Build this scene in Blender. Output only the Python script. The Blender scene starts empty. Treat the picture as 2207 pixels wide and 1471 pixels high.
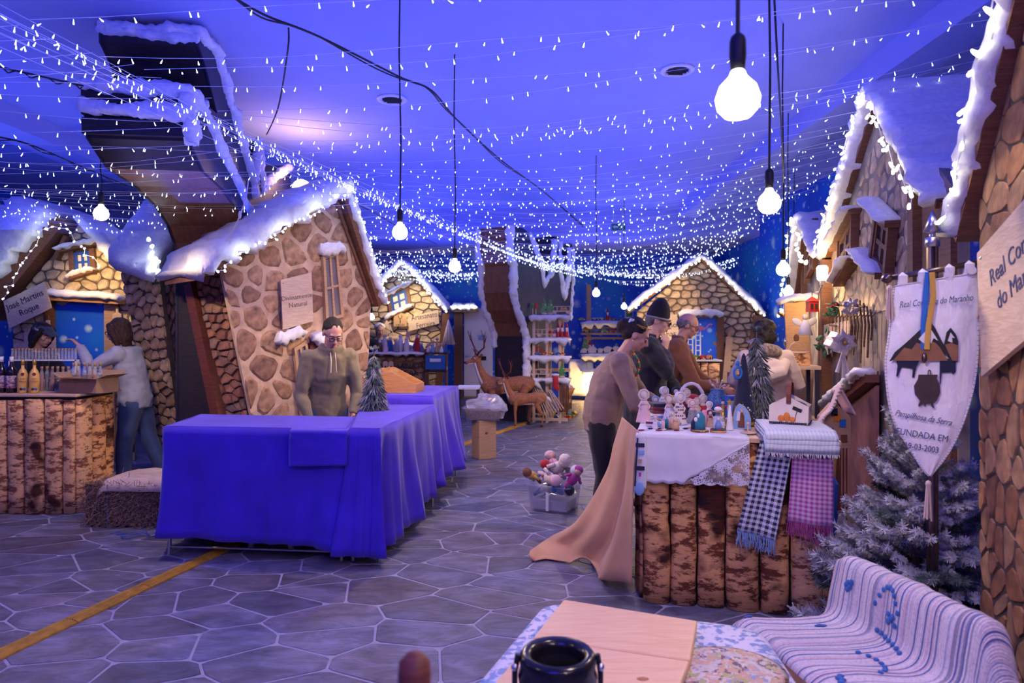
import bpy, bmesh, math, random
from mathutils import Vector, Matrix, Euler, noise
from math import pi, sin, cos, sqrt, radians as rad
R = random.Random(7)
SC = bpy.context.scene
COL = SC.collection
# ---------------------------------------------------------------- camera, world, lights, exposure
F = 1471.0; CX = 1103.5; HY = 718.0; CH = 1.55
cam_d = bpy.data.cameras.new('camera'); cam = bpy.data.objects.new('camera', cam_d); COL.objects.link(cam)
cam.location = (0, 0, CH); cam.rotation_euler = (pi/2, 0, 0)
cam_d.sensor_width = 36; cam_d.lens = 36*F/2207; cam_d.shift_y = -(735.5-HY)/2207
cam_d.clip_start = .05; cam_d.clip_end = 100
cam_d.dof.use_dof = True; cam_d.dof.focus_distance = 4.6; cam_d.dof.aperture_fstop = 2.8
SC.camera = cam
w = bpy.data.worlds.new('world'); SC.world = w; w.use_nodes = True
w.node_tree.nodes['Background'].inputs[0].default_value = (.01, .012, .05, 1)
w.node_tree.nodes['Background'].inputs[1].default_value = .2
SC.view_settings.view_transform = 'Standard'; SC.view_settings.look = 'None'
SC.view_settings.gamma = 1; SC.view_settings.exposure = EXPOSURE = .15
SC.cycles.use_denoising = True
SC.cycles.max_bounces = 4; SC.cycles.diffuse_bounces = 3; SC.cycles.glossy_bounces = 2; SC.cycles.transmission_bounces = 4; SC.cycles.caustics_reflective = False; SC.cycles.caustics_refractive = False
SC.cycles.transparent_max_bounces = 8
SC.cycles.sample_clamp_indirect = 4
SC.cycles.use_adaptive_sampling = True; SC.cycles.adaptive_threshold = .1; SC.cycles.adaptive_min_samples = 10; SC.cycles.light_sampling_threshold = .03
def area(name, loc, rot, size, col, power, sy=None):
    l = bpy.data.lights.new(name, 'AREA'); l.energy = power; l.color = col; l.shape = 'RECTANGLE'; l.size = size; l.size_y = sy or size
    o = bpy.data.objects.new(name, l); COL.objects.link(o); o.location = loc; o.rotation_euler = rot; return o
def point(name, loc, col, power, r=.05):
    l = bpy.data.lights.new(name, 'POINT'); l.energy = power; l.color = col; l.shadow_soft_size = r
    o = bpy.data.objects.new(name, l); COL.objects.link(o); o.location = loc; return o
def spot(name, loc, target, col, power, angle, r=.05, blend=.5):
    l = bpy.data.lights.new(name, 'SPOT'); l.energy = power; l.color = col; l.shadow_soft_size = r; l.spot_size = angle; l.spot_blend = blend
    o = bpy.data.objects.new(name, l); COL.objects.link(o); o.location = loc
    o.rotation_euler = (Vector(target)-Vector(loc)).to_track_quat('-Z', 'Y').to_euler(); return o
BLUE = (.10, .13, 1.0); VIO = (.30, .22, 1.0); WARM = (1, .72, .42)
# broad unseen area lights standing in for uplighters, added to wash the ceiling blue
UPC = (.04, .082, 1.0)
area('uplight_hall_front', (-.4, 2.6, 2.75), (pi, 0, 0), 5.0, UPC, 86, 4.5)
area('uplight_hall_mid', (-.3, 7.6, 2.75), (pi, 0, 0), 5.5, UPC, 112, 5)
area('uplight_hall_back', (0, 12.6, 2.75), (pi, 0, 0), 6, (.04, .08, 1.0), 95, 4)
area('uplight_hall_side', (-5.6, 5.5, 2.75), (pi, 0, 0), 3, UPC, 76, 8)
# unseen blue and violet fill lights added behind the camera for the front faces
area('blue_fill_rear', (-1.2, -1.2, 3.75), (rad(38), 0, rad(8)), 2.2, (.07, .04, 1.0), 130)
area('violet_fill_rear', (1.6, -.6, 3.7), (rad(25), 0, 0), 1.6, (.55, .34, 1.0), 25)
# ---------------------------------------------------------------- picture helpers
def W(px, py, D): return Vector(((px-CX)/F*D, D, CH-(py-HY)/F*D))
def FL(px, py): return W(px, py, CH*F/(py-HY))
class Frame:
    """upright plane through two floor points, left to right as seen; local x along, y away, z up"""
    def __init__(s, p0, p1):
        s.p0 = Vector((p0[0], p0[1], 0)); d = Vector((p1[0], p1[1], 0))-s.p0; s.len = d.length; s.ux = d.normalized(); s.uy = Vector((0, 0, 1)).cross(s.ux)
        s.ang = math.atan2(s.ux.y, s.ux.x); s.mat = Matrix.Translation(s.p0) @ Matrix.Rotation(s.ang, 4, 'Z')
    def pix(s, px, py):
        a = (px-CX)/F; u = (s.p0.x-a*s.p0.y)/(a*s.ux.y-s.ux.x); t = s.p0.y+u*s.ux.y
        return (u, CH-(py-HY)/F*t)
    def P(s, pts): return [s.pix(*p) for p in pts]
    def world(s, u, y, z): return s.mat @ Vector((u, y, z))
# ---------------------------------------------------------------- materials
MATS = {}
def nodes(name):
    m = bpy.data.materials.new(name); m.use_nodes = True; nt = m.node_tree; b = nt.nodes['Principled BSDF']; MATS[name] = m; return m, nt, b
def c4(c): return (c[0], c[1], c[2], 1)
def N(nt, t, **k):
    n = nt.nodes.new(t)
    for a, v in k.items():
        if a.startswith('i_'): n.inputs[a[2:].replace('_', ' ')].default_value = v
        else: setattr(n, a, v)
    return n
def L(nt, a, b): nt.links.new(a, b)
def coords(nt, scale=(1, 1, 1), kind='Object', rot=(0, 0, 0)):
    tc = N(nt, 'ShaderNodeTexCoord'); mp = N(nt, 'ShaderNodeMapping'); mp.inputs['Scale'].default_value = scale; mp.inputs['Rotation'].default_value = rot
    L(nt, tc.outputs[kind], mp.inputs['Vector']); return mp.outputs[0]
def ramp(nt, src, stops, interp='LINEAR'):
    r = N(nt, 'ShaderNodeValToRGB'); r.color_ramp.interpolation = interp; e = r.color_ramp.elements
    while len(e) < len(stops): e.new(.5)
    for i, (p, c) in enumerate(stops): e[i].position = p; e[i].color = c4(c)
    L(nt, src, r.inputs[0]); return r.outputs[0]
def bump(nt, b, src, strength, dist=.01):
    n = N(nt, 'ShaderNodeBump'); n.inputs['Strength'].default_value = strength; n.inputs['Distance'].default_value = dist
    L(nt, src, n.inputs['Height']); L(nt, n.outputs[0], b.inputs['Normal'])
def plain(name, col, rough=.6, var=.12, scale=12, bmp=.15, metal=0, **kw):
    m, nt, b = nodes(name); b.inputs['Roughness'].default_value = rough; b.inputs['Metallic'].default_value = metal
    for k, v in kw.items(): b.inputs[k.replace('_', ' ')].default_value = v
    n = N(nt, 'ShaderNodeTexNoise'); n.inputs['Scale'].default_value = scale; n.inputs['Detail'].default_value = 4; L(nt, coords(nt), n.inputs[0])
    lo = tuple(max(0, x*(1-var*2)) for x in col); hi = tuple(min(1, x*(1+var)) for x in col)
    L(nt, ramp(nt, n.outputs[0], [(.3, lo), (.7, hi)]), b.inputs['Base Color'])
    if bmp: bump(nt, b, n.outputs[0], bmp)
    return m
def wood(name, a, b_, scale=(1, 1, 12), rough=.6, rings=9):
    m, nt, b = nodes(name); b.inputs['Roughness'].default_value = rough
    n = N(nt, 'ShaderNodeTexNoise'); n.inputs['Scale'].default_value = rings; n.inputs['Detail'].default_value = 6; n.inputs['Distortion'].default_value = 1.2
    L(nt, coords(nt, scale), n.inputs[0]); L(nt, ramp(nt, n.outputs[0], [(.35, a), (.62, b_)]), b.inputs['Base Color']); bump(nt, b, n.outputs[0], .2)
    return m
def fabric(name, col, rough=.9, thread=320, var=.1, sheen=.2, big=4):
    m, nt, b = nodes(name); b.inputs['Roughness'].default_value = rough; b.inputs['Sheen Weight'].default_value = sheen
    n = N(nt, 'ShaderNodeTexNoise'); n.inputs['Scale'].default_value = big; n.inputs['Detail'].default_value = 5; L(nt, coords(nt), n.inputs[0])
    lo = tuple(x*(1-var*1.5) for x in col); hi = tuple(min(1, x*(1+var)) for x in col)
    L(nt, ramp(nt, n.outputs[0], [(.3, lo), (.7, hi)]), b.inputs['Base Color'])
    n2 = N(nt, 'ShaderNodeTexNoise'); n2.inputs['Scale'].default_value = thread; L(nt, coords(nt), n2.inputs[0]); bump(nt, b, n2.outputs[0], .35, .003)
    return m
def emit(name, col, s):
    m, nt, b = nodes(name); b.inputs['Base Color'].default_value = c4(col); b.inputs['Emission Color'].default_value = c4(col); b.inputs['Emission Strength'].default_value = s
    m.cycles.emission_sampling = 'NONE'; return m
def glass(name, col=(1, 1, 1), rough=.05, alpha=.22):
    m, nt, b = nodes(name); b.inputs['Base Color'].default_value = c4(col); b.inputs['Roughness'].default_value = rough
    b.inputs['Alpha'].default_value = alpha; b.inputs['Specular IOR Level'].default_value = .9; return m
def stone_mat(name, cols, scale=9):
    """per-stone colour from the object's random number, grain from noise"""
    m, nt, b = nodes(name); b.inputs['Roughness'].default_value = .85
    oi = N(nt, 'ShaderNodeObjectInfo'); n = N(nt, 'ShaderNodeTexNoise'); n.inputs['Scale'].default_value = scale; n.inputs['Detail'].default_value = 7; L(nt, coords(nt), n.inputs[0])
    k = len(cols); base = ramp(nt, oi.outputs['Random'], [(i/max(1, k-1), c) for i, c in enumerate(cols)])
    g = ramp(nt, n.outputs[0], [(.3, (.35, .33, .36)), (.7, (1.25, 1.2, 1.2))])
    mx = N(nt, 'ShaderNodeMix', data_type='RGBA', blend_type='MULTIPLY'); mx.inputs[0].default_value = .9
    L(nt, base, mx.inputs[6]); L(nt, g, mx.inputs[7]); L(nt, mx.outputs[2], b.inputs['Base Color']); bump(nt, b, n.outputs[0], .5, .02)
    return m
def bark_mat(name, light, dark, rnd=True):
    m, nt, b = nodes(name); b.inputs['Roughness'].default_value = .8
    tc = N(nt, 'ShaderNodeTexCoord'); oi = N(nt, 'ShaderNodeObjectInfo'); ad = N(nt, 'ShaderNodeVectorMath', operation='ADD')
    mul = N(nt, 'ShaderNodeMath', operation='MULTIPLY'); mul.inputs[1].default_value = 37; L(nt, oi.outputs['Random'], mul.inputs[0])
    L(nt, tc.outputs['Object'], ad.inputs[0]); L(nt, mul.outputs[0], ad.inputs[1])
    mp = N(nt, 'ShaderNodeMapping'); mp.inputs['Scale'].default_value = (5, 5, 13); L(nt, ad.outputs[0], mp.inputs[0])
    n = N(nt, 'ShaderNodeTexNoise'); n.inputs['Scale'].default_value = 1.6; n.inputs['Detail'].default_value = 9; n.inputs['Roughness'].default_value = .72; L(nt, mp.outputs[0], n.inputs[0])
    n2 = N(nt, 'ShaderNodeTexNoise'); n2.inputs['Scale'].default_value = 3; n2.inputs['Detail'].default_value = 4; L(nt, ad.outputs[0], n2.inputs[0])
    m1 = ramp(nt, n.outputs[0], [(.44, dark), (.50, light), (.75, tuple(min(1, x*1.15) for x in light))])
    m2 = ramp(nt, n2.outputs[0], [(.36, tuple(x*.45 for x in dark)), (.44, (1, 1, 1))])
    mx = N(nt, 'ShaderNodeMix', data_type='RGBA', blend_type='MULTIPLY'); mx.inputs[0].default_value = 1; L(nt, m1, mx.inputs[6]); L(nt, m2, mx.inputs[7])
    L(nt, mx.outputs[2], b.inputs['Base Color']); bump(nt, b, n.outputs[0], .7, .02); return m
def star_mat(name):
    m, nt, b = nodes(name); b.inputs['Roughness'].default_value = .55
    sx = N(nt, 'ShaderNodeSeparateXYZ'); L(nt, coords(nt, (1, 1, 1)), sx.inputs[0]); ad = N(nt, 'ShaderNodeMath', operation='ADD'); L(nt, sx.outputs[0], ad.inputs[0]); L(nt, sx.outputs[1], ad.inputs[1]); cb = N(nt, 'ShaderNodeCombineXYZ'); L(nt, ad.outputs[0], cb.inputs[0]); L(nt, sx.outputs[2], cb.inputs[1]); v = cb.outputs[0]
    n = N(nt, 'ShaderNodeTexNoise'); n.inputs['Scale'].default_value = .55; n.inputs['Detail'].default_value = 3; L(nt, v, n.inputs[0])
    base = ramp(nt, n.outputs[0], [(.35, (.008, .07, .55)), (.55, (.012, .15, .90)), (.72, (.015, .38, .78))])
    out = base
    for sc, th in ((.9, .075), (2.2, .085), (4.5, .07)):
        vo = N(nt, 'ShaderNodeTexVoronoi', voronoi_dimensions='2D'); vo.inputs['Scale'].default_value = sc; L(nt, v, vo.inputs[0])
        r = ramp(nt, vo.outputs['Distance'], [(th*.35, (1, 1, 1)), (th*1.5, (0, 0, 0))])
        mx = N(nt, 'ShaderNodeMix', data_type='RGBA', blend_type='MIX'); L(nt, r, mx.inputs[0]); L(nt, out, mx.inputs[6]); mx.inputs[7].default_value = (.55, .85, 1, 1); out = mx.outputs[2]
    L(nt, out, b.inputs['Base Color']); return m
def check_mat(name, a, b_, scale, twill=True):
    """woven two-colour dog-tooth check on the object's x and z"""
    m, nt, b = nodes(name); b.inputs['Roughness'].default_value = .95; b.inputs['Sheen Weight'].default_value = .3
    tc = N(nt, 'ShaderNodeUVMap'); sx = N(nt, 'ShaderNodeSeparateXYZ'); L(nt, tc.outputs[0], sx.inputs[0])
    def band(s, off=None):
        ml = N(nt, 'ShaderNodeMath', operation='MULTIPLY'); ml.inputs[1].default_value = scale; L(nt, s, ml.inputs[0])
        fr = N(nt, 'ShaderNodeMath', operation='FRACT'); L(nt, ml.outputs[0], fr.inputs[0])
        lt = N(nt, 'ShaderNodeMath', operation='LESS_THAN'); lt.inputs[1].default_value = .5; L(nt, fr.outputs[0], lt.inputs[0]); return lt.outputs[0]
    wx = band(sx.outputs[0]); wz = band(sx.outputs[1])
    s = N(nt, 'ShaderNodeMath', operation='ADD'); L(nt, sx.outputs[0], s.inputs[0]); L(nt, sx.outputs[1], s.inputs[1])
    ml = N(nt, 'ShaderNodeMath', operation='MULTIPLY'); ml.inputs[1].default_value = scale*4; L(nt, s.outputs[0], ml.inputs[0])
    fr = N(nt, 'ShaderNodeMath', operation='FRACT'); L(nt, ml.outputs[0], fr.inputs[0]); lt = N(nt, 'ShaderNodeMath', operation='LESS_THAN'); lt.inputs[1].default_value = .5; L(nt, fr.outputs[0], lt.inputs[0])
    mx = N(nt, 'ShaderNodeMix', data_type='FLOAT'); L(nt, lt.outputs[0], mx.inputs[0]); L(nt, wx, mx.inputs[2]); L(nt, wz, mx.inputs[3])
    L(nt, ramp(nt, mx.outputs[0], [(.4, a), (.6, b_)]), b.inputs['Base Color']); return m
def lib():
    plain('snow', (.86, .87, .90), .9, .05, 30, .5)
    wood('wood_brown', (.13, .05, .025), (.22, .09, .045)); wood('wood_red', (.12, .03, .018), (.20, .055, .03)); wood('wood_tan', (.50, .30, .15), (.62, .40, .22))
    wood('wood_pale', (.62, .44, .30), (.74, .56, .40)); wood('wood_sign', (.62, .46, .32), (.74, .58, .42), (1, 1, 7)); wood('wood_orange', (.45, .20, .07), (.58, .28, .10))
    wood('wood_x', (.58, .38, .22), (.72, .50, .32), (1.2, 9, 9), .5, 6); wood('plank_pale', (.88, .56, .27), (.95, .66, .36), (1.5, 14, 9), .45, 3)
    wood('panel_dark', (.018, .012, .016), (.03, .02, .024), (1, 1, 8)); wood('panel_brown', (.17, .065, .028), (.27, .11, .045), (4, 1, 1), .45)
    plain('paint_night', (.028, .026, .062), .55, .2, 6, .1)
    plain('ink', (.03, .025, .03), .7, 0, 5, 0); plain('sign_ink', (.16, .13, .07), .7, 0, 5, 0); plain('ink_blue', (.05, .07, .16), .7, 0, 5, 0); plain('black', (.012, .012, .014), .5, .2, 10, .1); plain('black_gloss', (.01, .01, .012), .2, .1, 10, 0)
    plain('blue_tarp', (.02, .03, .16), .3, .3, 5, .3); plain('ceiling', (.38, .44, .86), .9, .02, 2, .05); plain('white_paint', (.78, .78, .82), .5, .03, 5, .05); plain('wall_grey', (.45, .45, .5), .8, .05, 3, .1)  # white ceiling tinted blue: part of the blue light is in its colour
    plain('blue_frame', (.02, .10, .42), .5, .1, 10, .1); plain('blue_board', (.05, .12, .50), .5, .05, 5, .05)
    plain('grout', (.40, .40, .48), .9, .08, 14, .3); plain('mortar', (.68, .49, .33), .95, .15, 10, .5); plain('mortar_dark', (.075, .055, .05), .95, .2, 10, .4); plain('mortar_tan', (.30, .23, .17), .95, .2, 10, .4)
    plain('mortar_grey', (.13, .10, .09), .95, .2, 10, .4)
    stone_mat('flag', [(0.073, 0.075, 0.133), (0.125, 0.131, 0.227), (0.088, 0.100, 0.206), (0.156, 0.156, 0.257), (0.104, 0.100, 0.154), (0.135, 0.150, 0.278)], 5)
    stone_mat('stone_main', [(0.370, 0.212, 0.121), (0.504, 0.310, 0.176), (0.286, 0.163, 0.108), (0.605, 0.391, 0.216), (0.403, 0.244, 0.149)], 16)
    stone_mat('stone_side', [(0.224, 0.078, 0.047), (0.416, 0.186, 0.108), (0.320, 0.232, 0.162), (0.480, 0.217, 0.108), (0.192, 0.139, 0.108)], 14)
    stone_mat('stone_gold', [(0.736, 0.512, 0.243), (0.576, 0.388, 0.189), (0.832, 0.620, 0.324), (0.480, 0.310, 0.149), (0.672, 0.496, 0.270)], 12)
    stone_mat('stone_cream', [(0.768, 0.620, 0.378), (0.640, 0.496, 0.297), (0.864, 0.713, 0.432), (0.544, 0.434, 0.270)], 10)
    stone_mat('stone_rust', [(0.392, 0.201, 0.092), (0.300, 0.137, 0.067), (0.484, 0.285, 0.143), (0.346, 0.211, 0.117), (0.253, 0.105, 0.050)], 14)
    stone_mat('stone_grey', [(0.576, 0.419, 0.270), (0.448, 0.326, 0.216), (0.672, 0.512, 0.338), (0.512, 0.388, 0.270)], 12)
    bark_mat('bark', (.82, .43, .17), (.18, .045, .014)); bark_mat('bark_pale', (.86, .50, .23), (.25, .085, .04))
    star_mat('starry')
    fabric('cloth_blue', (.058, .022, .60), .9, 300, .12); fabric('cloth_violet', (.16, .075, .66), .9, 300, .1)
    fabric('burlap', (.66, .37, .18), .95, 220, .1); fabric('white_cloth', (.72, .72, .78), .9, 300, .04); fabric('cream_cloth', (.74, .66, .58), .9, 260, .06)
    fabric('pink_cloth', (.75, .36, .46)); fabric('rose_cloth', (.80, .55, .58)); fabric('red_cloth', (.5, .02, .03)); fabric('navy_cloth', (.012, .016, .05)); fabric('blue_cloth', (.03, .14, .42)); fabric('teal_cloth', (.02, .20, .30))
    fabric('sky_cloth', (.25, .42, .72)); fabric('tan_cloth', (.5, .32, .2)); fabric('beige_cloth', (.70, .55, .45)); fabric('maroon_cloth', (.20, .03, .05)); fabric('grey_cloth', (.30, .30, .34)); fabric('magenta_cloth', (.45, .05, .30)); fabric('yellow_cloth', (.65, .40, .08))
    fabric('sweater_brown', (.27, .18, .145), .95, 260, .12); fabric('trouser_black', (.010, .010, .014), .95, 300, .1); fabric('coat_navy', (.013, .014, .032), .9, 120, .2); fabric('jacket_brown', (.18, .065, .035), .9, 200, .12)
    fabric('coat_cream', (.66, .53, .47), .95, 120, .08); fabric('hoodie_green', (.20, .17, .11), .95, 220, .1); fabric('sweat_grey', (.42, .46, .55), .95, 220, .08); fabric('denim', (.05, .09, .2), .9, 300, .25); fabric('beanie', (.012, .012, .02), 1, 140, .2)
    fabric('scarf_fur', (.26, .20, .17), 1, 60, .5, .2, 40); fabric('cap_grey', (.05, .065, .10), .9, 260, .1)
    plain('skin', (.60, .33, .25), .5, .06, 20, .08, Subsurface_Weight=.08); plain('skin_pale', (.66, .40, .32), .5, .05, 20, .08, Subsurface_Weight=.08); plain('lips', (.42, .14, .13), .5, .05, 20, 0)
    plain('hair_dark', (.018, .010, .008), .7, .4, 90, .8); plain('hair_brown', (.055, .022, .014), .65, .5, 90, .8); plain('hair_grey', (.20, .19, .20), .6, .3, 60, .4); plain('eye_white', (.8, .8, .8), .3, 0, 5, 0)
    plain('steel', (.55, .55, .6), .3, .05, 20, 0, 1); plain('bronze', (.20, .15, .13), .28, .1, 20, .1, 1); plain('chrome', (.8, .8, .85), .08, 0, 5, 0, 1); plain('metal_grey', (.35, .35, .4), .4, .05, 10, 0, .8)
    plain('deer', (.42, .17, .075), .9, .15, 40, .4); plain('deer_white', (.75, .72, .70), .9, .05, 40, .4); plain('antler', (.22, .07, .04), .6, .2, 20, .2)
    plain('cardboard', (.42, .26, .15), .8, .06, 20, .1); plain('yellow_rubber', (.50, .26, .02), .6, .15, 20, .2)
    plain('straw', (.42, .27, .15), .9, .3, 50, .3); plain('straw_dark', (.16, .09, .05), .9, .3, 50, .4); plain('cork', (.45, .28, .16), .8, .2, 60, .2)
    plain('red_paint', (.50, .015, .02), .35, .08, 20, 0); plain('green_paint', (.04, .28, .07), .35, .08, 20, 0); plain('yellow_paint', (.75, .42, .02), .35, .05, 20, 0); plain('blue_paint', (.02, .16, .55), .35, .05, 20, 0); plain('white_gloss', (.8, .8, .8), .3, .03, 10, 0); plain('orange_paint', (.7, .22, .03), .4, .05, 20, 0)
    plain('pink_paint', (.80, .22, .30), .4, .05, 20, 0); plain('gold', (.65, .42, .10), .35, .1, 20, 0, .7); plain('green_leaf', (.05, .13, .06), .6, .3, 20, .2); plain('silver_leaf', (.60, .54, .54), .4, .1, 20, .2)
    plain('bottle_yellow', (.80, .48, .14), .3, .03, 10, 0); plain('bottle_dark', (.015, .008, .02), .12, .1, 10, 0); plain('amber', (.30, .09, .02), .1, .1, 10, 0); plain('label_pink', (.55, .35, .45), .6, .5, 60, 0)
    plain('needle', (.10, .15, .14), .8, .3, 50, 0); plain('frost', (.50, .52, .56), .9, .25, 60, .3); plain('needle_dusty', (.20, .24, .22), .9, .3, 60, 0)
    glass('glass_clear', (.85, .9, 1), .03, .22); glass('plastic_clear', (.75, .78, .95), .15, .28); glass('wrap', (.85, .87, 1), .12, .35)
    plain('green_sign', (.02, .22, .12), .5, .02, 5, 0)
    emit('bulb_glow', (1, .92, .82), 7); emit('bulb_warm', (1, .50, .10), 9); emit('led', (.85, .92, 1), 3.2); emit('led_cool', (.66, .82, 1), 3.2); emit('led_warm', (1, .95, .82), 4)
    emit('pane_lit', (1, .52, .38), .55); emit('pane_amber', (1, .40, .06), .38); plain('pane_dull', (.20, .18, .22), .35, .1, 4, 0)
lib(); plain('blue_glitter', (.05, .16, .42), .35, .4, 90, .3); plain('rose_wood', (.30, .13, .13), .6, .2, 6, .1)
def M(n): return MATS[n]
# ---------------------------------------------------------------- mesh builder
class MB:
    def __init__(s): s.v = []; s.f = []; s.uv = None
    def add(s, vs, fs, T=None):
        o = len(s.v); s.v += [(T @ Vector(p)) if T else Vector(p) for p in vs]; s.f += [tuple(i+o for i in f) for f in fs]; return s
    def box(s, c, d, rot=None, T=None):
        x, y, z = d[0]/2, d[1]/2, d[2]/2
        vs = [Vector((a*x, b*y, e*z)) for a in (-1, 1) for b in (-1, 1) for e in (-1, 1)]
        m = Matrix.Translation(c) @ (Euler(rot).to_matrix().to_4x4() if rot else Matrix.Identity(4))
        return s.add([m @ p for p in vs], [(0, 1, 3, 2), (4, 6, 7, 5), (0, 4, 5, 1), (2, 3, 7, 6), (0, 2, 6, 4), (1, 5, 7, 3)], T)
    def prism(s, poly, y0, y1, T=None):
        n = len(poly)
        if sum(poly[i][0]*poly[(i+1) % n][1]-poly[(i+1) % n][0]*poly[i][1] for i in range(n)) < 0: poly = poly[::-1]
        vs = [(p[0], y0, p[1]) for p in poly]+[(p[0], y1, p[1]) for p in poly]
        return s.add(vs, [tuple(range(n)), tuple(range(2*n-1, n-1, -1))]+[(i, i+n, (i+1) % n+n, (i+1) % n) for i in range(n)], T)
    def sweep(s, rings, cap=True, closed=False):
        n = len(rings[0]); o = len(s.v); k = len(rings)
        for r in rings: s.v += [Vector(p) for p in r]
        for i in range(k if closed else k-1):
            a, b = o+i*n, o+((i+1) % k)*n
            for j in range(n): s.f.append((a+j, a+(j+1) % n, b+(j+1) % n, b+j))
        if cap and not closed: s.f.append(tuple(o+j for j in range(n))[::-1]); s.f.append(tuple(o+(k-1)*n+j for j in range(n)))
        return s
    def tube(s, pts, r, seg=6, cap=True, T=None, closed=False, side=None):
        pts = [Vector(p) for p in pts]; k = len(pts); rr = r if isinstance(r, (list, tuple)) else [r]*k; rings = []; up = None
        for i in range(k):
            t = (pts[min(i+1, k-1)]-pts[max(i-1, 0)]).normalized() if not closed else (pts[(i+1) % k]-pts[i-1]).normalized()
            if side is not None: a = (side-t*side.dot(t)).normalized()
            else:
                if up is None: up = Vector((0, 0, 1)) if abs(t.z) < .9 else Vector((1, 0, 0))
                a = (up-t*up.dot(t)); a = a.normalized() if a.length > 1e-6 else t.orthogonal().normalized(); up = a
            b = t.cross(a); ra, rb = rr[i] if isinstance(rr[i], (tuple, list)) else (rr[i], rr[i])
            ring = [pts[i]+a*cos(2*pi*j/seg)*ra+b*sin(2*pi*j/seg)*rb for j in range(seg)]
            rings.append([T @ p for p in ring] if T else ring)
        return s.sweep(rings, cap, closed)
    def lathe(s, prof, seg=16, T=None, c=(0, 0, 0)):
        c = Vector(c); rings = [[c+Vector((max(r, 1e-4)*cos(2*pi*j/seg), max(r, 1e-4)*sin(2*pi*j/seg), z)) for j in range(seg)] for r, z in prof]
        return s.sweep([[T @ p for p in q] for q in rings] if T else rings)
    def ell(s, c, r, seg=14, rings=9, T=None, rot=None):
        c = Vector(c); r = (r, r, r) if not isinstance(r, (tuple, list)) else r; m = Euler(rot).to_matrix() if rot else Matrix.Identity(3); out = []
        for i in range(rings+1):
            t = pi*max(.02, min(.98, i/rings)); out.append([c+m @ Vector((r[0]*sin(t)*cos(2*pi*j/seg), r[1]*sin(t)*sin(2*pi*j/seg), -r[2]*cos(t))) for j in range(seg)])
        return s.sweep([[T @ p for p in q] for q in out] if T else out)
    def grid(s, fn, nu, nv):
        o = len(s.v); s.uv = s.uv or {}
        for i in range(nu+1):
            for j in range(nv+1): s.uv[len(s.v)] = (i/nu, j/nv); s.v.append(Vector(fn(i/nu, j/nv)))
        for i in range(nu):
            for j in range(nv): a = o+i*(nv+1)+j; s.f.append((a, a+nv+1, a+nv+2, a+1))
        return s
    def jit(s, amp, scale, seed=0):
        off = Vector((seed*3.1, seed*1.7, seed*5.3))
        s.v = [v+noise.noise_vector(v*scale+off)*amp for v in s.v]; return s
    def mesh(s, name, mat=None, smooth=False):
        me = bpy.data.meshes.new(name); me.from_pydata([tuple(v) for v in s.v], [], s.f)
        if s.uv:
            l = me.uv_layers.new(name='UVMap')
            for lp in me.loops: l.data[lp.index].uv = s.uv.get(lp.vertex_index, (0, 0))
        if mat: me.materials.append(M(mat) if isinstance(mat, str) else mat)
        if smooth: me.shade_smooth()
        me.update(); return me
    def build(s, name, mat, parent=None, smooth=False, loc=None, rot=None, label=None):
        return link(name, s.mesh(name, mat, smooth), parent, loc, rot, label)
def link(name, me, parent=None, loc=None, rot=None, label=None):
    o = bpy.data.objects.new(name, me); COL.objects.link(o); o.parent = parent
    if loc is not None: o.location = loc
    if rot is not None: o.rotation_euler = rot
    if label: o['label'] = label
    return o
def tag(o, label=None, cat=None, group=None, kind=None):
    if label: o['label'] = label
    if cat: o['category'] = cat
    if group: o['group'] = group
    if kind: o['kind'] = kind
    return o
def thing(name, label, cat, loc=(0, 0, 0), rz=0, group=None, mat=None, kind=None):
    o = bpy.data.objects.new(name, None); COL.objects.link(o); o.empty_display_size = .1
    if mat is not None: o.matrix_world = mat
    else: o.location = loc; o.rotation_euler = (0, 0, rz)
    return tag(o, label, cat, group, kind)
def single(name, mb, mat, label, cat, loc=None, rot=None, group=None, smooth=False): return tag(mb.build(name, mat, None, smooth, loc, rot), label, cat, group)
def mod_bevel(o, w=.006, seg=2):
    m = o.modifiers.new('bevel', 'BEVEL'); m.width = w; m.segments = seg; m.limit_method = 'ANGLE'; return o
def solid(o, t, off=0):
    m = o.modifiers.new('solid', 'SOLIDIFY'); m.thickness = t; m.offset = off; return o
def bake(o):
    dg = bpy.context.evaluated_depsgraph_get(); me = bpy.data.meshes.new_from_object(o.evaluated_get(dg)); o.modifiers.clear(); o.data = me; return o
def fuse(o, vox, smooth=2, fac=.5):
    m = o.modifiers.new('r', 'REMESH'); m.mode = 'VOXEL'; m.voxel_size = vox; m.use_smooth_shade = True
    if smooth: s = o.modifiers.new('s', 'SMOOTH'); s.iterations = smooth; s.factor = fac
    bpy.context.view_layer.update(); return bake(o)
def text(name, s, size, mat, parent, loc, rot=(pi/2, 0, 0), depth=.002, shear=0, align='CENTER', sx=1, bold=0):
    cu = bpy.data.curves.new(name, 'FONT'); cu.body = s; cu.size = size; cu.extrude = depth; cu.align_x = align; cu.align_y = 'CENTER'; cu.shear = shear; cu.space_line = .95; cu.offset = bold; cu.resolution_u = 3
    o = bpy.data.objects.new(name, cu); COL.objects.link(o); bpy.context.view_layer.update()
    me = bpy.data.meshes.new_from_object(o.evaluated_get(bpy.context.evaluated_depsgraph_get())); bpy.data.objects.remove(o); bpy.data.curves.remove(cu)
    me.materials.clear(); me.materials.append(M(mat)); q = link(name, me, parent, loc, rot); q.scale = (sx, 1, 1); return q
def copy_tree(o, parent=None):
    c = o.copy(); COL.objects.link(c); c.parent = parent
    for ch in list(o.children): copy_tree(ch, c)
    return c
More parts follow.
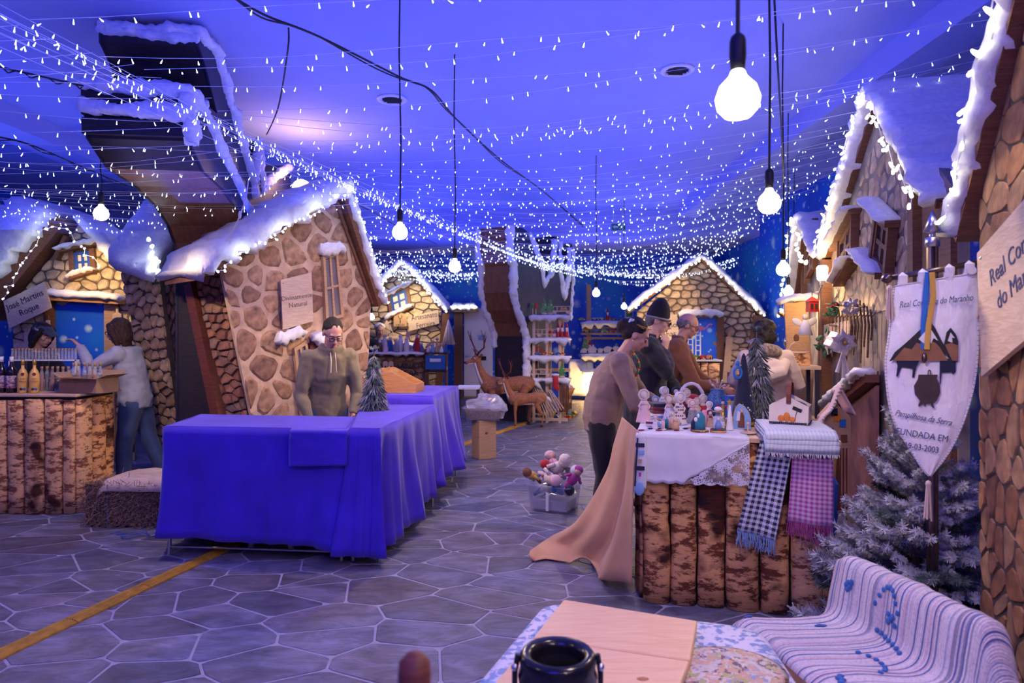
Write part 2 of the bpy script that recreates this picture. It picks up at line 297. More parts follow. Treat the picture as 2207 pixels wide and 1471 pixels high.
# ---------------------------------------------------------------- masonry: convex cells cut out of a wall outline
def clip(poly, nx, nz, d):
    out = []
    for i in range(len(poly)):
        a, b = poly[i], poly[(i+1) % len(poly)]; da = a[0]*nx+a[1]*nz-d; db = b[0]*nx+b[1]*nz-d
        if da <= 0: out.append(a)
        if (da < 0 < db) or (db < 0 < da): t = da/(da-db); out.append((a[0]+(b[0]-a[0])*t, a[1]+(b[1]-a[1])*t))
    return out
def inside(p, poly):
    r = False
    for i in range(len(poly)):
        a, b = poly[i], poly[i-1]
        if (a[1] > p[1]) != (b[1] > p[1]) and p[0] < (b[0]-a[0])*(p[1]-a[1])/(b[1]-a[1])+a[0]: r = not r
    return r
def convex_clip(poly, conv):
    n = len(conv)
    if sum(conv[i][0]*conv[(i+1) % n][1]-conv[(i+1) % n][0]*conv[i][1] for i in range(n)) < 0: conv = conv[::-1]
    for i in range(n):
        a, b = conv[i], conv[(i+1) % n]; nx, nz = b[1]-a[1], -(b[0]-a[0]); q = sqrt(nx*nx+nz*nz)
        if q < 1e-9: continue
        poly = clip(poly, nx/q, nz/q, (a[0]*nx+a[1]*nz)/q)
        if len(poly) < 3: return []
    return poly
def cells(outline, sx, sz, gap, seed, jitter=.42, margin=0):
    rnd = random.Random(seed); xs = [p[0] for p in outline]; zs = [p[1] for p in outline]; pts = {}
    x0, z0 = min(xs), min(zs); nx = int((max(xs)-x0)/sx)+2; nz = int((max(zs)-z0)/sz)+2
    for j in range(-1, nz+1):
        for i in range(-1, nx+1): pts[i, j] = (x0+(i+.5*(j % 2)+rnd.uniform(-jitter, jitter))*sx, z0+(j+rnd.uniform(-jitter, jitter))*sz)
    out = []
    for (i, j), p in pts.items():
        c = [(p[0]-2*sx, p[1]-2*sz), (p[0]+2*sx, p[1]-2*sz), (p[0]+2*sx, p[1]+2*sz), (p[0]-2*sx, p[1]+2*sz)]
        for a in (-3, -2, -1, 0, 1, 2, 3):
            for b in (-3, -2, -1, 0, 1, 2, 3):
                q = pts.get((i+a, j+b))
                if q is None or (a == 0 and b == 0): continue
                ex, ez = (q[0]-p[0])/sx, (q[1]-p[1])/sz; vx, vz = ex/sx, ez/sz; l = sqrt(vx*vx+vz*vz)
                d = ((p[0]+q[0])/2*vx+(p[1]+q[1])/2*vz)/l-gap/2; c = clip(c, vx/l, vz/l, d)
                if len(c) < 3: break
            if len(c) < 3: break
        if len(c) < 3: continue
        c = convex_clip(c, outline)
        if len(c) < 3: continue
        ar = .5*abs(sum(c[k][0]*c[(k+1) % len(c)][1]-c[(k+1) % len(c)][0]*c[k][1] for k in range(len(c))))
        if ar < .12*sx*sz: continue
        out.append(c)
    return out
def chaikin(c, k=.22):
    o = []
    for i in range(len(c)):
        a, b = c[i], c[(i+1) % len(c)]; o.append((a[0]+(b[0]-a[0])*k, a[1]+(b[1]-a[1])*k)); o.append((b[0]-(b[0]-a[0])*k, b[1]-(b[1]-a[1])*k))
    return o
def slab(mb, c, h, inset=.86, axis='y', base=0.0, origin=None):
    """raised stone: outline at the base, slightly smaller outline on top; axis y is towards the viewer (-y), z is up"""
    n = len(c)
    if sum(c[i][0]*c[(i+1) % n][1]-c[(i+1) % n][0]*c[i][1] for i in range(n)) < 0: c = c[::-1]
    mx = sum(p[0] for p in c)/n; mz = sum(p[1] for p in c)/n; ox, oz = origin or (0, 0)
    t = [(mx+(p[0]-mx)*inset, mz+(p[1]-mz)*inset) for p in c]
    if axis == 'y': vs = [(p[0]-ox, base, p[1]-oz) for p in c]+[(p[0]-ox, base-h, p[1]-oz) for p in t]
    else: vs = [(p[0]-ox, p[1]-oz, base) for p in c]+[(p[0]-ox, p[1]-oz, base+h) for p in t]
    mb.add(vs, [tuple(range(n, 2*n))]+[(i, (i+1) % n, (i+1) % n+n, i+n) for i in range(n)]); return mx, mz
def masonry(parent, outlines, sx, sz, mat, gap=.015, h=.012, seed=1, holes=(), y=0, rnd=True, limit=290, inset=.86, jitter=.42):
    cs = []
    for k, o in enumerate(outlines): cs += cells(o, sx, sz, gap, seed+k, jitter)
    rr = random.Random(seed); n = 0; extra = MB()
    for c in cs:
        mx = sum(p[0] for p in c)/len(c); mz = sum(p[1] for p in c)/len(c)
        if any(inside((mx, mz), hl) for hl in holes): continue
        if rnd: c = chaikin(c)
        n += 1
        if n <= limit:
            mb = MB(); slab(mb, c, h*rr.uniform(.6, 1.3), inset, 'y', 0, (mx, mz)); mb.build('stone', mat, parent, False, (mx, y, mz))
        else: slab(extra, c, h*rr.uniform(.6, 1.3), inset, 'y', y)
    if extra.v: tag(extra.build('stonework', mat, parent), kind='stuff')
# ---------------------------------------------------------------- the hall
def struct(o, label=None): return tag(o, label, None, None, 'structure')
XL, XR, YB, YF, ZC, ZB, YS = -8.6, 4.9, 16.6, -3.0, 4.0, 3.47, 13.5
floor = struct(MB().box(((XL+XR)/2, (YB+YF)/2, -.0525), (XR-XL, YB-YF, .1)).build('floor', 'grout'), 'hall floor of grey violet crazy paving with pale joints')
def slate():
    m, nt, b = nodes('slate'); b.inputs['Roughness'].default_value = .55
    oi = N(nt, 'ShaderNodeObjectInfo'); geo = N(nt, 'ShaderNodeNewGeometry'); v = N(nt, 'ShaderNodeMapping'); v.inputs['Scale'].default_value = (2.2, 5, 1); v.inputs['Rotation'].default_value = (0, 0, .5); L(nt, geo.outputs['Position'], v.inputs[0])
    n = N(nt, 'ShaderNodeTexNoise'); n.inputs['Scale'].default_value = 1.7; n.inputs['Detail'].default_value = 9; n.inputs['Roughness'].default_value = .68; n.inputs['Distortion'].default_value = .6; L(nt, v.outputs[0], n.inputs[0])
    n2 = N(nt, 'ShaderNodeTexNoise'); n2.inputs['Scale'].default_value = 1.1; n2.inputs['Detail'].default_value = 2; L(nt, geo.outputs['Position'], n2.inputs[0])
    tint = ramp(nt, n2.outputs[0], [(.35, (.125, .11, .13)), (.5, (.145, .15, .20)), (.65, (.10, .12, .20))]); rnd = ramp(nt, oi.outputs['Random'], [(0, (.75, .75, .78)), (.5, (1.05, 1, 1)), (1, (1.35, 1.3, 1.3))])
    g = ramp(nt, n.outputs[0], [(.28, (.35, .35, .4)), (.5, (.95, .93, .95)), (.66, (1.55, 1.55, 1.65))])
    a = N(nt, 'ShaderNodeMix', data_type='RGBA', blend_type='MULTIPLY'); a.inputs[0].default_value = 1; L(nt, tint, a.inputs[6]); L(nt, rnd, a.inputs[7]); c = N(nt, 'ShaderNodeMix', data_type='RGBA', blend_type='MULTIPLY'); c.inputs[0].default_value = 1; L(nt, a.outputs[2], c.inputs[6]); L(nt, g, c.inputs[7]); L(nt, c.outputs[2], b.inputs['Base Color']); bump(nt, b, n.outputs[0], .5, .015)
slate()
def flagstones():
    cs = cells([(XL+2, 1.2), (XR-.3, 1.2), (XR-.3, 16.4), (XL+2, 16.4)], .40, .29, .013, 11, .66)
    data = []
    for c in cs:
        mx = sum(p[0] for p in c)/len(c); my = sum(p[1] for p in c)/len(c); px = CX+F*mx/my; py = HY+F*CH/my
        seen = -60 < px < 2207+60 and py < 1530
        # behind the draped tables and counters nothing of the floor shows
        if (350 < px < 790 and 4.85 < my < 7.5) or (px < 160 and my > 6.0) or (px > 1400 and 4.1 < my < 5.5) or (px > 1820 and my > 3): seen = False
        if mx < my*(-.77)-.4 or mx > my*.77+.4: continue
        data.append((0 if seen else 1, my, c))
    data.sort(key=lambda t: t[:2]); rest = MB(); rr = random.Random(3)
    for k, (s, my, c) in enumerate(data):
        c = chaikin(c, .08)
        if k < 296:
            mx = sum(p[0] for p in c)/len(c); m_ = sum(p[1] for p in c)/len(c); mb = MB(); slab(mb, c, .0025, .985, 'z', 0, (mx, m_)); mb.build('flagstone', 'slate', floor, False, (mx, m_, -.0025))
        else: slab(rest, c, .0025, .985, 'z', -.0025)
    tag(rest.build('distant_flagstones', 'slate', floor), kind='stuff')
flagstones()
struct(MB().box(((XL+XR)/2, (YS+YF)/2, ZC+.05), (XR-XL, YS-YF, .1)).build('ceiling', 'ceiling'), 'pale hall ceiling tinted blue in its colour under blue and violet light')
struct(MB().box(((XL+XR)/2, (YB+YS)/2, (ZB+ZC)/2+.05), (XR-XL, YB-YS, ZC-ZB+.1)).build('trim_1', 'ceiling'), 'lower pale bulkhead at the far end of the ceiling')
struct(MB().box(((XL+XR)/2, YB+.05, ZB/2), (XR-XL, .1, ZB)).build('wall_back', 'starry'), 'far wall printed with a deep blue starry night sky')
struct(MB().box((XL-.05, (YB+YF)/2, ZC/2), (.1, YB-YF, ZC)).build('wall_left', 'starry'), 'blue starry wall on the left side of the hall')
struct(MB().box((XR+.05, (YB+YF)/2, ZC/2), (.1, YB-YF, ZC)).build('wall_right', 'starry'), 'blue starry wall behind the stone huts')
struct(MB().box(((XL+XR)/2, YF-.05, ZC/2), (XR-XL, .1, ZC)).build('wall_front', 'wall_grey'), 'plain grey wall behind the viewer')
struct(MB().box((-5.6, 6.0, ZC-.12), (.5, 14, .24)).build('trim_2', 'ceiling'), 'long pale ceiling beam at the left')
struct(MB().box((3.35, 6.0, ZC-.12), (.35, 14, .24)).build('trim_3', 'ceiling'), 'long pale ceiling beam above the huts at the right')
def cross_door(n, px0, px1, pyt, D, label, handle=True):
    a, b = W(px0, pyt, D), W(px1, pyt, D); wd = b.x-a.x; o = MB().box((0, 0, a.z/2), (wd, .05, a.z)).build('door_%d' % n, 'white_paint', None, False, ((a.x+b.x)/2, D, 0)); struct(o, label)
    for i in range(1): mod_bevel(o, .008)
    MB().box((-wd*.36, -.04, 1.0), (.10, .025, .03)).build('door_handle', 'steel', o)
    MB().box((0, -.03, .02), (wd, .012, .04)).build('kick_strip', 'gold', o); return o
cross_door(1, 1000, 1062, 664, 16.45, 'plain white door in the back wall behind the large deer')
MB().box((.1, -.04, 1.45), (.16, .006, .12)).build('notice', 'sky_cloth', bpy.data.objects['door_1']); MB().box((.12, -.04, .95), (.14, .006, .1)).build('notice', 'black', bpy.data.objects['door_1'])
cross_door(2, 1665, 1745, 632, 14.9, 'white door at the far right beside the stone hut with a toy stall')
# ---------------------------------------------------------------- yellow cable ramps on the floor
def cable_ramp(p0, p1, wdt, label, n):
    a, b = Vector(p0), Vector(p1); d = b-a; t = thing('cable_ramp', label, 'cable cover', (a.x, a.y, .0005), math.atan2(d.y, d.x), 'yellow cable ramps on the floor'); seg = d.length/n
    prof = [(-wdt/2, 0), (-wdt/2, .004)]
    for k in range(7): x = -wdt/2+wdt*(k+.5)/7; q = wdt/7; hh = .018*(1-(abs(k-3)/4.2)**2)+.003; prof += [(x-q*.4, hh*.82), (x-q*.25, hh), (x+q*.25, hh), (x+q*.4, hh*.82)]
    prof += [(wdt/2, .004), (wdt/2, 0)]
    for i in range(n): MB().sweep([[Vector((s, y, z)) for y, z in prof] for s in (i*seg+.003, (i+1)*seg-.003)]).build('ramp_section', 'yellow_rubber', t)
a, b = FL(-60, 1440), FL(470, 1190); d = (b-a).normalized()
cable_ramp(a, b+d*.35, .105, 'ribbed yellow cable ramp crossing the paving in the left foreground', 4)
cable_ramp(FL(985, 962), FL(1150, 906), .13, 'far yellow cable ramp running behind the wooden block towards the deer', 3)
# ---------------------------------------------------------------- ceiling fittings
def vent(px, py, label):
    D = (ZC-CH)*F/(HY-py); p = W(px, py, D); t = thing('ceiling_vent', label, 'vent', (p.x, p.y, ZC-.001))
    MB().lathe([(.16, 0), (.16, -.012), (.12, -.02), (.12, -.004), (.0, -.003)], 24).build('rim', 'white_paint', t, True)
    for k in range(5): MB().box((0, -.08+k*.04, -.012), (.2*sqrt(max(.1, 1-((k-2)/2.7)**2)), .012, .012), (.5, 0, 0)).build('blade', 'black', t)
vent(845, 213, 'round ceiling vent above the central hanging bulb'); vent(1460, 150, 'round ceiling vent left of the nearest hanging bulb')
p = W(1333, 489, 13.3); t = thing('exit_sign', 'small green emergency exit sign with arrow under the far ceiling', 'sign', (p.x, 13.3, p.z))
MB().box((0, 0, 0), (.27, .03, .14)).build('panel', 'green_sign', t); [MB().box((s*.1, 0, (ZC-p.z)/2+.03), (.012, .012, ZC-p.z-.06)).build('rod', 'white_gloss', t) for s in (-1, 1)]
MB().prism([(-.11, 0), (-.07, .04), (-.07, .015), (-.01, .015), (-.01, -.015), (-.07, -.015), (-.07, -.04)], -.02, -.016).build('arrow', 'white_gloss', t)
m = MB(); m.ell((.07, -.018, .045), (.013, .004, .013), 8, 5); m.tube([(.07, -.018, .03), (.06, -.018, -.01), (.085, -.018, -.03), (.08, -.018, -.055)], .008, 5); m.tube([(.06, -.018, -.01), (.035, -.018, -.03), (.02, -.018, -.03)], .008, 5); m.tube([(.09, -.018, -.005), (.068, -.018, .022), (.04, -.018, .005)], .006, 5); m.build('running_figure', 'white_gloss', t)
# ---------------------------------------------------------------- parts shared by the huts
def snow_ridge(parent, p0, p1, thick, y0, y1, seed=1, amp=.03, n=22, droop=.05, name='snow', sm=True):
    """snow lying along an edge p0-p1 (local x,z); covers local y0..y1"""
    a, b = Vector((p0[0], 0, p0[1])), Vector((p1[0], 0, p1[1])); d = (b-a); nrm = Vector((-d.z, 0, d.x)).normalized()
    if nrm.z < 0: nrm = -nrm
    Y = Vector((0, 1, 0)); rr = random.Random(seed); m = MB(); rings = []
    for i in range(n+1):
        p = a+d*(i/n); e = min(1, .35+6*min(i/n, 1-i/n)); t = thick*e*rr.uniform(.85, 1.1); dr = droop*rr.uniform(.2, 1.3); yf = y0-.02*rr.random(); my = (y0+y1)/2
        sec = [(yf+.02, -dr), (yf-.015, -dr*.3), (yf-.02, t*.5), (yf+.03, t*.9), (yf*.6+my*.4, t), (yf*.25+my*.75, t*1.02), (my*.6+y1*.4, t), (y1-.02, t*.9), (y1, t*.4), (y1, -.01), (my, -.012)]
        rings.append([p+nrm*h+Y*y for y, h in sec])
    m.sweep(rings); m.jit(amp, 9, seed); m.jit(amp*.5, 30, seed+3); return m.build(name, 'snow', parent, sm)
def beam(parent, p0, p1, wd, y0, y1, mat='wood_brown', name='beam'):
    a, b = Vector((p0[0], p0[1])), Vector((p1[0], p1[1])); d = (b-a); n = Vector((-d.y, d.x)).normalized()*wd/2
    return MB().prism([tuple(a-n), tuple(b-n), tuple(b+n), tuple(a+n)], y0, y1).build(name, mat, parent)
_led = {}
def led_mesh(mat='led', r=.011, l=.03):
    k = (mat, r, l)
    if k not in _led: _led[k] = MB().lathe([(r*.5, l*.5), (r, l*.1), (r, -l*.4), (r*.4, -l*.5)], 6).mesh('led', mat, True)
    return _led[k]
def led_string(label, mat_w, pts, n, mat='led', r=.010, l=.028, y=-.08, wig=.03, seed=1, group='light strings on the hut roofs'):
    t = thing('light_string', label, 'string lights', mat=mat_w, group=group); rr = random.Random(seed); P = []
    segs = [((Vector(pts[i+1])-Vector(pts[i])).length) for i in range(len(pts)-1)]; tot = sum(segs)
    for k in range(n):
        s = tot*(k+.5)/n; i = 0
        while s > segs[i]: s -= segs[i]; i += 1
        q = Vector(pts[i]).lerp(Vector(pts[i+1]), s/segs[i]); P.append(Vector((q.x+rr.uniform(-wig, wig), y+rr.uniform(-.02, .02), q.y+rr.uniform(-wig, wig))))
    MB().tube(P, .003, 4).build('wire', 'white_gloss', t)
    for q in P[max(1, n//10)::max(3, n//6)]: point('string_light_glow', mat_w @ (q+Vector((0, -.07, .02))), (.85, .92, 1) if mat != 'led_warm' else (1, .9, .7), .42, .04)
    for q in P: link('led', led_mesh(mat, r, l), t, q+Vector((0, -.008, -.006)), (rr.uniform(-.9, .9), rr.uniform(-1.2, 1.2), 0))
    return t
def quad(fr, *px): return fr.P(px)
def window(hut, c, mat_f, mat_p, fw=.035, grid=(2, 2), y=-.03, label=None, outer=None, ow=.05, sill=True):
    """c: four corners (bl, br, tr, tl) in local x,z, may be crooked"""
    C = [Vector(p) for p in c]
    def at(u, v): return (C[0]*(1-u)*(1-v)+C[1]*u*(1-v)+C[2]*u*v+C[3]*(1-u)*v)
    wdt = (C[1]-C[0]).length; hgt = (C[3]-C[0]).length; fu, fv = fw/wdt, fw/hgt
    def q(u0, u1, v0, v1): return [tuple(at(u0, v0)), tuple(at(u1, v0)), tuple(at(u1, v1)), tuple(at(u0, v1))]
    w = MB().prism(q(0, 1, 0, 1), y+.02, y+.028).build('window', mat_f, hut, label=label)
    MB().prism(q(0, fu, 0, 1), y-.02, y+.02).build('window_frame', mat_f, w); MB().prism(q(1-fu, 1, 0, 1), y-.02, y+.02).build('window_frame', mat_f, w)
    MB().prism(q(fu, 1-fu, 0, fv), y-.02, y+.02).build('window_frame', mat_f, w); MB().prism(q(fu, 1-fu, 1-fv, 1), y-.02, y+.02).build('window_frame', mat_f, w)
    nu, nv = grid
    for i in range(1, nu): MB().prism(q(i/nu-fu*.4, i/nu+fu*.4, fv, 1-fv), y-.012, y+.02).build('glazing_bar', mat_f, w)
    for j in range(1, nv): MB().prism(q(fu, 1-fu, j/nv-fv*.4, j/nv+fv*.4), y-.014, y+.02).build('glazing_bar', mat_f, w)
    for i in range(nu):
        for j in range(nv): MB().prism(q(max(fu, i/nu), min(1-fu, (i+1)/nu), max(fv, j/nv), min(1-fv, (j+1)/nv)), y+.004, y+.012).build('pane', mat_p if isinstance(mat_p, str) else mat_p[(i+j*nu) % len(mat_p)], w)
    if outer:
        for s in (0, 1):
            a, b = at(s, -.12), at(s, 1.12); beam(w, a+Vector(((s-.5)*ow, 0)), b+Vector(((s-.5)*ow, 0)), ow, y-.03, y+.03, outer, 'jamb')
    return w
def sign(label, fr, corners, lines, size, y=-.05, mat='wood_sign', ink='ink', tilt=None, sx=1, th=.018, off=(0, 0), group=None):
    P = [Vector(p) for p in fr.P(corners)]; c = sum(P, Vector((0, 0)))/len(P); t = thing('wooden_sign', label, 'sign', mat=fr.mat @ Matrix.Translation((c.x, y, c.y)), group=group)
    MB().prism([tuple(p-c) for p in P], -th, 0).build('board', mat, t)
    e = P[1]-P[0]; a = math.atan2(e.y, e.x) if tilt is None else tilt
    up = Vector((-sin(a), cos(a)))
    for k, s in enumerate(lines):
        q = up*((len(lines)-1)/2-k)*size*1.15+Vector(off); text('lettering', s, size, ink, t, (q.x, -th-.001, q.y), (pi/2, -a, 0), .0012, 0, 'CENTER', sx)
    MB().lathe([(.006, 0), (.006, .004), (.0, .006)], 8, Matrix.Translation((P[3].x*0+(P[3]-c).x*.85, -th, (P[3]-c).y*.85)) @ Matrix.Rotation(pi/2, 4, 'X')).build('screw', 'steel', t)
    return t
# ================================================================ main hut in the middle (two windows, leaning side wall)
f1 = Frame(((540-CX)/F*6.25, 6.25), ((800-CX)/F*7.15, 7.15))
A = f1.P([(566, 960), (474, 572), (728, 412), (800, 640), (786, 940)])
A[0] = (A[0][0]+.06, 0); A[4] = (A[4][0]-.02, 0)
hut1 = thing('market_hut', 'tall crooked stone hut with two amber windows behind the violet tables', 'hut', mat=f1.mat)
MB().prism(A, 0, .05).build('front_wall', 'mortar', hut1)
winA = quad(f1, (697, 694), (735, 682), (722, 546), (690, 553)); winB = quad(f1, (645, 905), (683, 890), (655, 733), (628, 750))
masonry(hut1, [A], .225, .235, 'stone_main', .036, .014, 5, [[(p[0], p[1]) for p in winA], winB], 0, True, 290, .80)
def grow(c, k):
    m = sum((Vector(p) for p in c), Vector((0, 0)))/len(c); return [tuple(m+(Vector(p)-m)*k) for p in c]
window(hut1, winA, 'wood_tan', 'pane_dull', .03, (2, 2), -.04); window(hut1, winB, 'wood_tan', ['pane_amber', 'pane_amber', 'pane_dull', 'pane_dull'], .035, (2, 2), -.04)
snow_ridge(hut1, f1.pix(684, 546), f1.pix(731, 538), .085, -.1, .02, 3, .02, 10, .05, 'window_snow')
snow_ridge(hut1, f1.pix(592, 738), f1.pix(649, 716), .085, -.1, .02, 4, .02, 10, .05, 'window_snow')
# third low roofed hatch beside the man
snow_ridge(hut1, f1.pix(664, 725), f1.pix(715, 775), .11, -.14, .02, 14, .02, 12, .05, 'hatch_snow'); beam(hut1, f1.pix(672, 740), f1.pix(668, 900), .10, -.07, 0, 'wood_red', 'hatch_post')
# side wall leaning outwards, with a red post
sd = Frame(((395-CX)/F*6.75, 6.75), ((540-CX)/F*6.25, 6.25)); S = [Vector((0, 0, 0))]
SM = MB(); p_tl, p_bl = sd.pix(425, 615), sd.pix(520, 900); p_tr, p_br = sd.pix(482, 625), sd.pix(557, 900)
side = thing('hut_side_wall', 'dark rubble side wall of the crooked hut with a slanting red post', 'wall', mat=sd.mat)
O = [(p_bl[0]+.12, 0), (p_br[0]+.05, 0), (p_tr[0]-.01, p_tr[1]+.2), (p_tl[0], p_tl[1]+.06)]; O = [(o[0], o[1]) for o in O]
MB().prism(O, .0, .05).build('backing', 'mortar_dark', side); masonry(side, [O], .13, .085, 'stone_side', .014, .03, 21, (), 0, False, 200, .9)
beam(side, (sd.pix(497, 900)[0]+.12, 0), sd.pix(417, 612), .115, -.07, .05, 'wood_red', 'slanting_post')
# roofs with deep snow
rl0, rl1 = f1.pix(418, 592), f1.pix(730, 402); rr1 = f1.pix(812, 655)
MB().prism([rl0, rl1, (rl1[0], rl1[1]-.07), (rl0[0], rl0[1]-.05)], -.14, .75).build('roof_board', 'wood_brown', hut1)
MB().prism([rl1, rr1, (rr1[0]-.05, rr1[1]-.03), (rl1[0]-.04, rl1[1]-.06)], -.12, .75).build('roof_board', 'wood_brown', hut1)
snow_ridge(hut1, (rl0[0]-.03, rl0[1]+.0), (rl1[0]+.03, rl1[1]+.0), .17, -.20, .8, 6, .035, 40, .09, 'roof_snow'); snow_ridge(hut1, rl1, rr1, .05, -.16, .8, 7, .025, 26, .03, 'roof_snow')
beam(hut1, f1.pix(722, 440), f1.pix(800, 655), .025, -.04, -.015, 'wood_brown', 'trim_slat')
led_string('white light string along the snowy roof edge of the crooked hut', f1.mat, [(rl0[0]+.1, rl0[1]+.02), (rl1[0], rl1[1]-.04), (rr1[0]-.02, rr1[1])], 58, y=-.25, seed=3)
sign('square plywood sign with two painted words on the crooked hut', f1, [(602, 710), (667, 692), (663, 588), (597, 604)], ['Divinamente', 'Natural'], .062, -.06, tilt=.17, ink='sign_ink')
# ================================================================ left hut with blue window
f2 = Frame(((0-CX)/F*8.3-.5, 8.3), ((280-CX)/F*8.3, 8.3))
hut2 = thing('market_hut', 'stone hut with small blue window and snowy roof behind the bottle counter', 'hut', mat=f2.mat)
B = f2.P([(20, 1000), (30, 650), (175, 478), (290, 600), (290, 1000)]); B[0] = (B[0][0], 0); B[4] = (B[4][0], 0)
MB().prism(B, 0, .05).build('front_wall', 'mortar_grey', hut2); dr = f2.P([(118, 900), (232, 900), (232, 652), (118, 652)]); dr[0] = (dr[0][0], 0); dr[1] = (dr[1][0], 0)
wC = quad(f2, (167, 588), (201, 586), (198, 541), (164, 545))
masonry(hut2, [B], .17, .125, 'stone_cream', .014, .015, 8, [dr, wC])
MB().prism(dr, -.012, 0).build('doorway_backdrop', 'starry', hut2)
beam(hut2, (dr[0][0]-.04, 0), (dr[3][0]-.04, dr[3][1]), .12, -.05, .0, 'wood_brown', 'door_post'); beam(hut2, (dr[1][0]+.05, 0), (dr[2][0]+.05, dr[2][1]), .13, -.05, .0, 'wood_tan', 'door_post')
l0, l1 = f2.pix(108, 641), f2.pix(272, 650); beam(hut2, l0, l1, .07, -.16, .0, 'wood_orange', 'lintel'); snow_ridge(hut2, (l0[0], l0[1]+.03), (l1[0], l1[1]+.03), .07, -.18, 0, 9, .02, 18, .04, 'lintel_snow')
window(hut2, wC, 'blue_frame', 'pane_lit', .035, (2, 2), -.03, outer='wood_brown', ow=.06)
for a, b in (((134, 542), (222, 524)), ((158, 600), (212, 583))):
    q0, q1 = f2.pix(*a), f2.pix(*b); beam(hut2, q0, q1, .05, -.12, 0, 'wood_brown', 'window_board'); snow_ridge(hut2, (q0[0], q0[1]+.02), (q1[0], q1[1]+.02), .05, -.13, 0, 12+a[0], .015, 12, .03, 'window_snow')
e0, e1 = f2.pix(-30, 655), f2.pix(140, 470); snow_ridge(hut2, (e0[0], e0[1]-.05), (e1[0], e1[1]+.05), .52, -.35, .9, 15, .05, 26, .08, 'roof_snow'); MB().prism([(e0[0]+.15, e0[1]-.2), (e1[0]+.15, e1[1]-.05), e1, e0], -.2, .5).build('roof_board', 'wood_brown', hut2)
q0, q1 = f2.pix(178, 470), f2.pix(285, 590); snow_ridge(hut2, q0, q1, .1, -.16, .5, 16, .03, 20, .05, 'roof_snow')
beam(hut2, f2.pix(128, 560), f2.pix(152, 510), .05, -.1, 0, 'wood_brown', 'gable_board')
led_string('white light string on the snowy gable of the blue window hut', f2.mat, [f2.pix(55, 655), f2.pix(140, 500), f2.pix(190, 500), f2.pix(262, 590)], 26, y=-.4, seed=5)
sign('tilted plywood sign with a painted name left of the doorway', f2, [(48, 708), (137, 665), (121, 610), (36, 650)], ['José Martins', 'Roque'], .105, -.2, tilt=.42, sx=.9)
# boards and paddles hung up for sale
def paddle(label, px, py0, py1, w, y, mat='wood_pale', neck=.35, rnd=True):
    a, b = f2.pix(px, py0), f2.pix(px, py1); h = a[1]-b[1]; t = thing('cutting_board', label, 'board', mat=f2.mat @ Matrix.Translation((a[0], y, b[1])), group='wooden boards hung on the hut')
    o = MB().prism([(-w/2, 0), (w/2, 0), (w/2, h*(1-neck)), (w*.16, h*(1-neck*.7)), (w*.13, h), (-w*.13, h), (-w*.16, h*(1-neck*.7)), (-w/2, h*(1-neck))], -.02, 0).build('blade', mat, t); mod_bevel(o, .006)
    MB().tube([(0, -.01, h), (.01, -.01, h+.03), (0, 0, h+.06)], .004, 5).build('hanging_loop', 'straw', t)
paddle('pale cutting board hanging right of the blue doorway', 261, 665, 700, .11, -.07); paddle('second pale cutting board hung lower beside the stone pillar', 281, 685, 718, .11, -.07)
paddle('long bread paddle hanging from the left door post', 119, 690, 765, .19, -.12, 'wood_pale', .5); paddle('broad wooden peel leaning behind the woman in a flat cap', 74, 715, 790, .2, -.12, 'wood_pale', .4)
# ================================================================ leaning stone pillar with snow cap
f3 = Frame(((262-CX)/F*7.55, 7.55), ((345-CX)/F*7.3, 7.3)); f3b = Frame(((342-CX)/F*7.3, 7.3), ((380-CX)/F*7.75, 7.75))
pil = thing('stone_pillar', 'leaning rubble stone pillar with a thick snow cap behind the woman in grey', 'pillar', mat=f3.mat)
Pq = [(f3.pix(352, 960)[0], 0), (f3.pix(398, 960)[0], 0), f3.pix(342, 585), f3.pix(262, 585)]
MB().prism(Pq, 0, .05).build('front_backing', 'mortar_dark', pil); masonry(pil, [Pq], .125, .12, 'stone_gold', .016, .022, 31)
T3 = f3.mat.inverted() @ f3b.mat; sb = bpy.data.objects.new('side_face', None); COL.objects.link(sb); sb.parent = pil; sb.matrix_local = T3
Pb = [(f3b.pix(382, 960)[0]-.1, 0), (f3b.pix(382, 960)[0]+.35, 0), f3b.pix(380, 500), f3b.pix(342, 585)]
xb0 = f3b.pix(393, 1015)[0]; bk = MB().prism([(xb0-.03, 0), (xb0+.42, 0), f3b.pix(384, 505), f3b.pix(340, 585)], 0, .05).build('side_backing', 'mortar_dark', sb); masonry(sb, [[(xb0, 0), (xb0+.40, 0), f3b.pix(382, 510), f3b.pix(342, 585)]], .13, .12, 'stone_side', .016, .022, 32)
c0, c1 = f3.pix(240, 570), f3.pix(342, 588); m = MB()
P8 = [W(232, 552, 7.3), W(330, 590, 7.05), W(380, 512, 7.6), W(350, 445, 7.9), W(318, 432, 8.2), W(250, 520, 7.7)]
low = [p+Vector((.0, 0, -.10)) for p in P8]; top = [p+Vector((0, 0, .05)) for p in P8]; mid = [p.lerp(sum(P8, Vector())/6, .25)+Vector((0, 0, .10)) for p in P8]; inner = [p.lerp(sum(P8, Vector())/6, .6)+Vector((0, 0, .13)) for p in P8]
def subd(r):
    o = []
    for i in range(len(r)):
        for k in range(5): o.append(r[i].lerp(r[(i+1) % len(r)], k/5))
    return o
inv = f3.mat.inverted(); m.sweep([[inv @ q for q in subd(r)] for r in (low, P8, top, mid, inner)]); m.jit(.03, 8, 3); m.build('snow_cap', 'snow', pil, True)
led_string('light string under the snow cap of the stone pillar', f3.mat, [tuple((inv @ W(x, y, d)).xz) for x, y, d in ((236, 558, 7.2), (330, 592, 7.0), (372, 520, 7.45))], 16, y=-.12, r=.02, l=.045, seed=9)
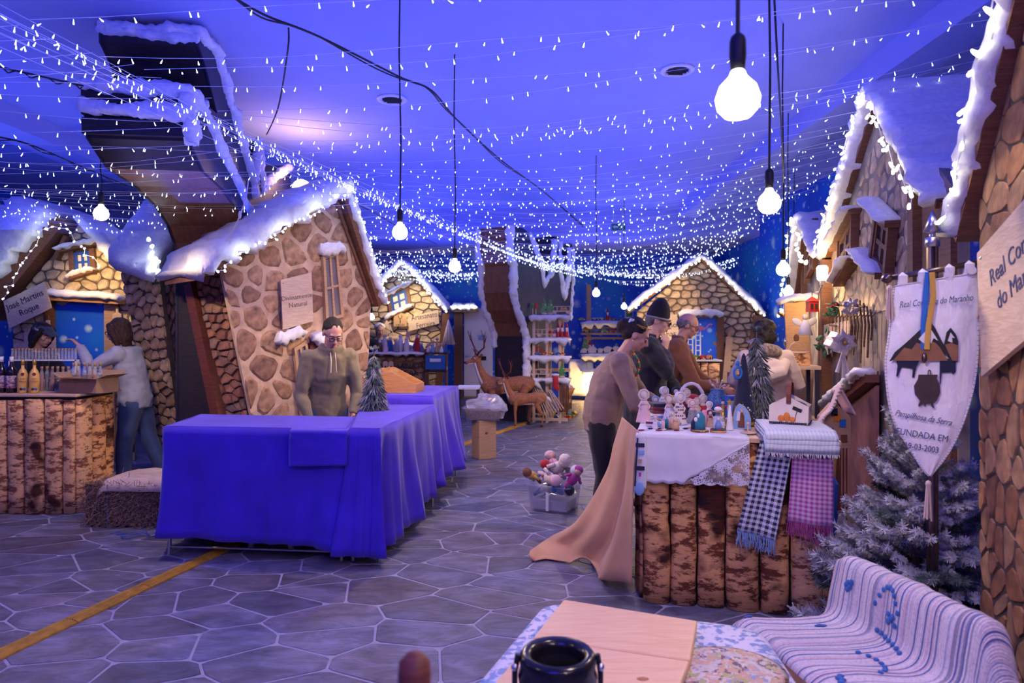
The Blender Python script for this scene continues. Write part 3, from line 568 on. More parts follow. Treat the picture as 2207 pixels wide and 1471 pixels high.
# ================================================================ far hut with tilted blue window
f4 = Frame(((790-CX)/F*13.6, 13.6), ((965-CX)/F*13.6, 13.6))
hut4 = thing('market_hut', 'far pale stone hut with tilted blue window and craft stall', 'hut', mat=f4.mat)
Bq = f4.P([(780, 900), (796, 640), (872, 574), (952, 668), (945, 900)]); Bq[0] = (Bq[0][0], 0); Bq[4] = (Bq[4][0], 0)
MB().prism(Bq, 0, .05).build('front_wall', 'mortar_grey', hut4); wD = quad(f4, (847, 675), (882, 662), (876, 623), (841, 637))
masonry(hut4, [Bq], .24, .13, 'stone_cream', .022, .02, 41, [wD], 0, False, 200, .93)
window(hut4, wD, 'blue_frame', 'pane_lit', .055, (2, 2), -.04, outer='wood_brown', ow=.06)
for a, b in (((822, 646), (888, 611)), ((832, 688), (890, 660))): q0, q1 = f4.pix(*a), f4.pix(*b); beam(hut4, q0, q1, .05, -.16, 0, 'wood_brown', 'window_board'); snow_ridge(hut4, (q0[0], q0[1]+.02), (q1[0], q1[1]+.02), .06, -.18, 0, 50+a[0], .02, 12, .04, 'window_snow')
ap = f4.pix(871, 568); el, er = f4.pix(795, 640), f4.pix(966, 672)
for a, b, s in ((el, ap, 1), (ap, er, 2)): beam(hut4, a, b, .1, -.1, .4, 'wood_brown', 'roof_board'); snow_ridge(hut4, (a[0], a[1]+.04), (b[0], b[1]+.04), .10, -.16, .5, 60+s, .03, 20, .05, 'roof_snow')
beam(hut4, (f4.pix(940, 900)[0], 0), f4.pix(962, 675), .14, -.06, .02, 'wood_brown', 'corner_post')
led_string('light string on the gable of the far hut with a tilted window', f4.mat, [el, ap, er], 40, y=-.22, r=.02, l=.04, seed=13)
sign('pale plywood name sign on the far craft hut', f4, [(884, 713), (948, 697), (945, 668), (880, 684)], ['Artesanato', 'Ferreira'], .145, -.1, tilt=.16, sx=.8, off=(.03, 0))
l0 = f4.pix(845, 742); l1 = f4.pix(918, 756); beam(hut4, l0, l1, .06, -.2, 0, 'wood_brown', 'ledge'); snow_ridge(hut4, (l0[0], l0[1]+.03), (l1[0], l1[1]+.03), .07, -.22, 0, 66, .025, 14, .05, 'ledge_snow')
t = thing('arched_plaque', 'small arched wooden plaque with a drawn deer on the far hut', 'sign', mat=f4.mat @ Matrix.Translation((f4.pix(865, 703)[0], -.12, f4.pix(865, 703)[1])))
MB().prism([(-.13, 0), (.13, 0), (.13, .15)]+[(.13*cos(a*pi/8), .15+.12*sin(a*pi/8)) for a in range(1, 8)]+[(-.13, .15)], -.02, 0).build('board', 'wood_tan', t)
m = MB(); m.tube([(0, -.024, .06), (0, -.024, .13)], .008, 5); m.tube([(0, -.024, .14), (-.04, -.024, .19), (-.03, -.024, .22)], .006, 5); m.tube([(0, -.024, .14), (.04, -.024, .19), (.03, -.024, .22)], .006, 5); m.build('drawing', 'ink', t)
text('lettering', 'A ROUPA', .042, 'ink', t, (0, -.023, .025))
# ================================================================ far right hut behind the toy stall
f5 = Frame(((1350-CX)/F*13.4, 13.4), ((1645-CX)/F*13.0, 13.0))
hut5 = thing('market_hut', 'far stone hut with blue doorway behind the two men', 'hut', mat=f5.mat)
Bq = f5.P([(1385, 900), (1372, 672), (1508, 560), (1628, 672), (1612, 900)]); Bq[0] = (Bq[0][0], 0); Bq[4] = (Bq[4][0], 0)
dr5 = f5.P([(1478, 900), (1545, 900), (1545, 684), (1478, 684)]); dr5[0] = (dr5[0][0], 0); dr5[1] = (dr5[1][0], 0)
MB().prism(Bq, 0, .05).build('front_wall', 'mortar_grey', hut5); masonry(hut5, [Bq], .21, .12, 'stone_grey', .02, .022, 71, [dr5], 0, True, 285, .85)
MB().prism(dr5, -.012, 0).build('doorway_backdrop', 'starry', hut5)
for x in (dr5[0][0]-.06, dr5[1][0]+.06): beam(hut5, (x, 0), (x, dr5[2][1]), .13, -.06, .0, 'wood_brown', 'door_post')
q0, q1 = f5.pix(1462, 680), f5.pix(1556, 680); beam(hut5, q0, q1, .08, -.14, 0, 'wood_brown', 'lintel'); snow_ridge(hut5, (q0[0], q0[1]+.03), (q1[0], q1[1]+.03), .09, -.16, 0, 72, .025, 14, .07, 'lintel_snow')
ap = f5.pix(1510, 556); el, er = f5.pix(1352, 672), f5.pix(1645, 682)
for a, b, s in ((el, ap, 1), (ap, er, 2)): beam(hut5, a, b, .09, -.1, .4, 'wood_brown', 'roof_board'); snow_ridge(hut5, (a[0], a[1]+.04), (b[0], b[1]+.04), .09, -.16, .5, 75+s, .03, 22, .05, 'roof_snow')
beam(hut5, (f5.pix(1600, 900)[0], 0), f5.pix(1635, 680), .2, -.08, .02, 'wood_brown', 'corner_post')
led_string('light string on the gable of the far hut behind the men', f5.mat, [el, ap, er], 44, y=-.22, r=.02, l=.04, mat='led_warm', seed=17)
sign('plywood name sign behind the man in a black beanie', f5, [(1380, 746), (1464, 735), (1458, 677), (1376, 690)], ['Agostinho', 'Rodinhas'], .145, -.1, tilt=.1, sx=1, off=(.05, 0))
# lintels over the two white doors
def portal(D, px0, px1, py, post_px, label, seed):
    f = Frame(((px0-CX)/F*D, D), ((px1-CX)/F*D, D)); t = thing('snowy_portal', label, 'door frame', mat=f.mat); a, b = f.pix(px0, py), f.pix(px1, py)
    beam(t, a, b, .1, -.15, .05, 'wood_brown', 'lintel'); snow_ridge(t, (a[0], a[1]+.05), (b[0], b[1]+.05), .12, -.18, .06, seed, .03, 16, .06)
    for p in post_px: beam(t, (f.pix(p, 800)[0], 0), (f.pix(p, 800)[0], a[1]), .20, -.08, .05, 'wood_brown', 'post')
    led_string('light string on the snowy lintel, '+label.split(' ', 2)[2][:40], f.mat, [(a[0], a[1]+.07), (b[0], b[1]+.07)], 12, y=-.24, r=.022, l=.05, seed=seed); return f
portal(16.3, 972, 1030, 668, [988], 'dark post and snowy lintel over the left white door', 81)
portal(14.7, 1645, 1750, 672, [1660], 'brown post and snowy lintel over the right white door', 82)
# ================================================================ huts along the right side
f6 = Frame((3.08, 6.6), (2.245, 3.43))   # seen from the hall: far end is on the left
hut6 = thing('market_hut', 'right hut with blue painted gable and two crooked windows', 'hut', mat=f6.mat)
Bq = f6.P([(1790, 900), (1790, 545), (1906, 205), (2045, 430), (2100, 900)]); Bq[0] = (Bq[0][0], 0); Bq[3] = (f6.len, f6.pix(2045, 430)[1]+.0); Bq[4] = (f6.len, 0)

def mural():
    m, nt, b = nodes('wall_mural'); b.inputs['Roughness'].default_value = .6
    n = N(nt, 'ShaderNodeTexNoise'); n.inputs['Scale'].default_value = 4; n.inputs['Detail'].default_value = 6; L(nt, coords(nt, (1, 1, 1)), n.inputs[0])
    L(nt, ramp(nt, n.outputs[0], [(.35, (.10, .09, .10)), (.5, (.25, .20, .17)), (.68, (.42, .33, .25))]), b.inputs['Base Color']); bump(nt, b, n.outputs[0], .3)
mural()
MB().prism(Bq, 0, .05).build('front_wall', 'wall_mural', hut6)
masonry(hut6, [f6.P([(1800, 700), (1800, 560), (1906, 240), (2010, 480), (2010, 640)])], .19, .16, 'stone_cream', .03, .006, 91, (), 0, True, 120, .9)
def crooked(c, roof, sill, seed, label):
    wq = quad(f6, *c); window(hut6, wq, 'wood_brown', 'pane_dull', .045, (2, 2), -.04, outer='wood_brown', ow=.05, label=label)
    for (a, b), nm in ((roof, 'window_board'), (sill, 'sill_board')):
        q0, q1 = f6.pix(*a), f6.pix(*b); beam(hut6, q0, q1, .045, -.10, 0, 'wood_brown', nm); snow_ridge(hut6, (q0[0], q0[1]+.02), (q1[0], q1[1]+.02), .035, -.13, 0, seed+a[0], .012, 12, .025, 'window_snow')
crooked([(1897, 560), (1926, 590), (1936, 486), (1910, 466)], ((1893, 432), (1944, 482)), ((1868, 542), (1920, 594)), 1, 'window pane dull behind brown bars')
crooked([(1822, 592), (1850, 560), (1852, 470), (1824, 520)], ((1812, 536), (1858, 450)), ((1820, 612), (1856, 556)), 2, None)
ap = f6.pix(1906, 192); el = f6.pix(1788, 560); er = f6.pix(2040, 440)
for a, b, s in ((el, ap, 1), (ap, er, 2)):
    beam(hut6, a, b, .05, -.05, .4, 'wood_brown', 'roof_board')
    snow_ridge(hut6, (a[0], a[1]+.03), (b[0], b[1]+.03), .08, -.11, .95, 101+s, .03, 34, .05, 'roof_snow')
beam(hut6, (f6.pix(1990, 700)[0], 0), f6.pix(1985, 380), .10, -.06, 0, 'wood_brown', 'post'); MB().prism([(f6.pix(2000, 700)[0], 0), (f6.len-.02, 0), (f6.len-.02, f6.pix(2090, 420)[1]), f6.pix(2000, 440)], -.03, 0).build('plank_door', 'wood_brown', hut6)
beam(hut6, (.02, 0), (.02, f6.pix(1790, 560)[1]), .10, -.09, 0, 'wood_brown', 'corner_post')
led_string('warm white light string down the gable of the right hut', f6.mat, [el, ap, er], 52, mat='led_warm', y=-.15, r=.010, l=.045, wig=.04, seed=23)
# ---- the far right hut behind it
f7 = Frame((4.3, 10.8), (3.3, 7.2)); hut7 = thing('market_hut', 'smaller far right hut with one crooked window and warm lit stall', 'hut', mat=f7.mat)
ap7, el7, er7 = f7.pix(1752, 470), f7.pix(1722, 690), f7.pix(1795, 560)
Bq7 = [(f7.pix(1728, 700)[0], 0), (f7.pix(1728, 700)[0], el7[1]), ap7, er7, (f7.len, 0)]
MB().prism(Bq7, 0, .05).build('front_wall', 'wall_mural', hut7)
for a, b, s in ((el7, ap7, 1), (ap7, er7, 2)): beam(hut7, a, b, .08, -.1, .3, 'wood_brown', 'roof_board'); snow_ridge(hut7, (a[0], a[1]+.05), (b[0], b[1]+.05), .08, -.18, .5, 110+s, .03, 22, .06, 'roof_snow')
window(hut7, quad(f7, (1748, 600), (1764, 570), (1764, 482), (1750, 515)), 'wood_brown', 'pane_dull', .05, (2, 2), -.04, outer='wood_brown', ow=.06)
for p in (1738, 1778): beam(hut7, (f7.pix(p, 700)[0], 0), f7.pix(p, 560), .09, -.06, 0, 'wood_brown', 'post')
led_string('light string on the narrow far right hut', f7.mat, [el7, ap7, er7], 30, mat='led_warm', y=-.25, r=.018, l=.05, wig=.05, seed=29)
# ---- near stone hut at the right edge
f8 = Frame(((2112-CX)/F*2.62, 2.62), (1.44, 1.5)); hut8 = thing('market_hut', 'nearest stone hut at the right edge with a hanging name board', 'hut', mat=f8.mat)
Bq8 = [(.02, 0), (.0, 2.06), (f8.len, 3.43), (f8.len, 0)]
MB().prism(Bq8, 0, .06).build('front_wall', 'mortar_dark', hut8)
masonry(hut8, [[(.02, 0), (0, 1.5), (f8.len, 1.5), (f8.len, 0)]], .105, .125, 'stone_rust', .013, .006, 121, (), 0, True, 285, .95, .55)
masonry(hut8, [[(0, 1.5), (0.0, 2.05), (f8.len, 3.4), (f8.len, 1.5)]], .16, .13, 'stone_rust', .006, .004, 122, (), 0, True, 200, .96)
a, b = (-.13, 1.93), (1.1, 3.37); beam(hut8, a, b, .045, -.05, .3, 'wood_brown', 'roof_board'); snow_ridge(hut8, (a[0]-.01, a[1]+.02), (b[0]-.01, b[1]+.02), .06, -.07, .10, 125, .03, 44, .04, 'roof_snow')
MB().prism([(-.13, 1.95), (1.1, 3.39), (1.07, 3.43), (-.16, 1.99)], .1, .95).build('roof_slab', 'blue_tarp', hut8)
led_string('bright light string on the near right roof edge', f8.mat, [(-.14, 1.96), (1.05, 3.36)], 30, mat='led_warm', y=-.09, r=.008, l=.04, wig=.03, seed=31)
sign('large plywood name board with blue lettering on the near stone hut', f8, [(2148, 812), (2290, 700), (2290, 380), (2138, 545)], ['Real Confraria', 'do Maranho'], .085, -.03, ink='ink_blue', tilt=.30, off=(.10, .06))
# ---------------------------------------------------------------- stylised black timber trees
def snow_tube(parent, pts, r, seed=1, n=None, amp=.02, name='snow'):
    P = [Vector(p) for p in pts]; Q = []
    for i in range(len(P)-1):
        k = max(2, int((P[i+1]-P[i]).length/.028)); Q += [P[i].lerp(P[i+1], j/k) for j in range(k)]
    Q.append(P[-1]); rr = random.Random(seed); m = MB(); m.tube(Q, [(r*(.95+.5*noise.noise(q*6)), r*(1.1+.7*noise.noise(q*5+Vector((9, 0, 0))))) for q in Q], 10); m.jit(amp*1.2, 11, seed); m.jit(amp*.9, 30, seed); m.jit(amp*.5, 70, seed); return m.build(name, 'snow', parent, True)
def timber_tree(label, loc, rz, w, prof, soffit, loops, end_boards, seed, seam=()):
    t = thing('timber_tree', label, 'tree', loc, rz); h = w/2
    for sx in (-1, 1): MB().prism([(-s, z) for s, z in prof], 0, .03, Matrix.Translation((sx*(h-.015)+.015, 0, 0)) @ Matrix.Rotation(pi/2, 4, 'Z')).build('side_panel', 'paint_night', t)
    n = len(prof)
    for i in range(n):
        a, b = prof[i], prof[(i+1) % n]
        if a[1] == 0 and b[1] == 0: continue
        br = i in soffit; d = Vector((-(b[0]-a[0]), b[1]-a[1])); nn = Vector((-d.y, d.x)).normalized()*.012
        q = [(-a[0], a[1]), (-b[0], b[1])]; e = .012
        q2 = [(-a[0]-0, a[1])]
        pts = [Vector(q[0]), Vector(q[1])]; ins = Vector((d.y, -d.x)).normalized()*.02
        vs = [(x*(h-.012), p.x, p.y) for p in (pts[0], pts[1], pts[1]+ins, pts[0]+ins) for x in (-1, 1)]
        MB().add(vs, [(0, 1, 3, 2), (2, 3, 5, 4), (4, 5, 7, 6), (6, 7, 1, 0), (0, 2, 4, 6), (1, 7, 5, 3)]).build('soffit_board' if br else 'panel_board', 'panel_brown' if br else 'panel_dark', t)
    for (s, z, th) in end_boards: MB().box((0, -s, z), (w*1.01, .05, th)).build('end_board', 'panel_dark', t)
    for k, lp in enumerate(loops): snow_tube(t, lp[1:], lp[0], seed+k)
    return t
p1 = [(0, 0), (0, 2.25), (.08, 2.45), (.25, 2.6), (.55, 2.73), (1.0, 2.82), (1.5, 2.85), (1.82, 3.0), (1.88, 3.38), (1.5, 3.40), (1.15, 3.42), (1.45, 3.70), (1.62, 3.80), (1.62, 3.93), (1.25, 3.92), (.9, 3.7), (0, 3.08), (-.15, 3.1), (-.28, 3.6), (-.45, 3.15), (-.8, 3.3), (-1.9, 3.72), (-2.0, 3.5), (-1.6, 3.1), (-1.05, 2.6), (-.8, 2.2), (-.8, 0)]
h = .37
timber_tree('huge black timber tree with snowy forked branches behind the crooked hut', (-3.02, 6.92, 0), rad(7), .74, p1, {1, 2, 3, 4, 5}, [
    (.055, (-h, -1.62, 3.92), (h, -1.62, 3.92), (h, -1.25, 3.93), (h, -.9, 3.7), (h, 0, 3.08), (h, .05, 2.95)), (.05, (-h, -1.6, 3.90), (0, -1.62, 3.87), (h, -1.6, 3.86)),
    (.06, (-h, -1.88, 3.38), (0, -1.9, 3.36), (h, -1.88, 3.36), (h, -1.6, 3.3)), (.055, (-h, -1.9, 3.22), (-.1, -1.91, 3.19), (.2, -1.91, 3.2), (h, -1.89, 3.17)), (.065, (h, -1.86, 3.34), (h+.01, -1.84, 3.12), (h, -1.83, 2.98)),
    (.05, (h, -1.6, 3.38), (h, -1.15, 3.15), (h, -.6, 2.98), (h, -.05, 2.72)), (.045, (h, .28, 3.6), (h, .36, 3.38), (h, .45, 3.12), (h, .8, 3.28), (h, 1.3, 3.48), (h, 1.9, 3.70)), (.045, (h, .1, 3.1), (h, .28, 3.6))], [(1.86, 3.26, .2), (1.85, 3.08, .12)], 5)
p2 = [(0, 0), (0, 1.5), (.10, 1.72), (.30, 1.95), (.42, 2.25), (.40, 2.7), (.52, 2.95), (.52, 3.35), (.1, 3.37), (-.1, 3.3), (-.5, 2.8), (-.62, 2.42), (-.85, 2.62), (-.97, 3.0), (-1.0, 3.36), (-1.18, 3.36), (-1.22, 2.7), (-1.36, 2.2), (-1.55, 2.6), (-1.58, 3.3), (-1.7, 3.3), (-1.72, 2.6), (-1.62, 1.8), (-1.3, 1.78), (-.9, 1.5), (-.75, 0)]
h = .33
timber_tree('far black timber tree outlined in snow behind the deer', (-.03, 12.05, 0), rad(-33), .66, p2, {1, 2, 3, 4, 5, 6}, [
    (.06, (-h, 0, 1.3), (-h, -.02, 1.6), (-h, -.3, 1.95), (-h, -.42, 2.3), (-h, -.4, 2.7), (-h, -.52, 3.0), (-h, -.5, 3.35)), (.07, (h, .02, .7), (h, 0, 1.5), (h, -.1, 1.7), (h, -.3, 1.95), (h, -.42, 2.25), (h, -.4, 2.7), (h, -.52, 2.95), (h, -.5, 3.35)),
    (.055, (h, .1, 3.3), (h, .5, 2.8), (h, .62, 2.42), (h, .85, 2.62), (h, .97, 3.0), (h, 1.0, 3.3)), (.05, (h, 1.2, 3.3), (h, 1.22, 2.7), (h, 1.36, 2.22), (h, 1.55, 2.6), (h, 1.58, 3.2)), (.04, (h, 1.72, 3.2), (h, 1.72, 2.6), (h, 1.62, 1.8))], [], 60)
m = MB(); P = [W(536, 385, 5.9), W(530, 430, 5.7), W(515, 470, 5.6), W(490, 520, 5.7)]
t = thing('white_cable', 'white cable with inline switch hanging from the huge black tree', 'cable'); MB().tube(P, .006, 5).build('lead', 'white_gloss', t); MB().ell(W(517, 463, 5.6), (.014, .014, .035), 8, 6).build('inline_switch', 'white_gloss', t)
# ---------------------------------------------------------------- frosted firs
def sprig_mesh(L_, nn, nl, mat, core=.006, seed=1, droop=.0, flat=.6):
    rr = random.Random(seed); m = MB(); m.tube([(0, 0, 0), (L_*.5, 0, -droop*.4), (L_, 0, -droop)], [core, core*.8, core*.3], 5)
    for k in range(nn):
        s = rr.uniform(.06, 1); x = L_*s; a = rr.uniform(0, 2*pi); l = nl*rr.uniform(.7, 1.15)*(1-.35*s); d = Vector((.75, cos(a)*1.0, sin(a)*flat)).normalized(); b = Vector((x, 0, -droop*s*s)); sd = d.orthogonal().normalized()*l*.085
        m.add([b-sd, b+sd, b+d*l*.6+sd*.8, b+d*l, b+d*l*.6-sd*.8], [(0, 1, 2, 3, 4)])
    return m.mesh('branch', mat)
def frosted_tree(name, label, loc, hgt, rad_, rows, per, L0, nl, mats, base=True, up=.25, seed=1, droop=.03, nn=110, trunk_mat='wood_brown', z0=.12, cat='tree', flat=.6):
    t = thing(name, label, cat, loc); rr = random.Random(seed); meshes = [sprig_mesh(L0, nn, nl, mats[k % len(mats)], .006, seed+k, droop, flat) for k in range(4)]
    MB().tube([(0, 0, 0), (0, 0, hgt*.96)], [.02*hgt+.004, .004], 8).build('trunk', trunk_mat, t)
    if base:
        for k in range(3): a = k*2*pi/3; MB().tube([(0, 0, .06), (cos(a)*.16, sin(a)*.16, .012)], .012, 6).build('stand_foot', 'black', t)
    for i in range(rows):
        f = i/(rows-1); z = z0+(hgt-z0)*f; rl = rad_*(1-f)**.85+.04; n = max(3, int(per*(1-f*.75)))
        for k in range(n):
            a = 2*pi*(k+rr.random()*.8)/n+i*.9; tilt = up+f*.7+rr.uniform(-.15, .15); s = rl*rr.uniform(.8, 1.1)/L0
            if s > 1.15 and name == 'frosted_fir':
                b = link('branch', meshes[rr.randrange(4)], t, (cos(a)*rl*.42, sin(a)*rl*.42, z+rl*.42*sin(tilt)*.5), (0, -tilt, a)); b.scale = (s*.6, s*.62, s*.62)
                for da in (-.55, .5): c = link('branch', meshes[rr.randrange(4)], t, (cos(a)*rl*.38, sin(a)*rl*.38, z+rl*.3*sin(tilt)*.5), (0, -tilt+rr.uniform(-.2, .2), a+da)); c.scale = (s*.48, s*.5, s*.5)
            b = link('branch', meshes[rr.randrange(4)], t, (0, 0, z), (0, -tilt, a)); b.scale = (s, max(.5, min(1, s)), max(.5, min(1, s)))
    return t
def bough_mesh(L_, mats, seed):
    rr = random.Random(seed); m = MB(); parts = [(Vector((0, 0, 0)), 0, 0, L_)]
    for k in range(7): s = .22+.10*k; parts.append((Vector((L_*s, 0, 0)), (1 if k % 2 else -1)*rr.uniform(.5, .85), rr.uniform(-.15, .3), L_*(.55-.35*s)))
    for b, ya, pa, ln in parts:
        d = Vector((cos(ya)*cos(pa), sin(ya)*cos(pa), sin(pa))); m.tube([b, b+d*ln], [.0055, .003], 4); n = int(ln*1300)
        sd = d.orthogonal().normalized(); sc2 = d.cross(sd)
        for j in range(n):
            f = rr.uniform(.05, 1); a = rr.uniform(0, 2*pi); q = b+d*ln*f; e = (d*.55+sd*cos(a)+sc2*sin(a)).normalized(); l = .025*rr.uniform(.7, 1.2); w_ = e.cross(d).normalized()*.0019
            m.add([q-w_, q+w_, q+e*l+w_*.6, q+e*l-w_*.6], [(0, 1, 2, 3)])
    return m.mesh('branch', mats)
fir = thing('frosted_fir', 'frosted artificial Christmas tree behind the white satin banner', 'tree', (1.78, 3.0, 0)); rr = random.Random(5); BM = [bough_mesh(.34, ['frost', 'frost', 'needle', 'frost', 'frost'][k], 40+k) for k in range(5)]
MB().tube([(0, 0, 0), (0, 0, 1.25)], [.028, .008], 8).build('trunk', 'wood_brown', fir); [MB().tube([(0, 0, .08), (cos(k*2.1)*.2, sin(k*2.1)*.2, .012)], .012, 6).build('stand_foot', 'black', fir) for k in range(3)]
for i in range(15):
    f = i/14; z = .20+1.06*f; rl = .40*(1-f)**.8+.07; n = int(15*(1-f*.72))
    for k in range(n):
        a = 2*pi*(k+rr.random()*.7)/n+i*.7; b = link('branch', BM[rr.randrange(5)], fir, (0, 0, z), (rr.uniform(-.3, .3), -(.12+f*.75+rr.uniform(-.15, .2)), a)); q = rl/.34*rr.uniform(.8, 1.08); b.scale = (q, max(.6, q), max(.6, q))
def droop_tree(label, loc, hgt, r0, seed):
    t = thing('frosted_table_tree', label, 'tree', loc); rr = random.Random(seed); MB().tube([(0, 0, 0), (0, 0, hgt*.97)], [.012, .004], 6).build('trunk', 'wood_brown', t); MB().lathe([(.05, 0), (.05, .008), (.02, .014)], 14).build('base', 'wood_brown', t)
    tw = []
    for k in range(4):
        m = MB()
        for j in range(10):
            a = rr.uniform(-.5, .5); c = rr.uniform(-.35, .35); l = .105*rr.uniform(.75, 1.1); d = Vector((cos(a), sin(a), c*.6)).normalized(); q = Vector((rr.uniform(0, .02), 0, 0)); m.tube([q, q+d*l*.6+Vector((0, 0, .0)), q+d*l+Vector((0, 0, -.004))], [.0022, .0042, .0014], 5)
        tw.append(m.mesh('tuft', ['needle_dusty', 'frost', 'needle_dusty', 'needle'][k], True))
    rows = 15
    for i in range(rows):
        f = i/(rows-1); z = .06+(hgt-.075)*f; n = max(4, int(13*(1-f*.65)))
        for k in range(n): a = 2*pi*(k+rr.random()*.6)/n+i*.8; r_ = r0*.45*(1-f); b = link('tuft', tw[rr.randrange(4)], t, (cos(a)*r_, sin(a)*r_, z), (0, .95-.25*f+rr.uniform(-.2, .2) if f < .93 else -.9, a)); q = .55+.6*(1-f); b.scale = (q, q, q)
droop_tree('slim dusty frosted tree standing on the violet cloth', (W(806, 872, 5.72).x, 5.72, .906), .50, .11, 8); droop_tree('tall dusty frosted tree beside the navy cone on the craft counter', (1.62, 4.52, .9745), .60, .13, 9)
# ---------------------------------------------------------------- people
def hand_into(m, wrist, d, nrm, side, curl=.5, s=1.0, spread=.12):
    """palm and five fingers; d: pointing direction, nrm: palm side normal, side: unit vector towards the thumb"""
    d = d.normalized(); nrm = (nrm-d*nrm.dot(d)).normalized(); sd = d.cross(nrm)
    if sd.dot(side) < 0: sd = -sd
    m.tube([wrist-d*.02*s, wrist+d*.03*s, wrist+d*.075*s, wrist+d*.092*s], [(.020*s, .026*s), (.016*s, .036*s), (.014*s, .040*s), (.009*s, .034*s)], 10, side=nrm)
    for k, (o, l) in enumerate(((.030, .070), (.010, .080), (-.011, .074), (-.030, .058))):
        b = wrist+d*.08*s+sd*o*s; dd = (d+sd*(o*3*spread/.12*.6)).normalized(); pts = [b-dd*.02*s, b]; ang = 0
        for j, f in enumerate((.45, .32, .23)): ang += curl*(.9 if j == 0 else 1.0)*(1+.12*k); pts.append(pts[-1]+(dd*cos(ang)+nrm*sin(ang))*l*f*s)
        m.tube(pts, [.0095*s, .0095*s, .0088*s, .0078*s, .0062*s], 7)
    b = wrist+d*.018*s+sd*.026*s; e = b+(d*.6+sd*.75+nrm*.3).normalized()*.040*s; g = e+(d*.85+sd*.25+nrm*.45).normalized()*.030*s; m.tube([b-sd*.012*s, b, e, g, g+(d*.8+nrm*.5).normalized()*.022*s], [.013*s, .0125*s, .0108*s, .0095*s, .0065*s], 7)
def person(label, loc, rz, top, legs_mat, skin='skin', H=1.0, lean=0.0, pitch=0.0, yaw=0.0, arms=None, hair=None, shoes='black', legs=None, thick=1.0, hat=None, coat=None, extra=None, glasses=False, curl=.5, belly=1.0, palm=None, name='person', hands=True):
    """x forward, y left, z up in the person's own frame. arms: {'L':(elbow, wrist, handdir), 'R':...}"""
    t = thing(name, label, 'person', loc, rz); sc = H
    V = lambda *p: Vector(p)*sc
    def dirv(a): return Vector((sin(a), 0, cos(a)))
    hip = V(0, 0, .92); waist = hip+dirv(lean*.35)*.13*sc; chest = waist+dirv(lean*.75)*.18*sc; sh = chest+dirv(lean*1.05)*.17*sc; nb = sh+dirv(lean*1.1)*.055*sc; hc = nb+dirv(lean*.75+pitch*.35)*.155*sc+Vector((.012, 0, 0))
    cy, sy = cos(yaw), sin(yaw); Fd = Vector((cos(pitch)*cy, cos(pitch)*sy, -sin(pitch))); Ud = Vector((sin(pitch)*cy, sin(pitch)*sy, cos(pitch))); Sd = Ud.cross(Fd)
    Yv = Vector((0, 1, 0)); shw = .178*sc*(1+.12*(thick-1))
    arms = arms or {}; A = {}
    for k, s in (('L', 1), ('R', -1)):
        S = sh+Yv*s*shw-dirv(lean)*.02*sc
        e, wv, hd = arms.get(k, (V(-.04, s*.26, 1.08), V(.02, s*.27, .84), Vector((.1, 0, -1)))); A[k] = (S, Vector(e), Vector(wv), Vector(hd))
    Lg = legs or {'L': (V(.03, .10, .49), V(-.02, .11, .09), 0), 'R': (V(.03, -.10, .49), V(-.02, -.11, .09), 0)}
    # one continuous body
    m = MB(); tk = thick
    def torso(mm, g, bel=1.0):
        mm.tube([hip-Vector((0, 0, .10))*sc, hip, waist, chest, sh, nb-dirv(lean)*.015*sc], [((.105*tk+g)*sc, (.155*tk+g)*sc), ((.118*tk+g)*sc, (.168*tk+g)*sc), ((.108*tk*bel+g)*sc, (.145*tk*bel+g)*sc), ((.118*tk+g)*sc, (.165*tk+g)*sc), ((.085*tk+g)*sc, (.150*tk+g)*sc), ((.055+g)*sc, (.065+g)*sc)], 18, side=Vector((1, 0, 0)))
    def arm(mm, k, g, end=1.0):
        S, e, wv, hd = A[k]; mm.ell(S, ((.062*tk+g)*sc,)*3, 10, 7); w2 = e.lerp(wv, end); mm.tube([sh.lerp(S, .5), S, S.lerp(e, .5), e, e.lerp(w2, .4), w2], [(.055*tk+g)*sc, (.058*tk+g)*sc, (.052*tk+g)*sc, (.043*tk+g)*sc, (.041*tk+g)*sc, (.030+g*.9)*sc], 12)
    def leg(mm, k, g, end=1.0):
        kn, an, _ = Lg[k]; s = 1 if k == 'L' else -1; h0 = hip+Vector((0, s*.088, -.04))*sc; mm.tube([h0+Vector((0, 0, .05))*sc, h0, h0.lerp(kn, .45), kn, kn.lerp(an, .4), kn.lerp(an, end)], [(.085*tk+g)*sc, (.092*tk+g)*sc, (.080*tk+g)*sc, (.060*tk+g)*sc, (.056*tk+g)*sc, (.042+g*1.3)*sc], 14)
    torso(m, 0); 
    for k in 'LR': arm(m, k, 0); leg(m, k, 0)
    m.tube([sh, nb, hc-Ud*.05*sc], [.062*sc, .056*sc, .056*sc], 12)
    m.ell(hc+Ud*.028*sc-Fd*.008*sc, (1, 1, 1), 4, 3) if False else None
    B = Matrix((Fd, Sd, Ud)).transposed().to_4x4(); T = Matrix.Translation(hc) @ B @ Matrix.Scale(sc, 4)
    m.ell((-.008, 0, .026), (.098, .076, .092), 18, 12, T); m.ell((.028, 0, -.045), (.062, .056, .068), 16, 10, T); m.ell((.062, 0, -.088), (.024, .026, .022), 10, 8, T)
    m.tube([(.084, 0, .018), (.098, 0, -.004), (.114, 0, -.030), (.088, 0, -.042)], [(.010, .009), (.010, .010), (.014, .015), (.012, .017)], 8, T=T); m.ell((.083, 0, .030), (.014, .055, .012), 10, 6, T)
    m.ell((.082, 0, -.062), (.014, .024, .010), 10, 6, T)
    for s in (1, -1): m.ell((-.002, s*.078, -.006), (.022, .010, .032), 9, 7, T); m.ell((.058, s*.040, -.020), (.026, .022, .022), 9, 6, T)
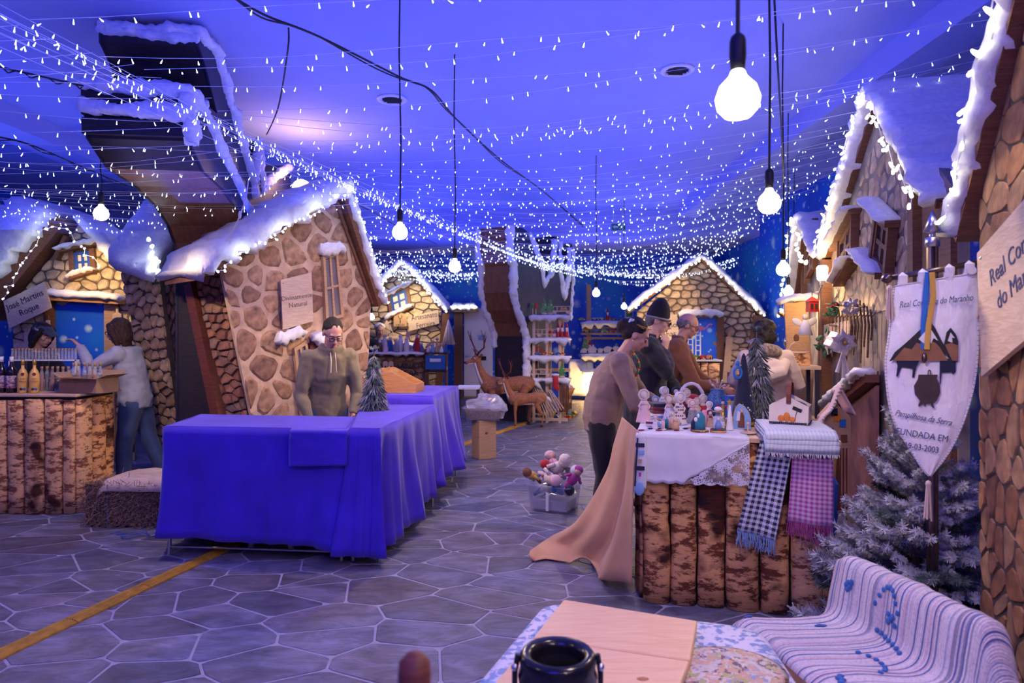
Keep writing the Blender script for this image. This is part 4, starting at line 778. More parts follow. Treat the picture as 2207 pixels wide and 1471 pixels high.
    if hands:
        for k, s in (('L', 1), ('R', -1)):
            S, e, wv, hd = A[k]; pn = (palm or {}).get(k, (Vector((0, -s, -.2)), Vector((1, 0, .3)))); hand_into(m, wv+hd.normalized()*.01, hd, pn[0], pn[1], curl, sc*.98)
    fuse(m.build('body', skin, t), .0075, 2, .4)
    # clothes
    m = MB(); torso(m, .016, belly)
    for k in 'LR': arm(m, k, .014, .97)
    if coat:
        for k in 'LR': pass
        m.tube([waist, hip, hip-Vector((0, 0, coat*.5))*sc, hip-Vector((0, 0, coat))*sc], [((.13*tk)*sc, (.17*tk)*sc), ((.14*tk)*sc, (.19*tk)*sc), ((.145*tk)*sc, (.195*tk)*sc), ((.15*tk)*sc, (.20*tk)*sc)], 18, side=Vector((1, 0, 0)))
    else: m.tube([waist, hip, hip-Vector((0, 0, .08))*sc], [((.125*tk*belly)*sc, (.165*tk*belly)*sc), ((.137*tk)*sc, (.188*tk)*sc), ((.130*tk)*sc, (.180*tk)*sc)], 18, side=Vector((1, 0, 0)))
    if extra == 'hood': m.tube([nb+Vector((.055, 0, -.02))*sc+Yv*.0, nb+Vector((.02, .085, 0))*sc, nb+Vector((-.075, .05, .02))*sc, nb+Vector((-.095, 0, .02))*sc, nb+Vector((-.075, -.05, .02))*sc, nb+Vector((.02, -.085, 0))*sc], .034*sc, 8, closed=True)
    if extra == 'collar': m.tube([nb+Vector((.05, 0, .0))*sc, nb+Vector((.0, .072, .015))*sc, nb+Vector((-.06, 0, .03))*sc, nb+Vector((.0, -.072, .015))*sc], .026*sc, 8, closed=True)
    g = m.build({'coat_cream': 'coat', 'coat_navy': 'coat', 'jacket_brown': 'jacket'}.get(top, 'sweater'), top, t); m2 = None; fuse(g, .012, 3, .5)
    for i, v in enumerate(g.data.vertices): v.co += noise.noise_vector(v.co*9)*.012*sc+noise.noise_vector(Vector((v.co.x*14+v.co.z*16, v.co.y*20, v.co.z*16-v.co.x*10)))*.006*sc
    m = MB(); m.tube([hip+Vector((0, 0, .03))*sc, hip-Vector((0, 0, .1))*sc], [((.124*tk)*sc, (.172*tk)*sc), ((.112*tk)*sc, (.168*tk)*sc)], 16, side=Vector((1, 0, 0)))
    for k in 'LR': leg(m, k, .014, 1.02)
    g = fuse(m.build('trousers', legs_mat, t), .013, 3, .5)
    for v in g.data.vertices: v.co += noise.noise_vector(Vector((v.co.x*14, v.co.y*14, v.co.z*8)))*.007*sc
    for k in 'LR':
        kn, an, yw = Lg[k]; m = MB(); q = Matrix.Translation((an.x, an.y, 0)) @ Matrix.Rotation(yw, 4, 'Z'); z0 = an.z-.09*sc
        m.tube([(-.075*sc, 0, z0+.045*sc), (-.05*sc, 0, z0+.048*sc), (.04*sc, 0, z0+.045*sc), (.12*sc, 0, z0+.035*sc), (.175*sc, 0, z0+.028*sc)], [(.02*sc, .02*sc), (.045*sc, .036*sc), (.043*sc, .042*sc), (.033*sc, .046*sc), (.018*sc, .026*sc)], 12, T=q, side=Vector((0, 0, 1)))
        m.tube([an+Vector((-.01, 0, -.04)), an+Vector((0, 0, .03))], [.045*sc, .045*sc], 10); m.build('shoe', shoes, t, True)
    # eyes, brows, lips
    for s in (1, -1):
        m = MB(); m.ell((.0815, s*.031, .006), (.008, .013, .006), 8, 6, T); ey = m.build('eye', 'eye_white', t, True); MB().ell((.0875, s*.031, .004), (.003, .0055, .0050), 8, 6, T).build('iris', 'hair_dark', ey, True)
        MB().tube([(.094, s*.014, .026), (.096, s*.030, .031), (.086, s*.050, .026)], [.003, .004, .002], 5, T=T).build('eyebrow', 'hair_dark', t)
    MB().ell((.095, 0, -.060), (.006, .021, .006), 10, 6, T).build('lips', 'lips', t, True)
    if glasses:
        g = MB()
        for s in (1, -1):
            g.tube([(.104, s*.033+.024*cos(a*pi/5), .002+.018*sin(a*pi/5)) for a in range(10)], .0022, 4, T=T, closed=True); g.tube([(.100, s*.057, .008), (.0, s*.082, .012)], .002, 4, T=T)
        g.tube([(.108, .009, .006), (.108, -.009, .006)], .002, 4, T=T); gl = g.build('glasses', 'black_gloss', t)
    # hair and hats
    hm = MB(); st, hmat = (hair or ('short', 'hair_dark'))
    if st == 'short': hm.ell((-.024, 0, .046), (.096, .083, .086), 16, 10, T); hm.ell((-.055, 0, .0), (.062, .076, .075), 14, 9, T)
    if st == 'fringe': hm.ell((-.055, 0, -.002), (.062, .082, .055), 14, 9, T); [hm.ell((-.015, s*.072, .012), (.045, .014, .036), 10, 7, T) for s in (1, -1)]
    if st == 'bob':
        hm.ell((-.022, 0, .050), (.104, .090, .092), 18, 11, T); hm.ell((-.052, 0, -.03), (.075, .092, .125), 16, 10, T)
        for s in (1, -1): hm.tube([(.045, s*.06, .085), (.030, s*.086, .02), (.005, s*.092, -.06), (-.01, s*.085, -.145)], [.03, .034, .036, .022], 9, T=T)
        hm.tube([(-.06, 0, -.05), (-.055, 0, -.16)], [(.06, .085), (.035, .07)], 12, T=T)
    if st == 'bun': hm.ell((-.026, 0, .044), (.100, .086, .090), 18, 11, T); hm.ell((-.115, 0, .02), (.058, .062, .062), 14, 9, T); hm.ell((-.06, 0, .0), (.065, .08, .07), 14, 9, T)
    if st == 'curly':
        hm.ell((-.02, 0, .045), (.115, .105, .102), 16, 10, T); hm.ell((-.06, 0, -.03), (.09, .1, .1), 14, 9, T)
    ho = fuse(hm.build('hair', hmat, t), .009, 1, .4)
    for v in ho.data.vertices: v.co += noise.noise_vector(v.co*(34 if st != 'curly' else 22))*(.006 if st != 'curly' else .022)
    if hat == 'beanie':
        q = MB(); q.lathe([(.094, .012), (.101, .02), (.101, .045), (.098, .06), (.088, .105), (.066, .150), (.034, .188), (.0, .198)], 24, T @ Matrix.Translation((-.012, 0, 0)) @ Matrix.Rotation(-.12, 4, 'Y')); b_ = q.build('beanie', 'beanie', t, True)
        MB().lathe([(.0955, .008), (.105, .010), (.106, .026), (.0955, .028)], 24, T @ Matrix.Translation((-.012, 0, 0)) @ Matrix.Rotation(-.12, 4, 'Y')).build('brim_band', 'grey_cloth', b_, True)
    if hat == 'cap':
        q = MB(); q.ell((-.01, 0, .062), (.112, .094, .062), 18, 9, T); q.tube([(.03, 0, .058), (.09, 0, .052), (.155, 0, .034)], [(.030, .086), (.020, .080), (.006, .052)], 14, T=T, side=Ud); b_ = fuse(q.build('flat_cap', 'cap_grey', t), .008, 3, .5)
        text('cap_lettering', 'Paula', .026, 'white_gloss', b_, T @ Vector((.025, -.0935, .07)), (Matrix(((1, 0, 0), (0, 1, 0), (0, 0, 1)))).to_euler(), .001)
        b_.children[0].matrix_local = T @ Matrix.Translation((.01, -.097, .068)) @ Matrix.Rotation(pi/2+.0, 4, 'X')
    t['_T'] = 0; del t['_T']
    return t, T, dict(hip=hip, sh=sh, nb=nb, hc=hc, chest=chest, A=A)
v = Vector
# woman in brown sweater leaning over the craft counter (profile to the right)
p, T, J = person('woman in brown sweater with dark tied hair leaning over the craft counter', (.69, 5.22, 0), rad(-10), 'sweater_brown', 'trouser_black', H=.985, lean=.42, pitch=.50, thick=1.12, belly=1.1,
    arms={'L': (v((.30, .25, 1.05)), v((.47, .17, .99)), v((1, -.1, -.25))), 'R': (v((.25, -.26, 1.02)), v((.46, -.20, .985)), v((1, .1, -.3)))}, hair=('bun', 'hair_dark'), curl=.55)
m = MB(); [m.ell((-.075+.014*cos(a), .052+.0*a, .075+.014*sin(a)), (.015, .012, .015), 8, 6, T @ Matrix.Scale(-1, 4, (0, 1, 0)) @ Matrix.Scale(1, 4)) for a in (0, 1.26, 2.5, 3.8, 5)]; m.build('hair_flower', 'white_cloth', p, True)
MB().tube([(.03, -.088, .07), (-.03, -.09, .075), (.045, -.08, .085), (.075, -.04, .095), (.08, .03, .095)], .005, 5, T=T).build('hairband', 'gold', p); MB().ell((-.002, -.088, -.045), (.006, .006, .006), 7, 5, T).build('earring', 'white_gloss', p, True)
bead_cols = ['green_paint', 'red_paint', 'yellow_paint', 'green_paint']; nb, ch = J['nb'], J['chest']
for s in (-1, 1):
    for k in range(17): f = k/16; q = nb.lerp(ch, f)+Vector((.05+.115*sin(min(1, f*1.5)*pi/2), s*(.085-.03*f), .02-.03*f)); MB().ell(q, .0095, 6, 4).build('necklace_bead', bead_cols[k % 4], p, True)
# man in black beanie, hand at his face
person('man in black beanie and navy coat raising a hand to his glasses', (1.20, 6.15, 0), rad(-18), 'coat_navy', 'trouser_black', H=1.04, lean=.16, pitch=.34, thick=1.3, belly=1.15, hat='beanie', hair=('short', 'hair_grey'), glasses=True, skin='skin_pale',
    arms={'L': (v((.17, .28, 1.12)), v((.30, .16, .98)), v((1, -.2, -.2))), 'R': (v((.22, -.20, 1.20)), v((.175, -.055, 1.40)), v((.12, .12, 1)))}, coat=.25, curl=.42, palm={'R': (v((-.6, 1, 0)), v((-1, -.2, .3)))}, extra='collar')
# balding man reaching out to the right
person('balding man in brown jacket and glasses reaching towards the dark trays', (1.60, 7.0, 0), rad(-16), 'jacket_brown', 'denim', H=1.03, lean=.30, pitch=.42, thick=1.25, belly=1.15, hair=('fringe', 'hair_grey'), glasses=True,
    arms={'L': (v((.30, .24, 1.08)), v((.52, .16, .98)), v((1, -.1, -.2))), 'R': (v((.27, -.27, 1.05)), v((.53, -.20, 1.0)), v((1, .05, -.25)))}, coat=.16, curl=.5, extra='collar')
# woman seen from behind in a cream coat
person('woman with dark curly hair in a cream coat seen from behind', (2.30, 6.2, 0), rad(70), 'coat_cream', 'trouser_black', H=.96, lean=.10, pitch=.12, thick=1.15, hair=('curly', 'hair_dark'),
    arms={'L': (v((.10, .28, 1.10)), v((.28, .18, 1.02)), v((1, -.1, 0))), 'R': (v((.08, -.29, 1.08)), v((.26, -.2, .98)), v((1, .1, 0)))}, coat=.5)
m = MB(); m.tube([(.10, 0, 1.36), (.03, .11, 1.37), (-.11, .07, 1.39), (-.13, 0, 1.40), (-.11, -.07, 1.39), (.03, -.11, 1.37)], .055, 9, closed=True); m.jit(.02, 30); m.build('fur_scarf', 'scarf_fur', bpy.data.objects['person.003'], True)
m = MB(); m.ell((-.16, -.01, 1.24), (.08, .17, .10), 16, 10); m.tube([(-.10, .16, 1.30), (-.2, .08, 1.2), (-.23, -.02, 1.17), (-.2, -.12, 1.2), (-.08, -.17, 1.3)], [.05, .07, .075, .07, .05], 9); hd = fuse(m.build('coat_hood', 'coat_cream', bpy.data.objects['person.003']), .012, 3)
# man in olive hoodie looking down behind the violet tables
p, T, J = person('man in olive hoodie and glasses looking down behind the violet tables', (-1.62, 5.98, 0), rad(-62), 'hoodie_green', 'denim', H=.985, lean=.30, pitch=.62, yaw=.1, thick=1.0, hair=('short', 'hair_dark'), glasses=True, extra='hood',
    arms={'L': (v((.12, .235, 1.03)), v((.24, .17, .85)), v((.7, -.2, -.7))), 'R': (v((.08, -.245, 1.03)), v((.22, -.19, .83)), v((.7, .2, -.7)))})
for s in (-1, 1): q = J['nb']+Vector((.085, s*.02, -.03)); MB().tube([q, q+Vector((.03, 0, -.07)), q+Vector((.035, s*.004, -.17))], .004, 5).build('drawstring', 'beige_cloth', p)
# woman in flat cap behind the bottles
person('woman in flat grey cap bending behind the bottle counter', (-5.02, 7.05, 0), rad(-12), 'coat_navy', 'trouser_black', H=.97, lean=.34, pitch=.32, hair=('bob', 'hair_dark'), hat='cap', skin='skin',
    arms={'L': (v((.22, .26, 1.08)), v((.38, .18, 1.04)), v((1, 0, -.2))), 'R': (v((.22, -.27, 1.08)), v((.38, -.2, 1.06)), v((1, 0, -.2)))})
# woman in grey sweatshirt with raised hand
p, T, J = person('woman in grey sweatshirt and wide jeans raising one hand by the counter', (-3.74, 6.78, 0), rad(184), 'sweat_grey', 'denim', H=.985, lean=.27, pitch=.18, thick=1.08, hair=('bob', 'hair_brown'), glasses=True, skin='skin_pale',
    arms={'L': (v((.30, .24, 1.22)), v((.46, .14, 1.43)), v((.7, -.1, .6))), 'R': (v((.20, -.30, 1.08)), v((.40, -.24, .98)), v((1, .1, -.2)))}, curl=.45, palm={'L': (v((.6, .2, -.8)), v((-.4, -.5, -.3)))}, legs={'L': (v((.05, .11, .49)), v((.06, .13, .09)), .1), 'R': (v((-.08, -.12, .49)), v((-.24, -.13, .09)), -.1)})
MB().tube([(.222+.004*sin(k), .07-.012*k, 1.19+.012*sin(k*1.9)) for k in range(13)], .003, 5).build('script_print', 'ink_blue', p)
# seller at the far craft stall
person('seller in dark scarf and pale hat behind the far craft stall', Vector((W(818, 900, 13.34).x, 13.34, 0)), rad(-70), 'coat_navy', 'trouser_black', H=1.0, lean=.1, pitch=.2, hair=('short', 'hair_grey'), hands=True)
m = MB(); m.ell((.02, 0, 1.675), (.12, .11, .085), 16, 10); m.build('pale_hat', 'cream_cloth', bpy.data.objects['person.007'], True)
# ---------------------------------------------------------------- bark counters
def bark_slab_mesh(w, h, seed, bulge=.35):
    rr = random.Random(seed); n = 9; m = MB(); rings = []
    for k in range(7):
        z = h*k/6; ring = []; ww = w*(1+rr.uniform(-.03, .03)); off = rr.uniform(-.006, .006)
        for j in range(n): a = pi*j/(n-1); ring.append(Vector((-cos(a)*ww/2+off, -sin(a)**.8*w*bulge*(1+rr.uniform(-.06, .06)), z)))
        ring += [Vector((ww/2, .015, z)), Vector((-ww/2, .015, z))]; rings.append(ring)
    m.sweep(rings); return m
def bark_face(parent, x0, x1, h, T, seed, widths=(.13, .19), mat='bark', y=0):
    rr = random.Random(seed); x = x0; k = 0
    while x < x1-.04:
        w = min(rr.uniform(*widths), x1-x)
        if x1-x-w < .05: w = x1-x
        o = bark_slab_mesh(w-.008, h*rr.uniform(.985, 1), seed+k, rr.uniform(.2, .32)).build('bark_slab', mat if rr.random() < .7 else 'bark_pale', parent, True); o.matrix_local = T @ Matrix.Translation((x+w/2, y, .004)); x += w; k += 1
# left counter
fc = Frame((-6.1, 6.0), (-3.755, 5.86)); cl = thing('bark_counter', 'counter clad in bark slabs carrying the bottles', 'counter', mat=fc.mat); h1 = 1.005
MB().box((fc.len/2, .27, h1/2), (fc.len-.02, .50, h1-.01)).build('carcass', 'panel_dark', cl)
bark_face(cl, fc.len-1.6, fc.len, h1-.02, Matrix.Identity(4), 3, (.13, .2), 'bark_pale'); bark_face(cl, 0.0, .5, h1-.02, Matrix.Translation((fc.len, .02, 0)) @ Matrix.Rotation(pi/2, 4, 'Z'), 9, (.17, .22), 'bark')
mod_bevel(MB().box((fc.len/2-.02, .27, h1+.012), (fc.len+.12, .62, .024)).build('worktop', 'wood_x', cl), .006)
# bottles
ztop = h1+.0245
def on_counter(px, y_off): u = fc.pix(px, 850)[0]; d = (fc.world(0, y_off, 0)-fc.world(0, 0, 0)); q = fc.p0+d; a = (px-CX)/F; uu = (q.x-a*q.y)/(a*fc.ux.y-fc.ux.x); w_ = q+fc.ux*uu; return Vector((w_.x, w_.y, ztop))
def bottle(label, px, yo, kind, group):
    t = thing('bottle', label, 'bottle', on_counter(px, yo), rad(33), group)
    if kind == 'yellow':
        MB().lathe([(.034, 0), (.040, .006), (.041, .13), (.038, .165), (.024, .20), (.013, .215), (.012, .245)], 20).build('glass_body', 'bottle_yellow', t, True); MB().lathe([(.0145, .243), (.0145, .285), (.012, .288), (0, .288)], 14).build('cap', 'gold', t, True)
        MB().lathe([(.0, 0), (.014, .0), (.014, .002), (0, .003)], 14, Matrix.Translation((.0, -.0405, .165)) @ Matrix.Rotation(pi/2, 4, 'X')).build('seal', 'maroon_cloth', t)
        for s, z, sz in (('Licor', .125, .016), ('tradicional', .105, .013), ('artesanal', .09, .009)): text('lettering', s, sz, 'maroon_cloth', t, (0, -.0425, z), (pi/2, 0, 0), .0006)
        for dx, mt in ((-.010, 'black'), (.012, 'blue_paint')): MB().ell((dx, -.040, .035), (.012, .003, .012), 10, 6).build('emblem', mt, t, True)
    else:
        MB().lathe([(.038, 0), (.042, .006), (.042, .17), (.038, .20), (.018, .235), (.014, .25), (.014, .29)], 20).build('glass_body', 'bottle_dark', t, True); MB().lathe([(.0165, .27), (.0165, .315), (0, .316)], 14).build('cap', 'white_gloss', t, True)
        MB().lathe([(.0428, .04), (.0428, .15)], 20).build('label_wrap', 'label_pink', t, True); text('lettering', 'Ginja', .026, 'white_gloss', t, (0, -.0445, .13), (pi/2, 0, 0), .0006)
    return t
bottle('left of two cream yellow liqueur bottles on the bark counter', 49, .10, 'yellow', 'liqueur bottles'); bottle('right of two cream yellow liqueur bottles beside the cardboard box', 74, .10, 'yellow', 'liqueur bottles')
bottle('dark cherry liqueur bottle next to the yellow bottles', 25, .11, 'dark', 'liqueur bottles'); bottle('dark cherry liqueur bottle at the left edge of the counter', 3, .11, 'dark', 'liqueur bottles')
rk = thing('tube_rack', 'raised rack of clear glass tubes with cork stoppers', 'rack', on_counter(95, .38)); L_ = .62; MB().box((0, 0, .275), (L_, .05, .012)).build('rack_rail', 'white_gloss', rk); [MB().box((s*L_*.49, 0, .14), (.012, .05, .28)).build('rack_leg', 'white_gloss', rk) for s in (-1, 1)]
tm = MB().lathe([(.0105, 0), (.0115, .004), (.0115, .085)], 10).mesh('tube', 'glass_clear', True); ck = MB().lathe([(.011, .083), (.0125, .10), (0, .10)], 8).mesh('cork', 'cork', True)
for k in range(20): x = -L_/2+.02+k*(L_-.04)/19; o = link('tube', tm, rk, (x, 0, .282)); link('cork', ck, o)
for k in range(12):
    q = on_counter(90+k*11.5, .30+.03*(k % 2)); mt = ['amber', 'bottle_dark', 'amber', 'bottle_dark', 'maroon_cloth'][k % 5]
    t = thing('liquor_vial', 'slim corked vial of %s liquor, number %s from the left' % (('amber', 'dark', 'golden', 'black', 'red')[k % 5], ('one', 'two', 'three', 'four', 'five', 'six', 'seven', 'eight', 'nine', 'ten', 'eleven', 'twelve')[k]), 'bottle', q, 0, 'slim vials of liquor behind the box')
    tall = k > 5; h_ = .2 if not tall else .235
    MB().lathe([(.016, 0), (.018, .005), (.018, h_*.8), (.011, h_*.9), (.011, h_)], 12).build('glass_body', 'glass_clear', t, True); MB().lathe([(.0155, .004), (.0165, .01), (.0165, h_*(.62 if tall else .75)), (0, h_*(.62 if tall else .75))], 12).build('liquor', mt, t, True); MB().lathe([(.0115, h_-.01), (.013, h_+.022), (0, h_+.022)], 8).build('cork', 'cork', t, True)
# small water bottle and open cardboard box
t = thing('water_bottle', 'small clear plastic water bottle standing beside the open box', 'bottle', on_counter(212, .33)); MB().lathe([(.03, 0), (.032, .01), (.032, .12), (.014, .16), (.013, .175)], 16).build('plastic_body', 'glass_clear', t, True); MB().lathe([(.015, .17), (.015, .188), (0, .188)], 12).build('cap', 'blue_paint', t, True); MB().lathe([(.0325, .05), (.0325, .10)], 16).build('label_wrap', 'sky_cloth', t, True)
q = on_counter(192, .22); bx = thing('cardboard_box', 'open brown cardboard box with raised flaps on the bark counter', 'box', q, rad(-14)); bw, bd, bh = .40, .24, .125
for (c, d) in (((0, -bd/2, bh/2), (bw, .005, bh)), ((0, bd/2, bh/2), (bw, .005, bh)), ((-bw/2, 0, bh/2), (.005, bd, bh)), ((bw/2, 0, bh/2), (.005, bd, bh))): MB().box(c, d).build('side', 'cardboard', bx)
MB().box((0, 0, .003), (bw, bd, .005)).build('base', 'cardboard', bx)
MB().box((.02, -bd/2-.06, bh+.006), (bw*.98, .125, .004), (-.12, 0, 0)).build('flap', 'cardboard', bx); MB().box((0, bd/2+.05, bh+.03), (bw*.96, .12, .004), (.5, 0, 0)).build('flap', 'cardboard', bx); MB().box((-bw/2-.045, 0, bh+.025), (.1, bd*.96, .004), (0, .45, 0)).build('flap', 'cardboard', bx); MB().box((bw/2+.055, 0, bh+.02), (.12, bd*.96, .004), (0, -.3, 0)).build('flap', 'cardboard', bx)
MB().box((-bw/2-.004, 0, bh*.5), (.002, .05, bh)).build('tape', 'beige_cloth', bx)
# ---------------------------------------------------------------- hay bale with cover
hb = thing('hay_bale', 'rough straw bale beside the bark counter', 'hay bale', ((285-CX)/F*5.6, 5.66, 0), rad(-4)); hw, hd, hh = .62, .42, .34
m = MB(); 
def hay(u, w_): return (0, 0, 0)
m.box((0, 0, hh/2+.005), (hw*.95, hd*.95, hh*.96)); m.build('core', 'straw_dark', hb)
rr = random.Random(5); m = MB()
for k in range(2600):
    f = rr.random()
    if f < .5: b = Vector((rr.uniform(-.5, .5)*hw, -hd/2, rr.uniform(.01, hh))); nrm = Vector((0, -1, 0))
    elif f < .72: b = Vector((rr.choice((-1, 1))*hw/2, rr.uniform(-.5, .5)*hd, rr.uniform(.01, hh))); nrm = Vector((1 if b.x > 0 else -1, 0, 0))
    else: b = Vector((rr.uniform(-.5, .5)*hw, rr.uniform(-.5, .5)*hd, hh)); nrm = Vector((0, 0, 1))
    d = Vector((rr.uniform(-1, 1), rr.uniform(-1, 1), rr.uniform(-.8, .6))); d = (d-nrm*d.dot(nrm)*.7+nrm*rr.uniform(0, .25)).normalized(); l = rr.uniform(.03, .09); s = d.cross(nrm).normalized()*.0016
    e = b+d*l; e.z = max(.003, e.z); b = b-nrm*.012; m.add([b-s, b+s, e+s, e-s], [(0, 1, 2, 3)])
tag(m.build('straw', 'straw', hb), kind='stuff')
MB().tube([(-.1, -hd/2-.01, .01), (-.1, -hd/2-.012, hh), (-.1, hd/2, hh+.005)], .003, 4).build('twine', 'blue_paint', hb)
m = MB(); m.grid(lambda u, w_: (-.18+u*.56, -.235+w_*.46, hh+.045+.012*noise.noise(Vector((u*4, w_*4, 1)))-(.09*max(0, (.12-w_)/.12))-(.05*max(0, (.1-u)/.1))), 20, 16); o = m.build('bale_cover', 'wood_sign', None, True); o.parent = None; o.matrix_world = hb.matrix_basis; solid(o, .006); tag(o, 'pale wood printed cover draped on the straw bale', 'cover')
t = thing('blue_twine', 'loose blue twine lying on the paving before the straw bale', 'string'); rr = random.Random(2)
for k in range(3): a = FL(235+k*9, 1152+k*4); MB().tube([a+Vector((j*.045, .05*sin(j*1.7+k)+.012*j, .006+.004*(j % 2))) for j in range(7)], .003, 5).build('strand', 'blue_paint', t)
# ---------------------------------------------------------------- violet draped tables
def drape(label, corners, z, drop, mat, seed, fold=.02, front=None, flare=.04, nrim=44, drops=None):
    """cloth over a four-cornered top: corners counter-clockwise; falls on every side"""
    C = [Vector((c[0], c[1], 0)) for c in corners]; m = MB(); ctr = sum(C, Vector())/4; n = 20
    def top(u, w_): return C[0]*(1-u)*(1-w_)+C[1]*u*(1-w_)+C[2]*u*w_+C[3]*(1-u)*w_
    m.grid(lambda u, w_: top(u, w_)+Vector((0, 0, z+.003+.004*noise.noise(top(u, w_)*5+Vector((seed, 0, 0))))), n, n)
    loop = []
    for i in range(4):
        for k in range(nrim): loop.append((C[i].lerp(C[(i+1) % 4], k/nrim), i, k/nrim))
    rings = []; rows = 14
    for r in range(rows+1):
        ring = []
        for idx, (p, i, f) in enumerate(loop):
            a, b = C[i], C[(i+1) % 4]; nr = Vector(((b-a).y, -(b-a).x, 0)).normalized(); pr = C[i-1]; n0 = Vector(((a-pr).y, -(a-pr).x, 0)).normalized(); nx = C[(i+2) % 4]; n1 = Vector(((nx-b).y, -(nx-b).x, 0)).normalized()
            if f < .12: nr = (nr*(.5+f/.24)+n0*(.5-f/.24)).normalized()
            elif f > .88: nr = (nr*(.5+(1-f)/.24)+n1*(.5-(1-f)/.24)).normalized()
            d = (drops[i]*(1-f)+drops[(i+1) % 4]*f) if drops else drop; t_ = r/rows; cr = 1+1.8*max(0, (.1-min(f, 1-f))/.1)
            wob = fold*t_**.8*cr*(noise.noise(Vector((p.x*5+seed, p.y*5, .3*t_)))*1.6+.7*noise.noise(Vector((p.x*11, p.y*11+seed, t_*.6)))+.35*noise.noise(Vector((p.x*24+seed, p.y*24, t_*.4))))
            wob += t_**.5*.012*sum(math.exp(-((f-q)/.012)**2) for q in (.31, .62, .86))
            ring.append(p+nr*(.004+flare*t_**1.3+wob+.012*min(1, r))+Vector((0, 0, z+.003-d*t_-(0 if r else 0)+.006*noise.noise(p*6)*t_)))
        rings.append(ring)
    m.sweep(rings, False); o = m.build('tablecloth', mat, None, True); solid(o, .003); return tag(o, label, 'tablecloth', 'violet tablecloths')
def trestle(label, corners, z, group='tables under the violet cloths'):
    C = [Vector((c[0], c[1], 0)) for c in corners]; ctr = sum(C, Vector())/4; t = thing('folding_table', label, 'table', ctr, 0, group); Q = [(c-ctr)*.97 for c in C]
    m = MB(); vs = [q+Vector((0, 0, z-.03)) for q in Q]+[q+Vector((0, 0, z)) for q in Q]; m.add(vs, [(3, 2, 1, 0), (4, 5, 6, 7), (0, 1, 5, 4), (1, 2, 6, 5), (2, 3, 7, 6), (3, 0, 4, 7)]); m.build('table_top', 'white_paint', t)
    for q in Q: MB().tube([q*.98+Vector((0, 0, .0)), q*.98+Vector((0, 0, z-.03))], .013, 8).build('leg', 'steel', t)
    for i in (0, 2): MB().tube([Q[i]*.98+Vector((0, 0, .06)), Q[(i+1) % 4]*.98+Vector((0, 0, .06))], .009, 6).build('crossbar', 'steel', t)
TA = [(-2.43, 4.77), (-1.13, 4.64), (-1.22, 5.32), (-2.50, 5.48)]; TB = [(-1.09, 4.62), (-.90, 4.60), (-.70, 6.16), (-1.36, 6.20)]; TC = [(-1.22, 6.28), (-.735, 6.24), (-.60, 7.5), (-1.16, 7.55)]
trestle('folding table under the front violet cloth showing thin metal legs', TA, .895); trestle('folding table under the middle violet cloth', TB, .895); trestle('taller table under the rear violet cloth', TC, .97)
drape('broad violet blue tablecloth on the front table', TA, .897, .78, 'cloth_blue', 3, .035, drops=[.76, .80, .78, .78])
drape('violet tablecloth on the middle table with folded corner', TB, .903, .80, 'cloth_blue', 9, .075, flare=.05, drops=[.83, .84, .72, .7])
drape('violet tablecloth on the higher rear table by the wooden tray', TC, .972, .74, 'cloth_blue', 15, .075, flare=.13, drops=[.3, .78, .74, .6])
m = MB(); m.grid(lambda u, w_: (-1.50+u*.40, 4.672-.0425*u-(.075 if w_ > .04 else .02)-.012*w_-.008*noise.noise(Vector((u*5, w_*5, 0))), .906-.25*w_*(1-.06*u)), 16, 14)
o = m.build('cloth_flap', 'cloth_blue', None, True); solid(o, .003); tag(o, 'folded blue cloth end hanging over the front table corner', 'cloth')
# sloping wooden tray and thin black shelf edge
t = thing('sloping_tray', 'sloping pine display tray with low front on the rear violet table', 'tray', (W(868, 846, 6.75).x, 6.72, .976), rad(-8)); Lx, Dy = .36, .3; 
for y in (-Dy/2, Dy/2): MB().prism([(-Lx/2, 0), (Lx/2, 0), (Lx/2, .085), (-Lx*.34, .235), (-Lx/2, .235)], y-.006, y+.006).build('side_board', 'wood_orange', t)
MB().box((0, 0, .006), (Lx, Dy-.012, .012)).build('base_board', 'wood_orange', t); MB().box((Lx/2-.006, 0, .045), (.012, Dy-.012, .08)).build('front_board', 'wood_orange', t); MB().box((-Lx/2+.006, 0, .12), (.012, Dy-.012, .23)).build('back_board', 'wood_orange', t)
for k in range(3): x = -Lx*.25+k*.11; MB().box((x, 0, .12-.045*k+.02), (.008, Dy-.012, .16-.09*k*.6), (0, .0, 0)).build('divider', 'wood_tan', t)
t = thing('side_table', 'small white table with black legs beside the rear violet table', 'table', (W(1010, 832, 9.4).x, 9.4, 0)); MB().box((0, 0, .81), (.3, .45, .025)).build('table_top', 'white_paint', t)
for sx in (-1, 1):
    for sy in (-1, 1): MB().tube([(sx*.13, sy*.2, 0), (sx*.13, sy*.2, .8)], .012, 6).build('leg', 'black', t)
t = thing('step_stool', 'low white plastic step stool under the front violet table', 'stool', (-1.72, 4.98, 0), rad(-5)); mod_bevel(MB().box((0, 0, .2), (.34, .22, .03)).build('seat', 'white_gloss', t), .008)
for sx in (-1, 1):
    for sy in (-1, 1): MB().tube([(sx*.15, sy*.09, 0), (sx*.13, sy*.08, .19)], [.022, .016], 8).build('leg', 'white_gloss', t)
